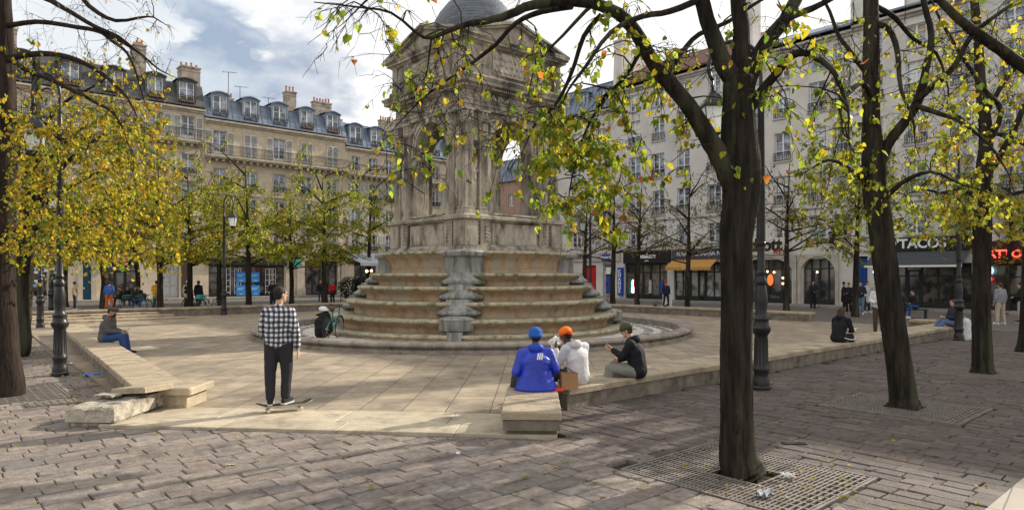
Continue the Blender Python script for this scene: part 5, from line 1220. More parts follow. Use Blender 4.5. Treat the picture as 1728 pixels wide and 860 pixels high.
# three trees on the left
free_tree('thick brown trunk tree at the left edge with long arching limbs', (-8.75, 11.5, -.04), .27,
    [(16, 650, 11.5, .225), (10, 600, 11.5, .20), (5, 500, 11.5, .19), (4, 400, 11.5, .18), (8, 300, 11.5, .18), (10, 200, 11.5, .16), (8, 100, 11.5, .13), (6, 0, 11.5, .11), (4, -120, 11.5, .08)],
    [[(8, 45, 11.5, .05), (60, 37, 11.3, .045), (130, 46, 11, .042), (175, 56, 10.8, .036), (225, 82, 10.6, .028), (265, 115, 10.5, .014)],
     [(12, 100, 11.5, .06), (50, 92, 11.3, .055), (100, 93, 11, .05), (145, 108, 10.8, .042), (182, 132, 10.7, .034), (215, 165, 10.6, .022), (240, 215, 10.5, .010)],
     [(12, 95, 11.5, .06), (45, 118, 11.2, .05), (80, 132, 11, .045), (122, 152, 10.7, .038), (160, 172, 10.5, .03), (195, 195, 10.4, .02), (215, 240, 10.4, .009)],
     [(8, -20, 11.5, .06), (70, -5, 11.2, .05), (115, 18, 11, .042), (160, 45, 10.8, .036), (200, 62, 10.6, .026), (235, 90, 10.5, .014)],
     [(6, -40, 11.5, .06), (100, -40, 11, .05), (150, 10, 10.6, .04), (195, 35, 10.4, .030), (250, 28, 10.3, .016)],
     [(168, 52, 10.85, .03), (190, 70, 10.8, .028), (215, 90, 10.7, .024), (232, 130, 10.6, .018), (245, 175, 10.6, .010), (262, 200, 10.6, .005)],
     [(12, 200, 11.5, .05), (60, 215, 11, .035), (95, 232, 10.8, .02)]],
    'gold', [(60, (30, 300), (-20, 130), (9.8, 12), (0, 1), .007, 8), (40, (150, 290), (60, 250), (9.8, 11.5), (0, 2), .006, 8), (190, (0, 230), (180, 440), (9.6, 12.5), (12, 22), .010, 4), (70, (20, 290), (90, 330), (9.8, 12), (5, 10), .008, 4), (50, (180, 300), (230, 400), (10, 12.5), (9, 16), .008, 4), (50, (-60, 60), (60, 420), (10, 13), (7, 13), .010, 3)], .058, bark=M_BARKL, seed=8)
free_tree('second dark trunk tree on the left, close behind the thick trunk', (-12.7, 17.0, -.04), .24,
    [(34, 580, 17, .235), (30, 500, 17, .22), (36, 430, 17, .20), (45, 380, 17, .17), (50, 300, 17, .14), (60, 200, 17, .11), (62, 100, 17, .08)],
    [[(46, 370, 17, .09), (90, 300, 16.6, .07), (140, 250, 16.4, .05), (190, 220, 16.2, .03)], [(50, 300, 17, .08), (20, 220, 16.8, .06), (-10, 150, 16.6, .04)], [(56, 240, 17, .06), (100, 180, 16.8, .05), (150, 150, 16.6, .03)], [(44, 395, 17, .06), (90, 370, 16.6, .05), (150, 360, 16.4, .03), (200, 345, 16.4, .02)]],
    'gold', [(190, (20, 300), (170, 455), (15.2, 18.6), (14, 24), .012, 4), (50, (0, 260), (90, 240), (15.4, 18), (6, 10), .010, 4), (30, (100, 320), (380, 460), (15.5, 18.5), (9, 15), .009, 3)], .095, seed=9, simple=True)
free_tree('third trunk tree on the left, leaning, farthest of the left row', (-16.6, 22.6, -.04), .24,
    [(36, 560, 22.6, .25), (42, 500, 22.6, .22), (46, 430, 22.6, .2), (52, 360, 22.6, .17), (60, 280, 22.6, .12), (66, 200, 22.6, .08)],
    [[(52, 360, 22.6, .1), (110, 320, 22, .07), (170, 290, 21.8, .05), (220, 280, 21.6, .03)], [(56, 300, 22.6, .08), (110, 240, 22.4, .06), (150, 210, 22.2, .04)], [(50, 385, 22.6, .07), (120, 385, 22, .05), (190, 380, 21.8, .03)]],
    'gold', [(170, (40, 310), (200, 455), (20, 24.5), (10, 18), .014, 3), (40, (0, 200), (150, 300), (20.5, 24), (6, 10), .012, 4)], .115, seed=10, simple=True)

# ---- the rows behind the back walls: one tree of each kind, then copies
def grown(pal, seed, dens, H=8.3, leafs=.115, fork=3.4, spread=3.4):
    random.seed(seed); t = Tree(pal, leafs, True)
    lean = Vector((random.uniform(-.2, .2), random.uniform(-.2, .2), 0))
    tr = [Vector((0, 0, -.05)), Vector((0, 0, .6)), Vector((.03, .02, 1.8)), lean*.5+Vector((0, 0, fork-.4)), lean+Vector((0, 0, fork+1.2)), lean*1.3+Vector((.05, 0, H*.75)), lean*1.4+Vector((.1, .1, H))]
    t.limb(tr, [.23, .17, .15, .14, .10, .05, .015], 10, True, 3, .03)
    n0 = [q for q in t.nodes if q[0].z > fork-1.0]
    tips = []
    for i in range(11):
        a = n0[int(random.random()**.9*len(n0)*.85)][0]; th = 2*PI*i/11+random.uniform(-.3, .3); l = random.uniform(.75, 1.1)*spread*(1.05-.5*(a.z-fork)/(H-fork))
        hz = random.uniform(.15, .7) if a.z < H*.6 else random.uniform(.5, 1.1); P = []
        for k_ in range(6):
            s_ = k_/5; P.append(a+Vector((math.cos(th)*l*s_, math.sin(th)*l*s_, l*hz*(s_-.25*s_*s_)))+rv()*.10*s_)
        rr = .06; t.limb(P, [rr*(1-.8*k_/5) for k_ in range(6)], 6, False, 2, .05); tips.append(P)
    nodes = [q for q in t.nodes if q[0].z > fork-.6 and q[1] < .09]
    for _ in range(int(250*dens)):
        q = random.choice(nodes); d = rv()*random.uniform(.5, 1.35); d.z = d.z*.6-.15
        e_ = q[0]+d
        lo_ = 3.7 if pal == 'rust' else 2.9
        if e_.z < lo_: e_.z = lo_+random.random()*.5
        if e_.z > 7.0 and random.random() < .6: e_.z -= 1.8
        P = t.twig(q[0], e_, .011, random.randint(22, 36) if pal != 'rust' else random.randint(3, 8), .05, 4, .8)
        if random.random() < .5: nodes += [(p, .006) for p in P[-3:]]
    return t
variants = []
LB = ['autumn lindens in rows behind the low back walls']
backs = [(174, 41, 'gold', 0, 'yellow tree standing in front of the café with the round red sign', 1.0), (270, 37, 'gold', 1, 'yellow tree beside the man in the mustard coat', 1.0), (321, 39.5, 'lime', 2, 'yellow green tree behind the man with the black backpack', 1.0),
         (420, 38, 'lime', 2, 'yellow green tree in front of the shop with blue posters', 1.0), (548, 40.5, 'lime', 3, 'yellow green tree in front of the glass entrance with two posts', 1.02), (622, 46, 'lime', 2, 'yellow green tree touching the left side of the fountain', 1.0), (232, 46, 'gold', 0, 'yellow tree against the facade, behind the row on the left', 1.05), (370, 45, 'lime', 3, 'yellow green tree half hidden behind the curved lamp post', 1.0),
         (110, 44, 'gold', 1, 'yellow tree farthest left in front of the beige shop', 1.0), (492, 45.5, 'gold', 1, 'golden tree behind and between the two greener trees left of the fountain', .95),
         (1034, 38.5, 'rust', 4, 'nearly bare tree right of the fountain before the red door', .95), (1075, 41, 'rust', 5, 'nearly bare tree standing before the shoe shop', .95), (1160, 36, 'rust', 4, 'nearly bare forking tree in front of the orange awning', .9), (1327, 33, 'rust', 5, 'nearly bare tree in front of the cream shop sign', .92), (1443, 33.5, 'lime2', 6, 'dark trunked tree before the bright blue door', .95), (985, 45, 'rust', 5, 'thin bare tree right beside the fountain tiers', .95), (1250, 39, 'rust', 4, 'bare tree mostly hidden behind the nearest trunk', .95), (1700, 37, 'lime2', 6, 'leafy tree by the red neon sign', .95)]
specs = {0: ('gold', 31, 1.15), 1: ('gold', 32, 1.05), 2: ('lime', 33, 1.1), 3: ('lime', 34, .95), 4: ('rust', 35, .6), 5: ('rust', 36, .6), 6: ('lime', 37, .8)}
protos = {}
for (px_, d_, pal, vi, lab, scl) in backs:
    base = Vector(((px_-CX)/F*d_, d_, 0)); gp = 'autumn trees behind the low back walls'
    if vi not in protos:
        p_, sd_, dn = specs[vi]; t = grown(p_, sd_, dn); t_ = t.finish('linden_tree', (0, 0, 0), lab, gp, M_BARK); t_.location = base; protos[vi] = t_; t_.rotation_euler = (0, 0, vi)
    else:
        t_ = inst(protos[vi], loc=base, rot=(0, 0, random.uniform(0, 6.28))); t_['label'] = lab
    t_.scale = (scl, scl, scl)

# ================================================================ lamp posts
M_POST = mat('lamp_post_iron', (.022, .021, .022), .38, metal=.3, var=.3, scale=6, spec=.5)
M_LGLASS = mat('lantern_glass', (.85, .87, .86), .3, var=.03, trans=.7)
def lamp_post(base, rz, label, H=6.1, k_=1.0, rad=.24):
    rt = empty('lamp_post', base, rz, label, 'lamp post', 'old fashioned black lamp posts round the square'); b = MB(); hk = H-1.2
    prof = [(.20, 0), (.20, .05), (.175, .07), (.18, .16), (.155, .20), (.15, .30), (.172, .34), (.172, .38), (.145, .42), (.135, .90), (.14, .95), (.175, .99), (.20, 1.03), (.20, 1.08), (.165, 1.12), (.155, 1.20), (.17, 1.24), (.13, 1.28), (.115, 1.34), (.135, 1.50), (.138, 1.62), (.115, 1.76), (.10, 1.82), (.125, 1.87), (.125, 1.91), (.09, 1.96), (.09, 2.0), (.105, 2.04), (.08, 2.09), (.078, 2.5), (.10, 2.53), (.10, 2.57), (.076, 2.6)]
    prof = [(r_*.80, z_) for r_, z_ in prof]; b.lathe(prof, n=16); b.lathe([(.075, 2.58), (.055, hk), (.075, hk+.04), (.075, hk+.1), (.05, hk+.15), (.042, hk+.4)], n=12)
    for i in range(12):
        t = 2*PI*i/12; b.tube([Vector((.114*math.cos(t), .114*math.sin(t), .44)), Vector((.107*math.cos(t), .107*math.sin(t), .9))], .010, 4)
    b.build('post', M_POST, rt, auto=30)
    b = MB(); pts = []                                       # crozier hook that carries the lantern
    for i in range(19):
        t = PI-PI*1.18*i/18; pts.append(Vector((rad+rad*math.cos(t), 0, H-.45+ .45*math.sin(t))))
    pts = [Vector((0, 0, hk+.35)), Vector((0, 0, H-.75))]+pts; b.tube(pts, [.036]*len(pts), 8); 
    b.tube([Vector((rad+.45*.30*math.cos(t)*(1-.05*q)+.0, 0, H-.46+.2*math.sin(t)*(1-.05*q))) for q, t in enumerate([PI-.45*i for i in range(12)])], .018, 6)
    b.tube([Vector((.03, 0, H-1.15)), Vector((rad*.6, 0, H-.95)), Vector((rad*1.3, 0, H-.9))], .014, 5)
    xh = pts[-1].x; zt = H-.86; b.tube([pts[-1], Vector((xh, 0, zt))], .02, 6); b.build('hook', M_POST, rt, smooth=True)
    b = MB()
    b.lathe([(.02, 0), (.06, -.02), (.07, -.06), (.12, -.09), (.24, -.20), (.285, -.27), (.285, -.31), (.25, -.32)], c=(xh, 0, zt), n=4, a0=PI/4)
    for i in range(4):
        t = PI/4+i*PI/2; b.tube([Vector((xh+.26*math.cos(t), .26*math.sin(t), zt-.31)), Vector((xh+.16*math.cos(t), .16*math.sin(t), zt-.76))], .014, 4)
    b.lathe([(.05, -.86), (.12, -.80), (.18, -.77), (.18, -.74)], c=(xh, 0, zt), n=4, a0=PI/4); ln = b.build('lantern', M_POST, rt)
    b = MB(); b.lathe([(.15, -.745), (.245, -.32)], c=(xh, 0, zt), n=4, a0=PI/4); b.build('lantern_glass', M_LGLASS, ln)
    rt.scale = (k_, k_, k_); return rt
lp = lamp_post((-9.35, 13.85, 0), R(200), 'black lamp post standing by the left wall, near the blue litter', 6.2)
def lamp_copy(base, rz, label, k_=1.0): o = inst(lp, loc=base, rot=(0, 0, rz)); o['label'] = label; o.scale = (k_, k_, k_); return o
lamp_post((4.50, 12.1, 0), R(180), 'black lamp post close behind the nearest tree, with its lantern above left of the fork', 6.1, 1.03, .46)
lamp_copy(G(68, 554), R(20), 'black lamp post left of the one by the wall, before the beige shop')
lamp_copy(G(86, 530), R(20), 'farthest black lamp post on the left, close to the beige shop')
lamp_copy(((378-CX)/F*34.5, 34.5, 0), R(0), 'black lamp post with visible lantern before the shop with blue posters')
lamp_copy(G(1618, 574), R(190), 'black lamp post near the right edge between two tree trunks')
lamp_copy(((996-CX)/F*38, 38, 0), R(180), 'thin distant lamp post right of the fountain before the red door')

# ================================================================ people
def cloth(name, c, rough=.85, var=.12, emit=None): return mat('cloth_'+name, c, rough, var=var, scale=5, bump=1.0, bscale=9, stretch=(1, 1, .55))
SKIN = mat('skin_light', (.50, .30, .21), .55, var=.06, scale=8); SKIND = mat('skin_dark', (.11, .055, .035), .5, var=.08, scale=8)
HAIRD = mat('dark_hair', (.018, .013, .010), .7, var=.4, scale=60); HAIRB = mat('brown_hair', (.06, .035, .02), .7, var=.4, scale=60)
SOLE = mat('pale_sole', (.5, .48, .44), .7)
def V3(*a): return Vector(a)
STAND = dict(pel=V3(0, 0, .96), che=V3(0, .0, 1.26), nek=V3(0, .0, 1.47), hd=V3(0, .02, 1.635), sL=V3(-.185, 0, 1.42), sR=V3(.185, 0, 1.42), eL=V3(-.25, -.02, 1.13), eR=V3(.25, -.02, 1.13), wL=V3(-.26, .06, .88), wR=V3(.26, .06, .88),
             hL=V3(-.095, 0, .92), hR=V3(.095, 0, .92), kL=V3(-.105, .02, .50), kR=V3(.105, .02, .50), aL=V3(-.11, -.02, .09), aR=V3(.11, -.02, .09), tL=V3(-.13, .15, .035), tR=V3(.13, .15, .035))
def seat_pose(h=.34, lean=.12, spread=.13, fwd=.43):
    z = h+.10
    return dict(pel=V3(0, 0, z), che=V3(0, lean*.5, z+.32), nek=V3(0, lean+.02, z+.535), hd=V3(0, lean+.07, z+.69), sL=V3(-.185, lean, z+.47), sR=V3(.185, lean, z+.47), eL=V3(-.25, lean+.06, z+.20), eR=V3(.25, lean+.06, z+.20), wL=V3(-.12, lean+.28, z+.16), wR=V3(.12, lean+.28, z+.16),
                hL=V3(-.09, .02, z), hR=V3(.09, .02, z), kL=V3(-spread, fwd, z+.04), kR=V3(spread, fwd, z+.04), aL=V3(-spread-.02, fwd+.06, .09), aR=V3(spread+.02, fwd+.06, .09), tL=V3(-spread-.04, fwd+.23, .035), tR=V3(spread+.04, fwd+.23, .035))
def hand(mb, w_, e_, side, s=1.0, curl=.5, grip=None):
    """palm, four fingers of unequal length and a thumb from the side of the palm"""
    d = (w_-e_).normalized(); pn = Vector((-side, 0, 0)); pn = (pn-d*pn.dot(d)).normalized()      # palm faces the body
    if grip is not None: pn = (grip-d*grip.dot(d)).normalized()
    ac = d.cross(pn)*1.0
    if ac.y < 0: ac = -ac
    pc = w_+d*.045*s
    for o_ in (-.024, -.008, .008, .024): mb.cap2(w_+ac*o_*.8*s, w_+d*.085*s+ac*o_*s*1.15, .0135*s, .0125*s, 8)
    for i, (o_, l_) in enumerate(((.030, .068), (.010, .078), (-.010, .072), (-.029, .056))):
        p = w_+d*.085*s+ac*o_*s; dd = d
        for j in range(3):
            dd = (dd+pn*curl*(.35+.25*j)).normalized(); q = p+dd*l_*s*(.42, .32, .26)[j]; mb.cap2(p, q, (.0100-.0009*j)*s, (.0092-.0009*j)*s, 8); p = q
    p = w_+d*.02*s+ac*.026*s; dd = (d*.75+ac*.7+pn*.25).normalized()
    for j in range(2):
        q = p+dd*(.042, .032)[j]*s; mb.cap2(p, q, (.0125-.002*j)*s, (.0108-.002*j)*s, 8); p = q; dd = (dd+pn*curl*.5+d*.4).normalized()
def person(loc, rz, label, J, top, bot, shoe=None, skin=None, hair=HAIRD, cap=None, capshape='cap', vox=.016, yaw=0, pitch=0, hood=None, coat=0, scale=1, group=None, sleeve=True, bulk=1.0, hairlen=0, hands=True, curl=.5, grips=(None, None), fine=False, roll=0):
    skin = skin or SKIN; shoe = shoe or cloth('black_shoe', (.02, .02, .02))
    rt = empty('person', loc, rz, label, 'person', group); rt.scale = (scale,)*3
    g_ = lambda k_: Vector(J[k_])
    HM = Matrix.Translation(g_('hd')) @ Euler((R(pitch), R(roll), R(yaw))).to_matrix().to_4x4(); H3 = HM.to_3x3()
    # the body: one continuous surface
    b = MB()
    b.ell(HM @ V3(0, -.005, .02), .074, .092, .098, 16, 10, H3); b.ell(HM @ V3(0, .022, -.045), .056, .066, .066, 12, 8, H3)
    b.cap2(HM @ V3(0, .086, .005), HM @ V3(0, .103, -.022), .011, .015, 8); b.cap2(HM @ V3(-.02, .072, -.062), HM @ V3(.02, .072, -.062), .013, .013, 8); b.ell(HM @ V3(0, .070, -.095), .024, .02, .018, 8, 6, H3)
    b.cap2(HM @ V3(-.038, .076, .028), HM @ V3(.038, .076, .028), .014, .014, 8)
    for s_ in (-1, 1): b.ell(HM @ V3(s_*.078, -.008, -.008), .012, .022, .034, 8, 6, H3)
    b.cap2(g_('nek')-V3(0, 0, .04), HM @ V3(0, -.015, -.06), .056, .052, 12)
    b.cap2(g_('sL'), g_('sR'), .05, .05); b.cap2(g_('che'), g_('nek')-V3(0, 0, .06), .11, .07, 12, 1.2, V3(1, 0, 0)); b.cap2(g_('pel'), g_('che'), .115, .12, 12, 1.2, V3(1, 0, 0))
    for s_ in ('L', 'R'):
        b.cap2(g_('s'+s_), g_('e'+s_), .048, .038); b.cap2(g_('e'+s_), g_('w'+s_), .038, .026)
        b.cap2(g_('h'+s_), g_('k'+s_), .082, .055); b.cap2(g_('k'+s_), g_('a'+s_), .055, .038); b.cap2(g_('a'+s_), g_('t'+s_), .036, .026)
        if hands:
            if fine: hand(b, g_('w'+s_), g_('e'+s_), -1 if s_ == 'L' else 1, 1.05, curl, grips[0 if s_ == 'L' else 1])
            else:
                d_ = (g_('w'+s_)-g_('e'+s_)).normalized(); b.cap2(g_('w'+s_), g_('w'+s_)+d_*.12, .034, .022, 8, .7, V3(1, 0, 0))
    body_ = remesh(b, 'body', skin, rt, .0085 if fine else vox, 2 if fine else 4)
    # eyes and brows
    b = MB()
    for s_ in (-1, 1): b.ell(HM @ V3(s_*.030, .0845, .008), .012, .008, .008, 8, 6, H3)
    b.build('eyes', mat('eye', (.05, .035, .03), .2), rt, smooth=True)
    # trousers
    b = MB(); k_ = bulk
    b.cap2(g_('pel')+V3(0, 0, -.02), g_('pel')+(g_('che')-g_('pel'))*.35, .128*k_, .125*k_, 14, 1.22, V3(1, 0, 0))
    for s_ in ('L', 'R'):
        kn = g_('k'+s_); b.cap2(g_('h'+s_), kn, .108*k_, .078*k_, 14); b.cap2(kn, g_('a'+s_)+V3(0, 0, .03), .078*k_, .062*k_, 14)
    remesh(b, 'trousers', bot, rt, vox, 4, .020 if vox < .02 else 0, .16)
    for s_ in ('L', 'R'):
        b = MB(); a_ = g_('a'+s_); t_ = g_('t'+s_); fd = (t_-a_); fd.z = 0; fd.normalize(); heel = Vector((a_.x, a_.y, t_.z+.005))-fd*.045
        b.cap2(heel+V3(0, 0, .012), t_+V3(0, 0, .012), .042, .040, 12, 1.0); b.cap2(a_+V3(0, 0, .02), a_-fd*.01+V3(0, 0, -.04), .048, .048); b.cap2(a_+V3(0, 0, -.01), t_+V3(0, 0, .015), .042, .034)
        so_ = remesh(b, 'shoe', shoe, rt, .010 if fine else vox, 3)
        b = MB(); e_ = fd.cross(V3(0, 0, 1)); zz = t_.z-.03
        ol = [heel-fd*.045, heel-fd*.03+e_*.04, t_+e_*.047, t_+fd*.03+e_*.034, t_+fd*.048, t_+fd*.03-e_*.034, t_-e_*.047, heel-fd*.03-e_*.04]
        b.prism([(p.x, p.y) for p in ol], zz-.006, zz+.016); b.build('sole', SOLE, so_)
    # jacket or shirt
    b = MB(); up = g_('che'); hem = g_('pel')+(V3(0, 0, -.04-coat))
    if coat > .02 and abs(g_('kL').y-g_('hL').y) < .25: b.cap2(g_('pel')+V3(0, 0, -.05), hem, .155*k_, .165*k_, 14, 1.2, V3(1, 0, 0))
    b.cap2(g_('pel')+V3(0, 0, .0), up, .140*k_, .148*k_, 16, 1.25, V3(1, 0, 0)); b.cap2(up, g_('nek')-V3(0, 0, .10), .148*k_, .10*k_, 16, 1.4, V3(1, 0, 0))
    hw_ = (g_('hR')-g_('hL'))*.38; pc_ = g_('pel')+V3(0, 0, .01); b.cap2(pc_-hw_, pc_+hw_, .128*k_, .128*k_, 14, 1, V3(1, 0, 0))
    for s_ in ('L', 'R'): b.cap2(g_('nek')-V3(0, 0, .045), g_('s'+s_).lerp(g_('nek'), .15)-V3(0, 0, .012), .062, .068*k_)
    b.cap2(g_('sL')+V3(.02, 0, -.005), g_('sR')+V3(-.02, 0, -.005), .072*k_, .072*k_, 12); b.cap2(g_('nek')-V3(0, 0, .09), g_('nek')-V3(0, -.0, .01), .085, .066, 12)
    for s_ in ('L', 'R'):
        b.cap2(g_('s'+s_), g_('e'+s_), .072*k_, .060*k_, 12)
        e_ = g_('e'+s_); w_ = g_('w'+s_); b.cap2(e_, e_.lerp(w_, .86 if sleeve else .1), .060*k_, .046*k_, 12)
    tp = remesh(b, 'jacket', top, rt, vox*.9, 4, .020 if vox < .02 else 0, .16)
    if hood:
        b = MB(); n_ = g_('nek'); b.ell(n_+V3(0, -.075, -.01), .115, .085, .075, 14, 8); b.cap2(n_+V3(-.085, .0, -.005), n_+V3(-.03, -.09, .02), .042, .05); b.cap2(n_+V3(.085, .0, -.005), n_+V3(.03, -.09, .02), .042, .05)
        b.cap2(n_+V3(-.075, .045, -.03), n_+V3(.075, .045, -.03), .034, .034); remesh(b, 'hood', hood, rt, .012, 3, .015, .08)
    # hair
    if hair:
        b = MB(); b.ell(HM @ V3(0, -.020, .040), .086, .098, .094, 16, 10, H3)
        if hairlen: 
            for sx in (-.05, 0, .05): b.cap2(HM @ V3(sx, -.05, .02), HM @ V3(sx*1.3, -.06, -.08-hairlen), .05, .045)
        else: b.ell(HM @ V3(0, -.045, -.02), .072, .055, .06, 12, 8, H3)
        hm = b.v; remesh(b, 'hair', hair, rt, .012, 2, .008, .03)
    if cap:
        b = MB()
        if capshape == 'cap':
            b.lathe([(.101, 0), (.103, .03), (.094, .065), (.070, .095), (.035, .112), (.001, .117)], n=22, sy=1.08); b.v = [tuple(HM @ (Vector(p)+V3(0, -.008, .032))) for p in b.v]
            c_ = b.build('cap', cap, rt, smooth=True); b = MB(); pts = [V3(math.sin(t)*.078, .085+math.cos(t)*.085, .034+.006*math.cos(t*1.2)) for t in [(-1.35+2.7*i/10) for i in range(11)]]
            b.add([HM @ p for p in pts]+[HM @ (p-V3(0, 0, .008)) for p in pts], [tuple(range(10, -1, -1)), tuple(range(11, 22))]+[(i, i+1, i+12, i+11) for i in range(10)]); b.build('peak', cap, c_)
        elif capshape == 'backcap':
            b.lathe([(.104, -.01), (.106, .03), (.097, .067), (.072, .100), (.036, .118), (.001, .124)], n=22, sy=1.08); b.v = [tuple(HM @ (Vector(p)+V3(0, -.010, .026))) for p in b.v]
            c_ = b.build('cap', cap, rt, smooth=True); b = MB(); pts = [V3(math.sin(t)*.078, -.095-math.cos(t)*.075, .006-.028*math.cos(t)) for t in [(-1.35+2.7*i/10) for i in range(11)]]
            b.add([HM @ p for p in pts]+[HM @ (p-V3(0, 0, .008)) for p in pts], [tuple(range(11)), tuple(range(21, 10, -1))]+[(i, i+11, i+12, i+1) for i in range(10)]); b.build('peak', cap, c_)
        elif capshape == 'beanie':
            b.lathe([(.098, -.03), (.104, -.025), (.106, .0), (.104, .012), (.101, .014), (.102, .05), (.090, .088), (.060, .115), (.02, .126), (.001, .127)], n=22, sy=1.08, wob=.05); b.v = [tuple(HM @ (Vector(p)+V3(0, -.010, .022))) for p in b.v]; b.build('cap', cap, rt, smooth=True)
        else:
            b.lathe([(.100, 0), (.112, .02), (.125, .05), (.11, .078), (.06, .092), (.001, .096)], n=22, sy=1.1); b.v = [tuple(HM @ (Vector(p)+V3(0, .012, .028))) for p in b.v]; b.build('cap', cap, rt, smooth=True)
    return rt
# plaid for the skateboarder
def plaid():
    m = bpy.data.materials.new('plaid_flannel'); m.use_nodes = True; t = m.node_tree; k_ = t.links.new; p = t.nodes['Principled BSDF']; p.inputs['Roughness'].default_value = .9
    c = N(t, 'ShaderNodeTexCoord'); s = N(t, 'ShaderNodeSeparateXYZ'); 
    nz = N(t, 'ShaderNodeTexNoise'); nz.inputs['Scale'].default_value = 5; k_(c.outputs['Object'], nz.inputs['Vector']); ad = N(t, 'ShaderNodeMixRGB', blend_type='ADD'); ad.inputs[0].default_value = .045; k_(c.outputs['Object'], ad.inputs[1]); k_(nz.outputs['Color'], ad.inputs[2]); k_(ad.outputs[0], s.inputs[0])
    out = []
    for ax in (0, 2):
        if ax == 0:
            a_ = N(t, 'ShaderNodeMath', operation='ADD'); k_(s.outputs[0], a_.inputs[0]); mm = N(t, 'ShaderNodeMath', operation='MULTIPLY'); k_(s.outputs[1], mm.inputs[0]); mm.inputs[1].default_value = .6; k_(mm.outputs[0], a_.inputs[1]); src = a_.outputs[0]
        else: src = s.outputs[2]
        m1 = N(t, 'ShaderNodeMath', operation='MULTIPLY'); k_(src, m1.inputs[0]); m1.inputs[1].default_value = 1/.074
        f = N(t, 'ShaderNodeMath', operation='FRACT'); k_(m1.outputs[0], f.inputs[0]); g2_ = N(t, 'ShaderNodeMath', operation='GREATER_THAN'); k_(f.outputs[0], g2_.inputs[0]); g2_.inputs[1].default_value = .5; out.append(g2_.outputs[0])
    a_ = N(t, 'ShaderNodeMath', operation='ADD'); k_(out[0], a_.inputs[0]); k_(out[1], a_.inputs[1]); h_ = N(t, 'ShaderNodeMath', operation='MULTIPLY'); k_(a_.outputs[0], h_.inputs[0]); h_.inputs[1].default_value = .5
    r = N(t, 'ShaderNodeValToRGB'); r.color_ramp.interpolation = 'CONSTANT'; e_ = r.color_ramp.elements; e_[0].color = (.014, .016, .03, 1); e_[1].position = .3; e_[1].color = (.12, .125, .15, 1); q = e_.new(.8); q.color = (.62, .63, .64, 1)
    k_(h_.outputs[0], r.inputs[0]); k_(r.outputs[0], p.inputs['Base Color']); return m
random.seed(77)
def facing(px_, py_): return 0
# 1 skateboarder, seen from behind, weight on a rolling board
SK = Vector((-3.46, 9.92, .042)); J = dict(STAND); J = {k_: Vector(v) for k_, v in J.items()}
for k_ in J: J[k_] = J[k_]+V3(0, 0, .09)
J.update(aL=V3(-.10, -.06, .20), tL=V3(-.15, .08, .142), aR=V3(.085, .05, .20), tR=V3(.11, .20, .142), kL=V3(-.125, .0, .60), kR=V3(.10, .07, .60), hL=V3(-.095, 0, 1.0), hR=V3(.095, 0, 1.0),
         eL=V3(-.265, .03, 1.21), wL=V3(-.22, .20, 1.02), eR=V3(.275, -.03, 1.20), wR=V3(.275, .05, .92), sL=V3(-.182, 0, 1.472), sR=V3(.182, 0, 1.472), hd=V3(.02, .03, 1.725), nek=V3(.0, .0, 1.555))
person(SK, R(-4), 'man in black and white checked shirt riding a skateboard, seen from behind', J, plaid(), cloth('charcoal', (.022, .021, .027)), cloth('black_shoe', (.02, .02, .02)), SKIN, HAIRD, yaw=-35, fine=True, vox=.014, bulk=1.1, curl=.45)
b = MB(); n = 16
def deck(u_, v_, z): 
    x = (u_-.5)*.80; end = max(0, abs(x)-.27); hw_ = .102*math.sqrt(max(0, 1-(max(0, abs(x)-.30)/.112)**2)); return V3(x, (v_-.5)*2*hw_, z+end*.36+.006*abs(v_-.5))
T_ = []; B_ = []
for i in range(n+9):
    for j in range(5): T_.append(deck(i/(n+8), j/4, .098)); B_.append(deck(i/(n+8), j/4, .086))
fs = [(i*5+j, i*5+j+1, (i+1)*5+j+1, (i+1)*5+j) for i in range(n+8) for j in range(4)]; nn_ = len(T_)
rt = empty('skateboard', SK+V3(.07, .05, 0), R(28), 'skateboard with black grip top under the man in the checked shirt', 'skateboard')
b.add(T_, [f[::-1] for f in fs]); b.build('grip_deck', mat('grip_tape', (.035, .036, .042), .95, var=.3, scale=30), rt, smooth=True)
b = MB(); b.add(B_, fs); rim_ = [(i, 0) for i in range(n+9)]+[(i, 4) for i in range(n+8, -1, -1)]; m_ = len(rim_)
b.add([T_[i*5+j] for i, j in rim_]+[B_[i*5+j] for i, j in rim_], [(k_, (k_+1) % m_, m_+(k_+1) % m_, m_+k_) for k_ in range(m_)]); b.build('deck_wood', mat('maple', (.42, .30, .17), .5), rt, smooth=True)
for s_ in (-1, 1):
    b = MB(); b.box(s_*.23-.03, s_*.23+.03, -.03, .03, .055, .088); b.tube([V3(s_*.23, -.085, .030), V3(s_*.23, .085, .030)], .008, 6); b.cap2((s_*.23, -.05, .035), (s_*.23, .05, .035), .014, .014); tk = b.build('truck', mat('truck_metal', (.35, .35, .36), .35, metal=.8), rt)
    for y_ in (-1, 1):
        b = MB(); b.lathe([(.012, -.017), (.024, -.016), (.028, -.008), (.028, .008), (.024, .016), (.012, .017)], n=16, M=Matrix.Translation((s_*.23, y_*.083, .028)) @ Matrix.Rotation(R(90), 4, 'X')); b.build('wheel', mat('cream_wheel', (.6, .52, .36), .4), tk, smooth=True)

LH = .34
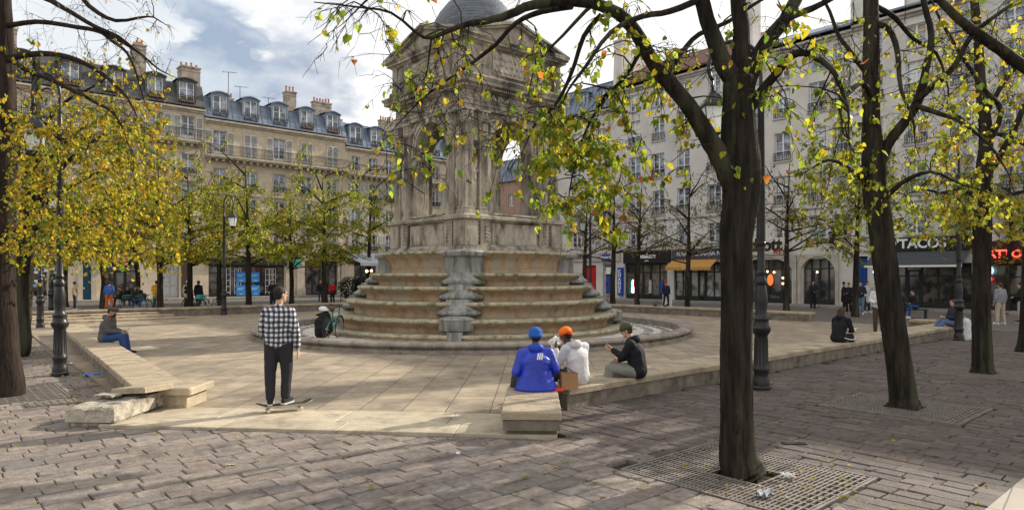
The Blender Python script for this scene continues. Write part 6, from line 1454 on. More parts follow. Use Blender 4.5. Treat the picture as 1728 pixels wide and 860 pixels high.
# 2 blue coat
blu = mat('cobalt_nylon', (.012, .035, .42), .42, var=.25, scale=4, bump=1.0, bscale=7, spec=.5, stretch=(1, 1, .5))
J = seat_pose(LH+.0, .10, .20, .40); J.update(eL=V3(-.30, .04, J['pel'].z+.17), wL=V3(-.20, .24, J['pel'].z+.12), eR=V3(.30, .06, J['pel'].z+.20), wR=V3(.18, .27, J['pel'].z+.17), sL=V3(-.20, .10, J['pel'].z+.445), sR=V3(.20, .10, J['pel'].z+.45), aL=V3(-.52, .30, .12), tL=V3(-.60, .36, .07), kL=V3(-.26, .40, J['pel'].z+.05))
J['aL'] = V3(-.36, .22, .13); J['tL'] = V3(-.44, .10, .075)
P2 = person(Vector((.36, 10.0, 0)), R(2), 'person in bright blue hooded jacket and blue cap sitting on the low wall', J, blu, cloth('dark_trousers', (.03, .03, .035)), cloth('beige_trainer', (.34, .29, .24)), SKIND, HAIRD, cloth('blue_cap', (.02, .10, .42)), 'beanie', hood=mat('cobalt_hood', (.015, .05, .42), .5, var=.2, scale=9, bump=.3), bulk=1.14, fine=True, vox=.013, yaw=8)
b = MB()                                                                # the jacket's skirt spreads on the stone
for i in range(1): b.lathe([(.335, .002), (.315, .04), (.285, .12), (.25, .22), (.235, .30)], c=(0, .04, LH), n=40, sy=.68, wob=.12)
b.build('jacket_skirt', blu, P2, smooth=True)
b = MB()
for i in range(3):
    x0 = .000+i*.031; M = Matrix.Translation((x0+.02, -.083, J['pel'].z+.415)) @ Matrix.Rotation(R(9), 4, 'Y') @ Matrix.Rotation(R(-12), 4, 'X'); b.box(-.0095, .0095, -.02, .0, -.048, .048, M)
b.v = [(x, y-.01, z) for x, y, z in b.v]; b.build('stripe_emblem', mat('white_print', (.8, .8, .82), .5), P2)
# 3 white hoodie, orange cap, eating
J = seat_pose(LH, .10, .15, .42); z = J['pel'].z; J.update(hd=V3(-.13, .16, z+.655), nek=V3(-.04, .10, z+.53), eL=V3(-.25, .22, z+.20), wL=V3(-.16, .36, z+.44), eR=V3(.26, .18, z+.19), wR=V3(.02, .38, z+.40), sL=V3(-.18, .10, z+.46), sR=V3(.19, .07, z+.47))
grey = cloth('light_grey_fleece', (.60, .59, .585))
person(Vector((1.06, 10.62, 0)), R(38), 'person in pale grey hoodie and orange cap bent over white food paper', J, grey, cloth('black_jeans', (.02, .02, .022)), None, SKIND, HAIRD, cloth('orange_cap', (.85, .16, .02)), 'backcap', hood=grey, fine=True, vox=.013, yaw=12, pitch=-24, bulk=1.08, curl=.8)
M3 = Matrix.Translation((1.06, 10.62, 0)) @ Matrix.Rotation(R(38), 4, 'Z'); b = MB(); c0 = V3(-.13, .43, z+.53)
for i in range(11):
    for j in range(8):
        pass
def crumple(mb, c, sx, sy, amp, seed, M=None, n=9, tilt=None, col=None):
    vs = []
    for i in range(n):
        for j in range(n):
            u_, v_ = i/(n-1)-.5, j/(n-1)-.5; p = V3(u_*sx*(1+.3*noise.noise(V3(seed, i, j))), v_*sy*(1+.3*noise.noise(V3(i, seed, j))), amp*noise.noise(V3(u_*5+seed, v_*5, 0))+amp*.6*noise.noise(V3(u_*13+seed, v_*11, 3)))
            if tilt: p = tilt @ p
            p = Vector(c)+p; vs.append(M @ p if M is not None else p)
    mb.add(vs, [(i*n+j, (i+1)*n+j, (i+1)*n+j+1, i*n+j+1) for i in range(n-1) for j in range(n-1)], col)
WPAP = mat('white_paper', (.78, .78, .77), .8, var=.05, trans=.25)
b = MB(); crumple(b, M3 @ c0, .24, .17, .05, 3, tilt=(Matrix.Rotation(R(38), 3, 'Z') @ Matrix.Rotation(R(70), 3, 'X') @ Matrix.Rotation(R(25), 3, 'Z'))); b.cap2(M3 @ V3(-.16, .44, z+.50), M3 @ V3(-.06, .44, z+.50), .03, .03); b.build('food_paper', WPAP, label='white wrapping paper held up to the face of the person in the orange cap', cat='paper', smooth=True)
# 4 black hoodie with phone, in profile
J = seat_pose(LH, .10, .13, .46); z = J['pel'].z; J.update(hd=V3(0, .20, z+.675), nek=V3(0, .12, z+.545), eL=V3(-.20, .24, z+.26), wL=V3(-.14, .42, z+.36), eR=V3(.22, .16, z+.22), wR=V3(.10, .36, z+.15))
person(Vector((2.14, 11.35, 0)), R(72), 'person in black hoodie, grey trousers and olive cap looking at a phone on the wall', J, cloth('black_fleece', (.011, .011, .016)), cloth('sage_cargo', (.21, .225, .20)), cloth('black_shoe', (.02, .02, .02)), SKIN, HAIRB, cloth('olive_cap', (.055, .062, .03)), 'backcap', hood=cloth('black_fleece', (.011, .011, .016)), fine=True, vox=.013, pitch=-20, bulk=1.1, curl=.7)
M4 = Matrix.Translation((2.14, 11.35, 0)) @ Matrix.Rotation(R(72), 4, 'Z'); b = MB(); b.bbox(-.038, .038, -.078, .078, -.005, .005, .003); b.v = [tuple(M4 @ (Matrix.Translation((-.12, .50, z+.43)) @ Matrix.Rotation(R(50), 4, 'X') @ Vector(p))) for p in b.v]
M_PHONE = mat('phone_glass', (.05, .055, .065), .15, spec=.8); b.build('phone', M_PHONE, label='mobile phone in the hand of the person in black hoodie on the right wall', cat='phone')
b = MB()
for i in range(1): b.ell((2.14+.14, 11.16, z+.09), random.uniform(.008, .03), .01, random.uniform(.006, .018), 7, 5)
b.v = [tuple((Matrix.Translation((-2.14, -11.35, 0)) @ Vector(p))) for p in b.v]
hp = [o for o in COL.objects if o.get('label', '').startswith('person in black hoodie')][0]; b.v = [tuple(Matrix.Rotation(R(-72), 4, 'Z') @ Vector(p)) for p in b.v]; b.build('print', mat('white_print', (.8, .8, .82), .5), hp)
# paper bag, cup, red carton, dark bag
rt = empty('paper_bag', (.86, 10.13, LH), R(8), 'brown paper bag with handles between the two people on the wall', 'bag'); b = MB()
bw, bd, bh = .125, .075, .25; vs = []
for (z_, e_) in ((0, 0), (.08, .004), (.17, -.004), (bh, .003)):
    for (x_, y_) in ((-bw, -bd), (0, -bd-.006), (bw, -bd), (bw-.02, 0), (bw, bd), (0, bd+.006), (-bw, bd), (-bw+.02, 0)): vs.append(V3(x_*(1+e_*4), y_*(1+e_*3), z_))
b.add(vs, [(k_*8+i, k_*8+(i+1) % 8, k_*8+8+(i+1) % 8, k_*8+8+i) for k_ in range(3) for i in range(8)]+[tuple(range(7, -1, -1))]); b.build('bag', mat('kraft_paper', (.36, .20, .095), .8, var=.12, bump=.3, bscale=12), rt)
for y_ in (-bd, bd):
    b = MB(); b.tube([V3(.055*math.cos(t), y_, bh-.02+.075*math.sin(t)) for t in [PI*i/8 for i in range(9)]], .005, 5); b.build('handle', mat('kraft_cord', (.05, .035, .03), .8), rt)
rt = empty('paper_cup', (.655, 10.08, LH), 0, 'white paper cup with red band and lid beside the blue jacket', 'cup'); b = MB(); b.lathe([(.028, 0), (.037, .10)], n=20); b.build('cup', WPAP, rt, smooth=True)
b = MB(); b.lathe([(.0325, .045), (.0365, .085)], n=20); b.build('band', signm('orange_red', (.75, .12, .03)), rt, smooth=True); b = MB(); b.lathe([(.039, .098), (.040, .106), (.034, .112), (.001, .112)], n=20); b.build('lid', WT, rt, smooth=True)
b = MB(); b.bbox(-.07, .07, -.035, .035, 0, .03, .01); b.bbox(-.05, .05, -.03, .03, .03, .042, .006); b.build('fries_carton', signm('carton_red', (.72, .05, .02)), loc=(.70, 9.97, LH), rot=(0, 0, R(12)), label='flattened red food carton in front of the paper cup', cat='carton')
b = MB(); b.cap2((.0, 0, .12), (0, .05, .18), .09, .08); b.cap2((0, 0, .07), (0, .05, .1), .1, .1); remesh(b, 'rucksack', cloth('black_bag', (.012, .012, .014)), None, .012, 3); o = [q for q in COL.objects if q.name.startswith('rucksack')][-1]; o.location = (.83, 10.36, LH-.03); tag(o, 'small black rucksack standing behind the brown paper bag', 'bag')
# 5 seated man with flat cap on the left wall
J = seat_pose(LH, .12, .12, .44); z = J['pel'].z; J.update(hd=V3(0, .17, z+.68), nek=V3(0, .10, z+.54), wL=V3(-.05, .40, z+.16), wR=V3(.05, .40, z+.15), eL=V3(-.22, .14, z+.2), eR=V3(.22, .14, z+.2))
ps = Vector((-10.55, 17.35, 0))
P5 = person(ps, R(-78), 'bearded man in grey coat and flat cap sitting on the left wall with a phone', J, cloth('grey_wool', (.10, .10, .105)), cloth('blue_jeans', (.03, .07, .20)), None, SKIN, HAIRD, cloth('grey_cap', (.075, .075, .085)), 'flat', hood=cloth('grey_wool', (.10, .10, .105)), fine=True, vox=.015, pitch=-18, bulk=1.14)
b = MB(); hm = J['hd']; b.ell(hm+V3(0, .055, -.10), .052, .045, .06, 12, 8); b.build('beard', HAIRB, P5, smooth=True); b = MB(); b.cap2(J['nek']+V3(-.07, .03, .0), J['nek']+V3(.07, .03, .0), .05, .05); b.ell(J['nek']+V3(0, .0, .01), .085, .075, .035, 12, 6); b.build('scarf', signm('scarf_red', (.30, .02, .03)), P5, smooth=True)
M5 = Matrix.Translation(ps) @ Matrix.Rotation(R(-78), 4, 'Z'); b = MB(); b.bbox(-.038, .038, -.078, .078, -.005, .005, .003); b.v = [tuple(M5 @ (Matrix.Translation((0, .52, z+.20)) @ Matrix.Rotation(R(25), 4, 'X') @ Vector(p))) for p in b.v]; b.build('phone', M_PHONE, label='mobile phone held by the bearded man on the left wall', cat='phone')
# 6 woman on the outer side of the right wall with paper
J = seat_pose(.34, .16, .10, .42); z = J['pel'].z; J.update(hd=V3(0, .19, z+.67), nek=V3(0, .13, z+.54), aL=V3(-.12, .40, .09), aR=V3(.12, .44, .09), wL=V3(-.08, .40, z+.17), wR=V3(.08, .40, z+.17))
ps = G(1414, 577, .34); ps.z = 0
P6 = person(ps, R(-58), 'long haired person in black hoodie with white striped trousers sitting on the right wall', J, cloth('black_fleece', (.011, .011, .016)), cloth('black_track', (.015, .013, .016)), cloth('maroon_shoe', (.05, .02, .02)), SKIN, HAIRB, hood=cloth('black_fleece', (.011, .011, .016)), vox=.016, hairlen=.14, fine=True, pitch=-16)
b = MB(); b.tube([V3(.20, -.02, z+.02), V3(.235, .2, z-.03), V3(.215, .42, z-.02), V3(.20, .50, z-.10), V3(.19, .50, .2)], .012, 5); b.build('trouser_stripe', WT, P6)
b = MB(); M6 = Matrix.Translation(ps) @ Matrix.Rotation(R(-58), 4, 'Z'); crumple(b, M6 @ V3(.0, .48, z+.20), .34, .26, .06, 7, tilt=(Matrix.Rotation(R(-58), 3, 'Z') @ Matrix.Rotation(R(30), 3, 'X'))); b.build('paper_wrap', WPAP, label='crumpled white paper on the lap of the long haired person on the right wall', cat='paper', smooth=True)
# 7.. others farther off
def P(lab, px_, py_, rz, top, bot, J=None, **kw):
    kw.setdefault('vox', .024); z_ = kw.pop('z', 0); sc = kw.pop('scale', 1)
    return person(G(px_, py_, z_), R(rz), lab, J or STAND, top, bot, scale=sc, **kw)
J7 = {k_: Vector(v) for k_, v in STAND.items()}; J7.update(eL=V3(-.26, .03, 1.14), wL=V3(-.10, .25, 1.12), eR=V3(.26, .03, 1.14), wR=V3(.12, .25, 1.08))
P('man in white top, dark cap and brown trousers standing behind the leaning tree trunk', 1483, 563, 155, cloth('white_sweat', (.62, .62, .64)), cloth('brown_cord', (.075, .05, .035)), J=J7, cap=cloth('navy_cap', (.02, .03, .09)), vox=.018, fine=True, scale=1.02)
J8 = seat_pose(.34, -.05, .12, .50); J8.update(aL=V3(-.12, .78, .11), aR=V3(.10, .72, .11), tL=V3(-.13, .93, .10), tR=V3(.11, .87, .10), wL=V3(-.06, .36, .66), wR=V3(.06, .36, .68), kL=V3(-.13, .45, .50), kR=V3(.10, .42, .52))
P('person in navy jumper and jeans lounging on the far right wall, looking at a phone', 1592, 552, 95, cloth('navy_knit', (.02, .027, .05)), cloth('faded_jeans', (.09, .13, .24)), J=J8, z=.0, hair=HAIRB, vox=.018).location = Vector((14.9, 22.6, 0))
J9 = {k_: Vector(v) for k_, v in STAND.items()}; J9.update(kL=V3(-.13, .02, .5), kR=V3(.13, .02, .5), aL=V3(-.17, -.02, .09), aR=V3(.17, -.02, .09), tL=V3(-.2, .13, .035), tR=V3(.2, .13, .035))
P('person in grey jacket and khaki trousers standing by the far right wall', 1688, 547, 10, cloth('marl_grey', (.20, .205, .22)), cloth('khaki', (.36, .31, .24)), J=J9, shoe=cloth('white_trainer', (.6, .6, .6)), hair=HAIRB, vox=.02, bulk=1.12)
P('person in dark jacket and pale jeans at the very right edge of the picture', 1722, 544, 60, cloth('black_jacket', (.014, .014, .016)), cloth('pale_jeans', (.40, .41, .44)), J=J7, vox=.022)
P('boy in beige top and dark trousers walking past the beige shop', 126, 523, -60, cloth('sand_sweater', (.40, .30, .19)), cloth('dark_trousers', (.03, .03, .035)), J=J9, shoe=cloth('white_trainer', (.6, .6, .6)), scale=.97)
P('person in blue jacket and orange trousers behind the yellow tree by the café', 184, 522, 20, cloth('royal_jacket', (.05, .13, .42)), cloth('orange_trousers', (.62, .13, .03)), J=J9, scale=.98)
JY = {k_: Vector(v) for k_, v in STAND.items()}; JY.update(eL=V3(-.25, .06, 1.14), wL=V3(-.14, .26, 1.06))
py = P('person in mustard yellow coat with white striped black trousers left of the white door', 264, 522.5, 12, cloth('mustard', (.56, .30, .03)), cloth('black_track', (.015, .013, .016)), J=JY, hood=cloth('mustard', (.56, .30, .03)), vox=.02, bulk=1.12, coat=.08)
b = MB(); b.tube([V3(-.20, -.02, .86), V3(-.19, -.01, .5), V3(-.185, -.02, .12)], .016, 5); b.build('trouser_stripe', WT, py)
pb = P('person in cream jacket and white beanie with a black backpack, back to the viewer', 317, 522.5, 2, cloth('cream_jacket', (.50, .44, .33)), cloth('black_jeans', (.02, .02, .022)), J=J9, cap=cloth('white_beanie', (.6, .6, .58)), capshape='beanie', vox=.02, bulk=1.18, coat=.06)
b = MB(); b.cap2((0, -.24, 1.12), (0, -.23, 1.34), .13, .11, 14, .75, V3(0, 1, 0)); b.cap2((0, -.27, 1.08), (0, -.27, 1.15), .10, .10); remesh(b, 'backpack', cloth('black_bag', (.012, .012, .014)), pb, .015, 3); b = MB(); b.box(-.02, .03, -.40, -.375, 1.16, 1.22); b.build('backpack_logo', WT, pb)
P('person all in black beside the cream jacket and backpack', 335, 523, -10, cloth('black_puffer', (.012, .013, .017)), cloth('black_jeans', (.02, .02, .022)), hood=cloth('black_puffer', (.012, .013, .017)), vox=.022)
P('bald person in dark coat and jeans standing in front of the glass entrance', 541, 510, 200, cloth('black_jacket', (.014, .014, .016)), cloth('blue_jeans', (.03, .07, .20)), hair=None, scale=.95)
P('person in red top behind the trunk near the glass entrance', 561, 512, 170, cloth('red_top', (.55, .02, .02)), cloth('black_jeans', (.02, .02, .022)), J=J7, scale=.92)
P('dark figure with arms folded just behind the head of the skateboarder', 461, 521, 190, cloth('black_puffer', (.012, .013, .017)), cloth('navy_trousers', (.02, .025, .05)), J=J7, hood=cloth('black_puffer', (.012, .013, .017)), vox=.022, bulk=1.15)
JS = seat_pose(.46, .10, .14, .42)
for (px_, d_, rz, lab, tp_) in ((207, 44, 120, 'leftmost dark seated figure at the café terrace', (.02, .02, .022)), (216, 45, 200, 'seated figure in black facing out at the café terrace', (.015, .015, .018)), (226, 44, 240, 'seated figure in dark grey coat at the café terrace', (.05, .045, .042)), (238, 45, 160, 'rightmost seated figure with pale face at the café terrace', (.02, .018, .02))):
    ps = Vector(((px_-CX)/F*d_, d_, .0)); person(ps, R(rz), lab, JS, cloth('dark%d' % int(tp_[0]*1000), tp_), cloth('black_jeans', (.02, .02, .022)), vox=.026)
    bb = empty('cafe_chair', ps, R(rz), 'dark café chair under the '+lab, 'chair', 'café chairs on the left terrace')
    b = MB(); b.bbox(-.2, .2, -.2, .2, .40, .44); b.build('seat', M_DARKB, bb); b = MB(); b.box(-.2, .2, -.22, -.19, .44, .86); b.build('backrest', M_DARKB, bb)
    for sx in (-.17, .17):
        for sy in (-.17, .17): b = MB(); b.tube([V3(sx, sy, .40), V3(sx*1.1, sy*1.1, 0)], .014, 5); b.build('leg', M_DARKB, bb)
for (px_, d_, sc, rz, lab, tp_, bt_) in ((1372, 41, 1, 190, 'dark figure in front of the right stone arch', (.015, .015, .018), (.015, .015, .018)), (1424, 38.5, .97, 250, 'person in black coat left of the trunk by the blue door', (.012, .012, .014), (.012, .012, .014)), (1432, 37.5, .95, 120, 'second person in black right beside the black coat by the blue door', (.014, .012, .012), (.014, .012, .012)),
                                   (1452, 35.5, 1, 150, 'person in dark top and light jeans right of the trunk by the blue door', (.02, .022, .035), (.14, .19, .28)), (1463, 37, 1, 200, 'person in long white and grey coat before the blue door', (.45, .44, .43), (.03, .03, .03)), (1478, 38.5, .95, 160, 'person in beige coat half hidden by the man in the white top', (.36, .30, .24), (.03, .03, .03)), (1228, 36, 1, 200, 'figure in dark clothes behind the nearest trunk before the black shopfront', (.03, .03, .05), (.02, .03, .12)),
                                   (1124, 44, .95, 180, 'figure in dark sportswear at the shoe shop door', (.02, .02, .05), (.02, .02, .02)), (1655, 33, 1, 120, 'figure in black behind the slim straight trunk', (.015, .015, .018), (.02, .02, .022))):
    person(Vector(((px_-CX)/F*d_, d_, 0)), R(rz), lab, J7 if random.random() < .5 else J9, cloth('far%d' % int(tp_[0]*1000+tp_[2]*100), tp_), cloth('farb%d' % int(bt_[0]*1000+bt_[2]*100), bt_), vox=.026, scale=sc, coat=.25 if 'coat' in lab else 0, shoe=cloth('white_trainer', (.6, .6, .6)) if px_ > 1440 else None)
for (px_, d_, rz, lab, bt_) in ((1524, 32, 110, 'seated person in black on a bench below the grey awning, nearer the leaning trunk', (.02, .02, .03)), (1545, 32.5, 100, 'seated person in blue jeans below the grey awning', (.03, .07, .20))):
    ps = Vector(((px_-CX)/F*d_, d_, 0)); person(ps, R(rz), lab, JS, cloth('dark20', (.02, .02, .022)), cloth('farj%d' % int(bt_[2]*100), bt_), vox=.024, shoe=cloth('white_trainer', (.6, .6, .6)))
pm = Vector(((1534-CX)/F*32.4, 32.6, 0)); bb = empty('terrace_bench', pm, R(RR and -20), 'dark wooden bench under the two people below the grey awning', 'bench'); b = MB(); b.bbox(-.9, .9, -.2, .2, .38, .44); b.build('seat', M_DARKB, bb)
for sx in (-.8, .8): b = MB(); b.box(sx-.03, sx+.03, -.18, .18, 0, .38); b.build('leg', M_DARKB, bb)

# ================================================================ bicycles
M_TYRE = mat('tyre_rubber', (.02, .02, .02), .85); M_STEEL = mat('spoke_steel', (.4, .4, .42), .35, metal=.8)
def bike(loc, rz, label, col, lean=0, basket=None):
    rt = empty('bicycle', loc, 0, label, 'bicycle'); rt.rotation_euler = (R(lean), 0, R(rz)); m = mat('frame_'+str(col), col, .35, spec=.5); r = .335
    for x in (-.52, .52):
        b = MB(); b.tube([V3(x+r*math.cos(t), 0, r+r*math.sin(t)) for t in [2*PI*i/28 for i in range(29)]], .018, 6, cap=False); wh = b.build('tyre', M_TYRE, rt, smooth=True)
        b = MB(); b.tube([V3(x+(r-.03)*math.cos(t), 0, r+(r-.03)*math.sin(t)) for t in [2*PI*i/28 for i in range(29)]], .009, 5, cap=False)
        for i in range(16): t = 2*PI*i/16; b.tube([V3(x+.02*math.cos(t+1), .02*(-1)**i, r+.02*math.sin(t+1)), V3(x+(r-.03)*math.cos(t), 0, r+(r-.03)*math.sin(t))], .0025, 3)
        b.tube([V3(x, -.05, r), V3(x, .05, r)], .016, 6); b.build('rim', M_STEEL, rt)
        b = MB(); b.tube([V3(x+(r+.035)*math.cos(t), 0, r+(r+.035)*math.sin(t)) for t in [R(20)+PI*.75*i/12 for i in range(13)]], .014, 5); b.build('mudguard', M_RAIL, rt)
    b = MB(); bb_ = V3(-.05, 0, .30); st = V3(-.17, 0, .82); hd = V3(.38, 0, .86); hl = V3(.41, 0, .70)
    for a_, c_, q_ in ((bb_, st, .018), (bb_, hl, .022), (V3(-.14, 0, .66), hl, .018), (bb_, V3(-.52, 0, r), .013), (st*.85+bb_*.15, V3(-.52, 0, r), .011), (hd, hl, .022), (hl, V3(.52, 0, r), .015)): b.tube([a_, c_], q_, 6)
    b.build('frame', m, rt)
    b = MB(); b.cap2((-.28, 0, .90), (-.06, 0, .91), .06, .028, 10, .6, V3(0, 0, 1)); b.tube([V3(-.17, 0, .80), V3(-.18, 0, .9)], .013, 6); b.build('saddle', M_TYRE, rt)
    b = MB(); b.tube([hd, V3(.37, 0, 1.0)], .014, 6); b.tube([V3(.26, -.30, 1.03), V3(.36, -.18, 1.02), V3(.38, 0, 1.0), V3(.36, .18, 1.02), V3(.26, .30, 1.03)], .013, 6); b.build('handlebar', M_RAIL, rt)
    b = MB(); b.lathe([(.09, -.01), (.09, .01)], n=14, M=Matrix.Translation(bb_) @ Matrix.Rotation(R(90), 4, 'X'))
    b.tube([bb_+V3(0, -.07, 0), bb_+V3(.1, -.07, -.13)], .01, 5); b.tube([bb_+V3(0, .07, 0), bb_+V3(-.1, .07, .13)], .01, 5); b.box(.02, .10, -.14, -.06, .155, .18); b.box(-.19, -.11, .06, .14, .42, .445); b.build('crank', M_STEEL, rt)
    if basket: b = MB(); b.bbox(-.72, -.34, -.17, .17, .72, .95, .02); b.build('pannier', basket, rt)
    return rt
TEALF = (.02, .22, .18)
bike(Vector(((231-CX)/F*38.5, 38.5, 0)), 8, 'blue bicycle standing behind the low wall by the café', (.04, .12, .42), 4, signm('dark_teal', (.012, .06, .055)))
bike(Vector(((352-CX)/F*39, 39, 0)), 60, 'white bicycle with teal bag behind the low wall, under the lamp post', (.6, .62, .6), 3, signm('teal_bag', (.05, .30, .30)))
bike(Vector(((330-CX)/F*40, 40, 0)), 55, 'dark bicycle mostly hidden behind the two people in black and cream', (.06, .07, .08), 3)
bike(Vector(((254-CX)/F*39.5, 39.5, 0)), -10, 'green bicycle half hidden behind the mustard coat', (.03, .20, .14), 3, signm('dark_teal', (.012, .06, .055)))
bk = G(552, 573, .12); bike(Vector((bk.x, bk.y+.55, .10)), 84, 'teal bicycle parked inside the basin left of the tiers', TEALF, 6)
b = MB(); q = Vector((bk.x-.22, bk.y+.35, .10)); b.cap2(q+V3(.02, 0, .34), q+V3(.06, 0, .68), .27, .17, 14); b.cap2(q+V3(-.06, 0, .2), q+V3(-.04, 0, .5), .2, .22, 12); b.cap2(q+V3(.2, -.05, .3), q+V3(.14, 0, .6), .12, .1, 12); b.cap2(q+V3(-.2, .0, .75), q+V3(.1, 0, .82), .04, .06); o = remesh(b, 'delivery_rucksack', cloth('black_bag', (.012, .012, .014)), None, .02, 3, .05, .15); tag(o, 'bulky black bag hanging on the teal bicycle in the basin', 'bag')
b = MB(); b.ell(q+V3(.0, 0, .94), .14, .11, .075, 14, 8); b.ell(q+V3(.03, 0, .90), .16, .12, .04, 14, 6); o = b.build('helmet', WT, smooth=True); tag(o, 'white helmet resting on top of the black bag in the basin', 'helmet')

# ================================================================ pigeons, litter, fallen leaves
def pigeon(loc, rz, label, wings=False):
    rt = empty('pigeon', loc, R(rz), label, 'pigeon'); b = MB(); b.cap2((0, -.06, .11), (0, .06, .13), .045, .055, 10); b.cap2((0, .07, .15), (0, .10, .20), .035, .024, 8); b.ell((0, .115, .215), .024, .028, .024, 8, 6); b.cap2((0, .13, .213), (0, .16, .205), .009, .003, 6); b.cap2((0, -.08, .11), (0, -.20, .08), .035, .02, 8, .4, V3(0, 0, 1))
    if wings:
        for s_ in (-1, 1): b.cap2((s_*.03, 0, .16), (s_*.14, -.05, .26), .035, .03, 8, .3, V3(0, 1, 0)); b.cap2((s_*.14, -.05, .26), (s_*.26, -.14, .24), .03, .012, 8, .3, V3(0, 1, 0))
    remesh(b, 'body', mat('pigeon_grey', (.035, .037, .045), .7, var=.3, scale=20), rt, .010, 2)
    for s_ in (-1, 1): b = MB(); b.tube([V3(s_*.022, .01, .09), V3(s_*.022, .02, .0)], .005, 5); b.box(s_*.022-.012, s_*.022+.012, .0, .05, 0, .006); b.build('leg', signm('pigeon_leg', (.35, .10, .08)), rt)
pigeon(G(37, 581), -70, 'dark pigeon walking on the paving between the left tree grates')
pw = W(1106, 515, 33.5); pigeon(Vector((pw.x, pw.y, .46+.0)), 100, 'pigeon with raised wings on the back wall near the shoe shop', True); pw = W(1114, 516, 33.2)
pigeon(Vector((pw.x+.25, pw.y-.1, .45)), -60, 'pigeon sitting on the back wall to the right of the one with raised wings')
b = MB(); crumple(b, (0, 0, .03), .34, .16, .06, 11, n=12); b.build('plastic_packet', signm('packet_blue', (.12, .25, .75)), loc=G(157, 634), rot=(0, 0, R(20)), label='crumpled blue and white packet on the paving by the left wall', cat='litter', smooth=True)
b = MB(); crumple(b, (0, 0, .025), .16, .07, .035, 12); b.build('wrapper', WT, loc=G(118, 614), rot=(0, 0, R(-15)), label='small pale paper scrap near the left lamp post base', cat='litter', smooth=True)
b = MB(); crumple(b, (0, 0, .03), .14, .06, .04, 5); b.build('wrapper', WPAP, loc=G(1330, 806)+V3(0, 0, .006), rot=(0, 0, R(-20)), label='white and red wrapper on the nearest tree grate', cat='litter', smooth=True)
b = MB(); crumple(b, (0, 0, .02), .035, .03, .02, 6, n=5); b.build('wrapper_scrap', RD, loc=G(1341, 809)+V3(0, 0, .03), label='small red scrap beside the white wrapper on the nearest grate', cat='litter')
b = MB(); crumple(b, (0, 0, .035), .13, .10, .06, 8); b.build('foil', mat('foil', (.55, .56, .60), .25, metal=.9), loc=G(1290, 838)+V3(0, 0, .006), label='crumpled silver foil on the nearest tree grate', cat='litter')
b = MB(); b.lathe([(.026, 0), (.028, .006), (.024, .016), (.001, .017)], n=14); b.build('bottle_cap', WT, loc=G(773, 765)+V3(0, 0, .003), label='white cap lying on the cobbles in front of the entrance strip', cat='bottle cap')
b = MB(); crumple(b, (0, 0, .012), .06, .04, .02, 9, n=6); crumple(b, (.05, .01, .01), .04, .03, .02, 10, n=6); b.build('crumb_litter', signm('cream_litter', (.65, .55, .32)), loc=G(386, 785), label='cream coloured crumpled scrap on the cobbles at the lower left', cat='litter')
b = MB(); M_ = Matrix.Identity(4); b.cap2((0, 0, .5), (0, 0, .0), .14, .19, 12, .55, V3(0, 1, 0)); b.cap2((-.05, 0, .5), (-.04, 0, .72), .03, .015); o = remesh(b, 'plastic_bag', WPAP, None, .02, 3, .06, .12); o.location = ((1630-CX)/F*21.5, 21.5, .06); tag(o, 'white plastic bag standing by the lamp post near the right edge', 'bag')
# fallen leaves gather along the left wall and lie here and there
random.seed(5); lf = MB()
def fallen(p, s=.05, pal='gold'):
    a = random.uniform(0, 6.28); x = V3(math.cos(a), math.sin(a), 0); y = V3(-x.y, x.x, 0); c = pick(pal); p = p+V3(0, 0, .008); up = lambda: V3(0, 0, random.uniform(0, .02))
    lf.add([p, p+x*s*.5+y*s*.4+up(), p+y*s+up(), p-x*s*.5+y*s*.4+up()], [(0, 1, 2, 3)], (c[0]*1.1, c[1]*1.0, c[2]))
for _ in range(230):
    p = uv(-12.75-abs(random.gauss(0, .55)), random.uniform(-8, 7)); fallen(p, random.uniform(.04, .075))
for _ in range(520):
    d_ = random.uniform(4, 20); p = Vector((random.uniform(-.8, .8)*d_, d_, 0)); fallen(p, random.uniform(.03, .06))
for _ in range(60): p = G(random.uniform(1200, 1440), random.uniform(760, 850)); fallen(p, random.uniform(.03, .05))
for _ in range(120):
    p = uv(-13.0-random.random()*4, random.uniform(4, 14)); fallen(p, .06)
for _ in range(90): a = random.random()*6.28; p = CEN+V3(math.cos(a), math.sin(a), 0)*random.uniform(7.9, 8.3)+V3(0, 0, .03); fallen(p, .05, 'rust')
lf.build('fallen_leaves', M_LEAF, label='fallen yellow leaves scattered over the paving', kind='stuff')
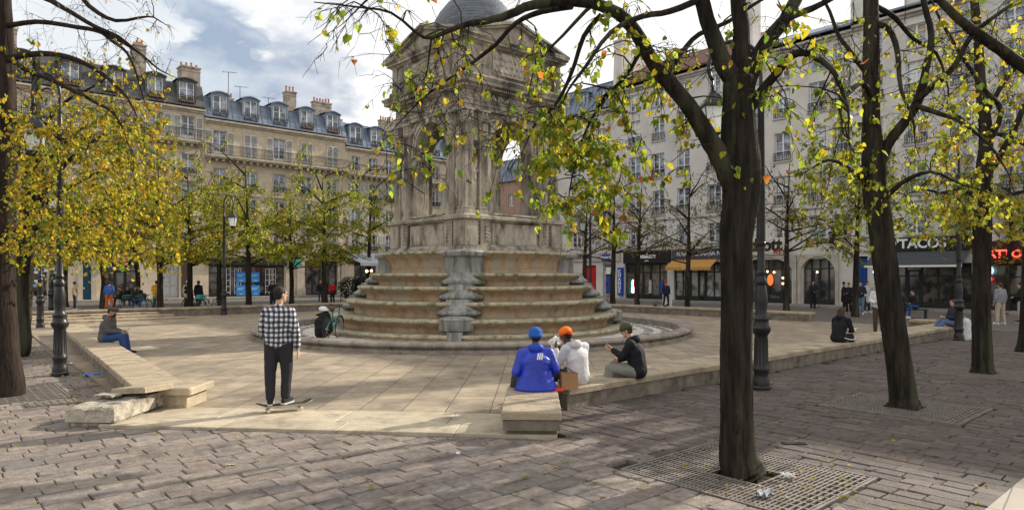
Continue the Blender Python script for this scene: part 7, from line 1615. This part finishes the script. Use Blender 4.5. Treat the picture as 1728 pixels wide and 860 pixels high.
# café terrace left of the fountain: striped canopy, hedge, globe lamps
cb = Vector(((632-CX)/F*46, 46, 0)); rt = empty('terrace_canopy', cb, R(AU), 'white canopy with fine blue stripes over the dark café terrace left of the fountain', 'canopy')
b = MB(); M_CAN = mat_slabs('striped_canvas', (.55, .58, .62), (.52, .55, .60), (.16, .20, .28), 4, .09, .018, rough=.8, bump=0, vary=.1, rot=R(90)); b.add([(-1.9, -1.5, 2.9), (1.9, -1.5, 2.9), (1.9, 1.5, 3.6), (-1.9, 1.5, 3.6), (-1.9, -1.5, 2.7), (1.9, -1.5, 2.7)], [(0, 1, 2, 3), (4, 5, 1, 0)]); b.build('canvas', M_CAN, rt)
for sx in (-1.8, 1.8):
    for sy in (-1.4, 1.4): b = MB(); b.tube([V3(sx, sy, 0), V3(sx, sy, 2.9 if sy < 0 else 3.55)], .03, 6); b.build('post', M_RAIL, rt)
b = MB(); b.ell((-1.5, -1.6, 2.35), .09, .09, .09, 10, 8); b.ell((-1.15, -1.6, 2.38), .08, .08, .08, 10, 8); b.build('globe_lamp', WARMLIT, rt)
b = MB(); b.box(-1.85, 1.85, -1.2, -1.1, 0, 1.9); b.build('screen', M_BLK, rt)
random.seed(6)
for (px_, d_, lab) in ((590, 46.5, 'dark round shrub in a tub left of the striped canopy'), (613, 44.5, 'dark round shrub in a tub under the striped canopy')):
    rt = empty('potted_shrub', ((px_-CX)/F*d_, d_, 0), 0, lab, 'shrub'); b = MB(); b.lathe([(.25, 0), (.33, .5), (.34, .55), (.28, .55)], n=14); b.build('tub', M_DARKB, rt); b = MB()
    for _ in range(900):
        v = rv()*random.uniform(.45, .85); p = V3(v.x, v.y, 1.2+v.z*1.0); a_ = rv()*.06; c_ = a_.orthogonal().normalized()*.05; f_ = random.uniform(.6, 1.2); b.q(p-a_, p+c_, p+a_, p-c_, col=(.03*f_, .05*f_, .02*f_))
    b.build('foliage', M_LEAF, rt)
b = MB(); b.bbox(-.25, .25, -.2, .2, 0, 1.0, .02); b.build('white_box', WT, loc=((1126-CX)/F*45, 45, .0), rot=(0, 0, RR), label='white box standing before the shoe shop', cat='box')
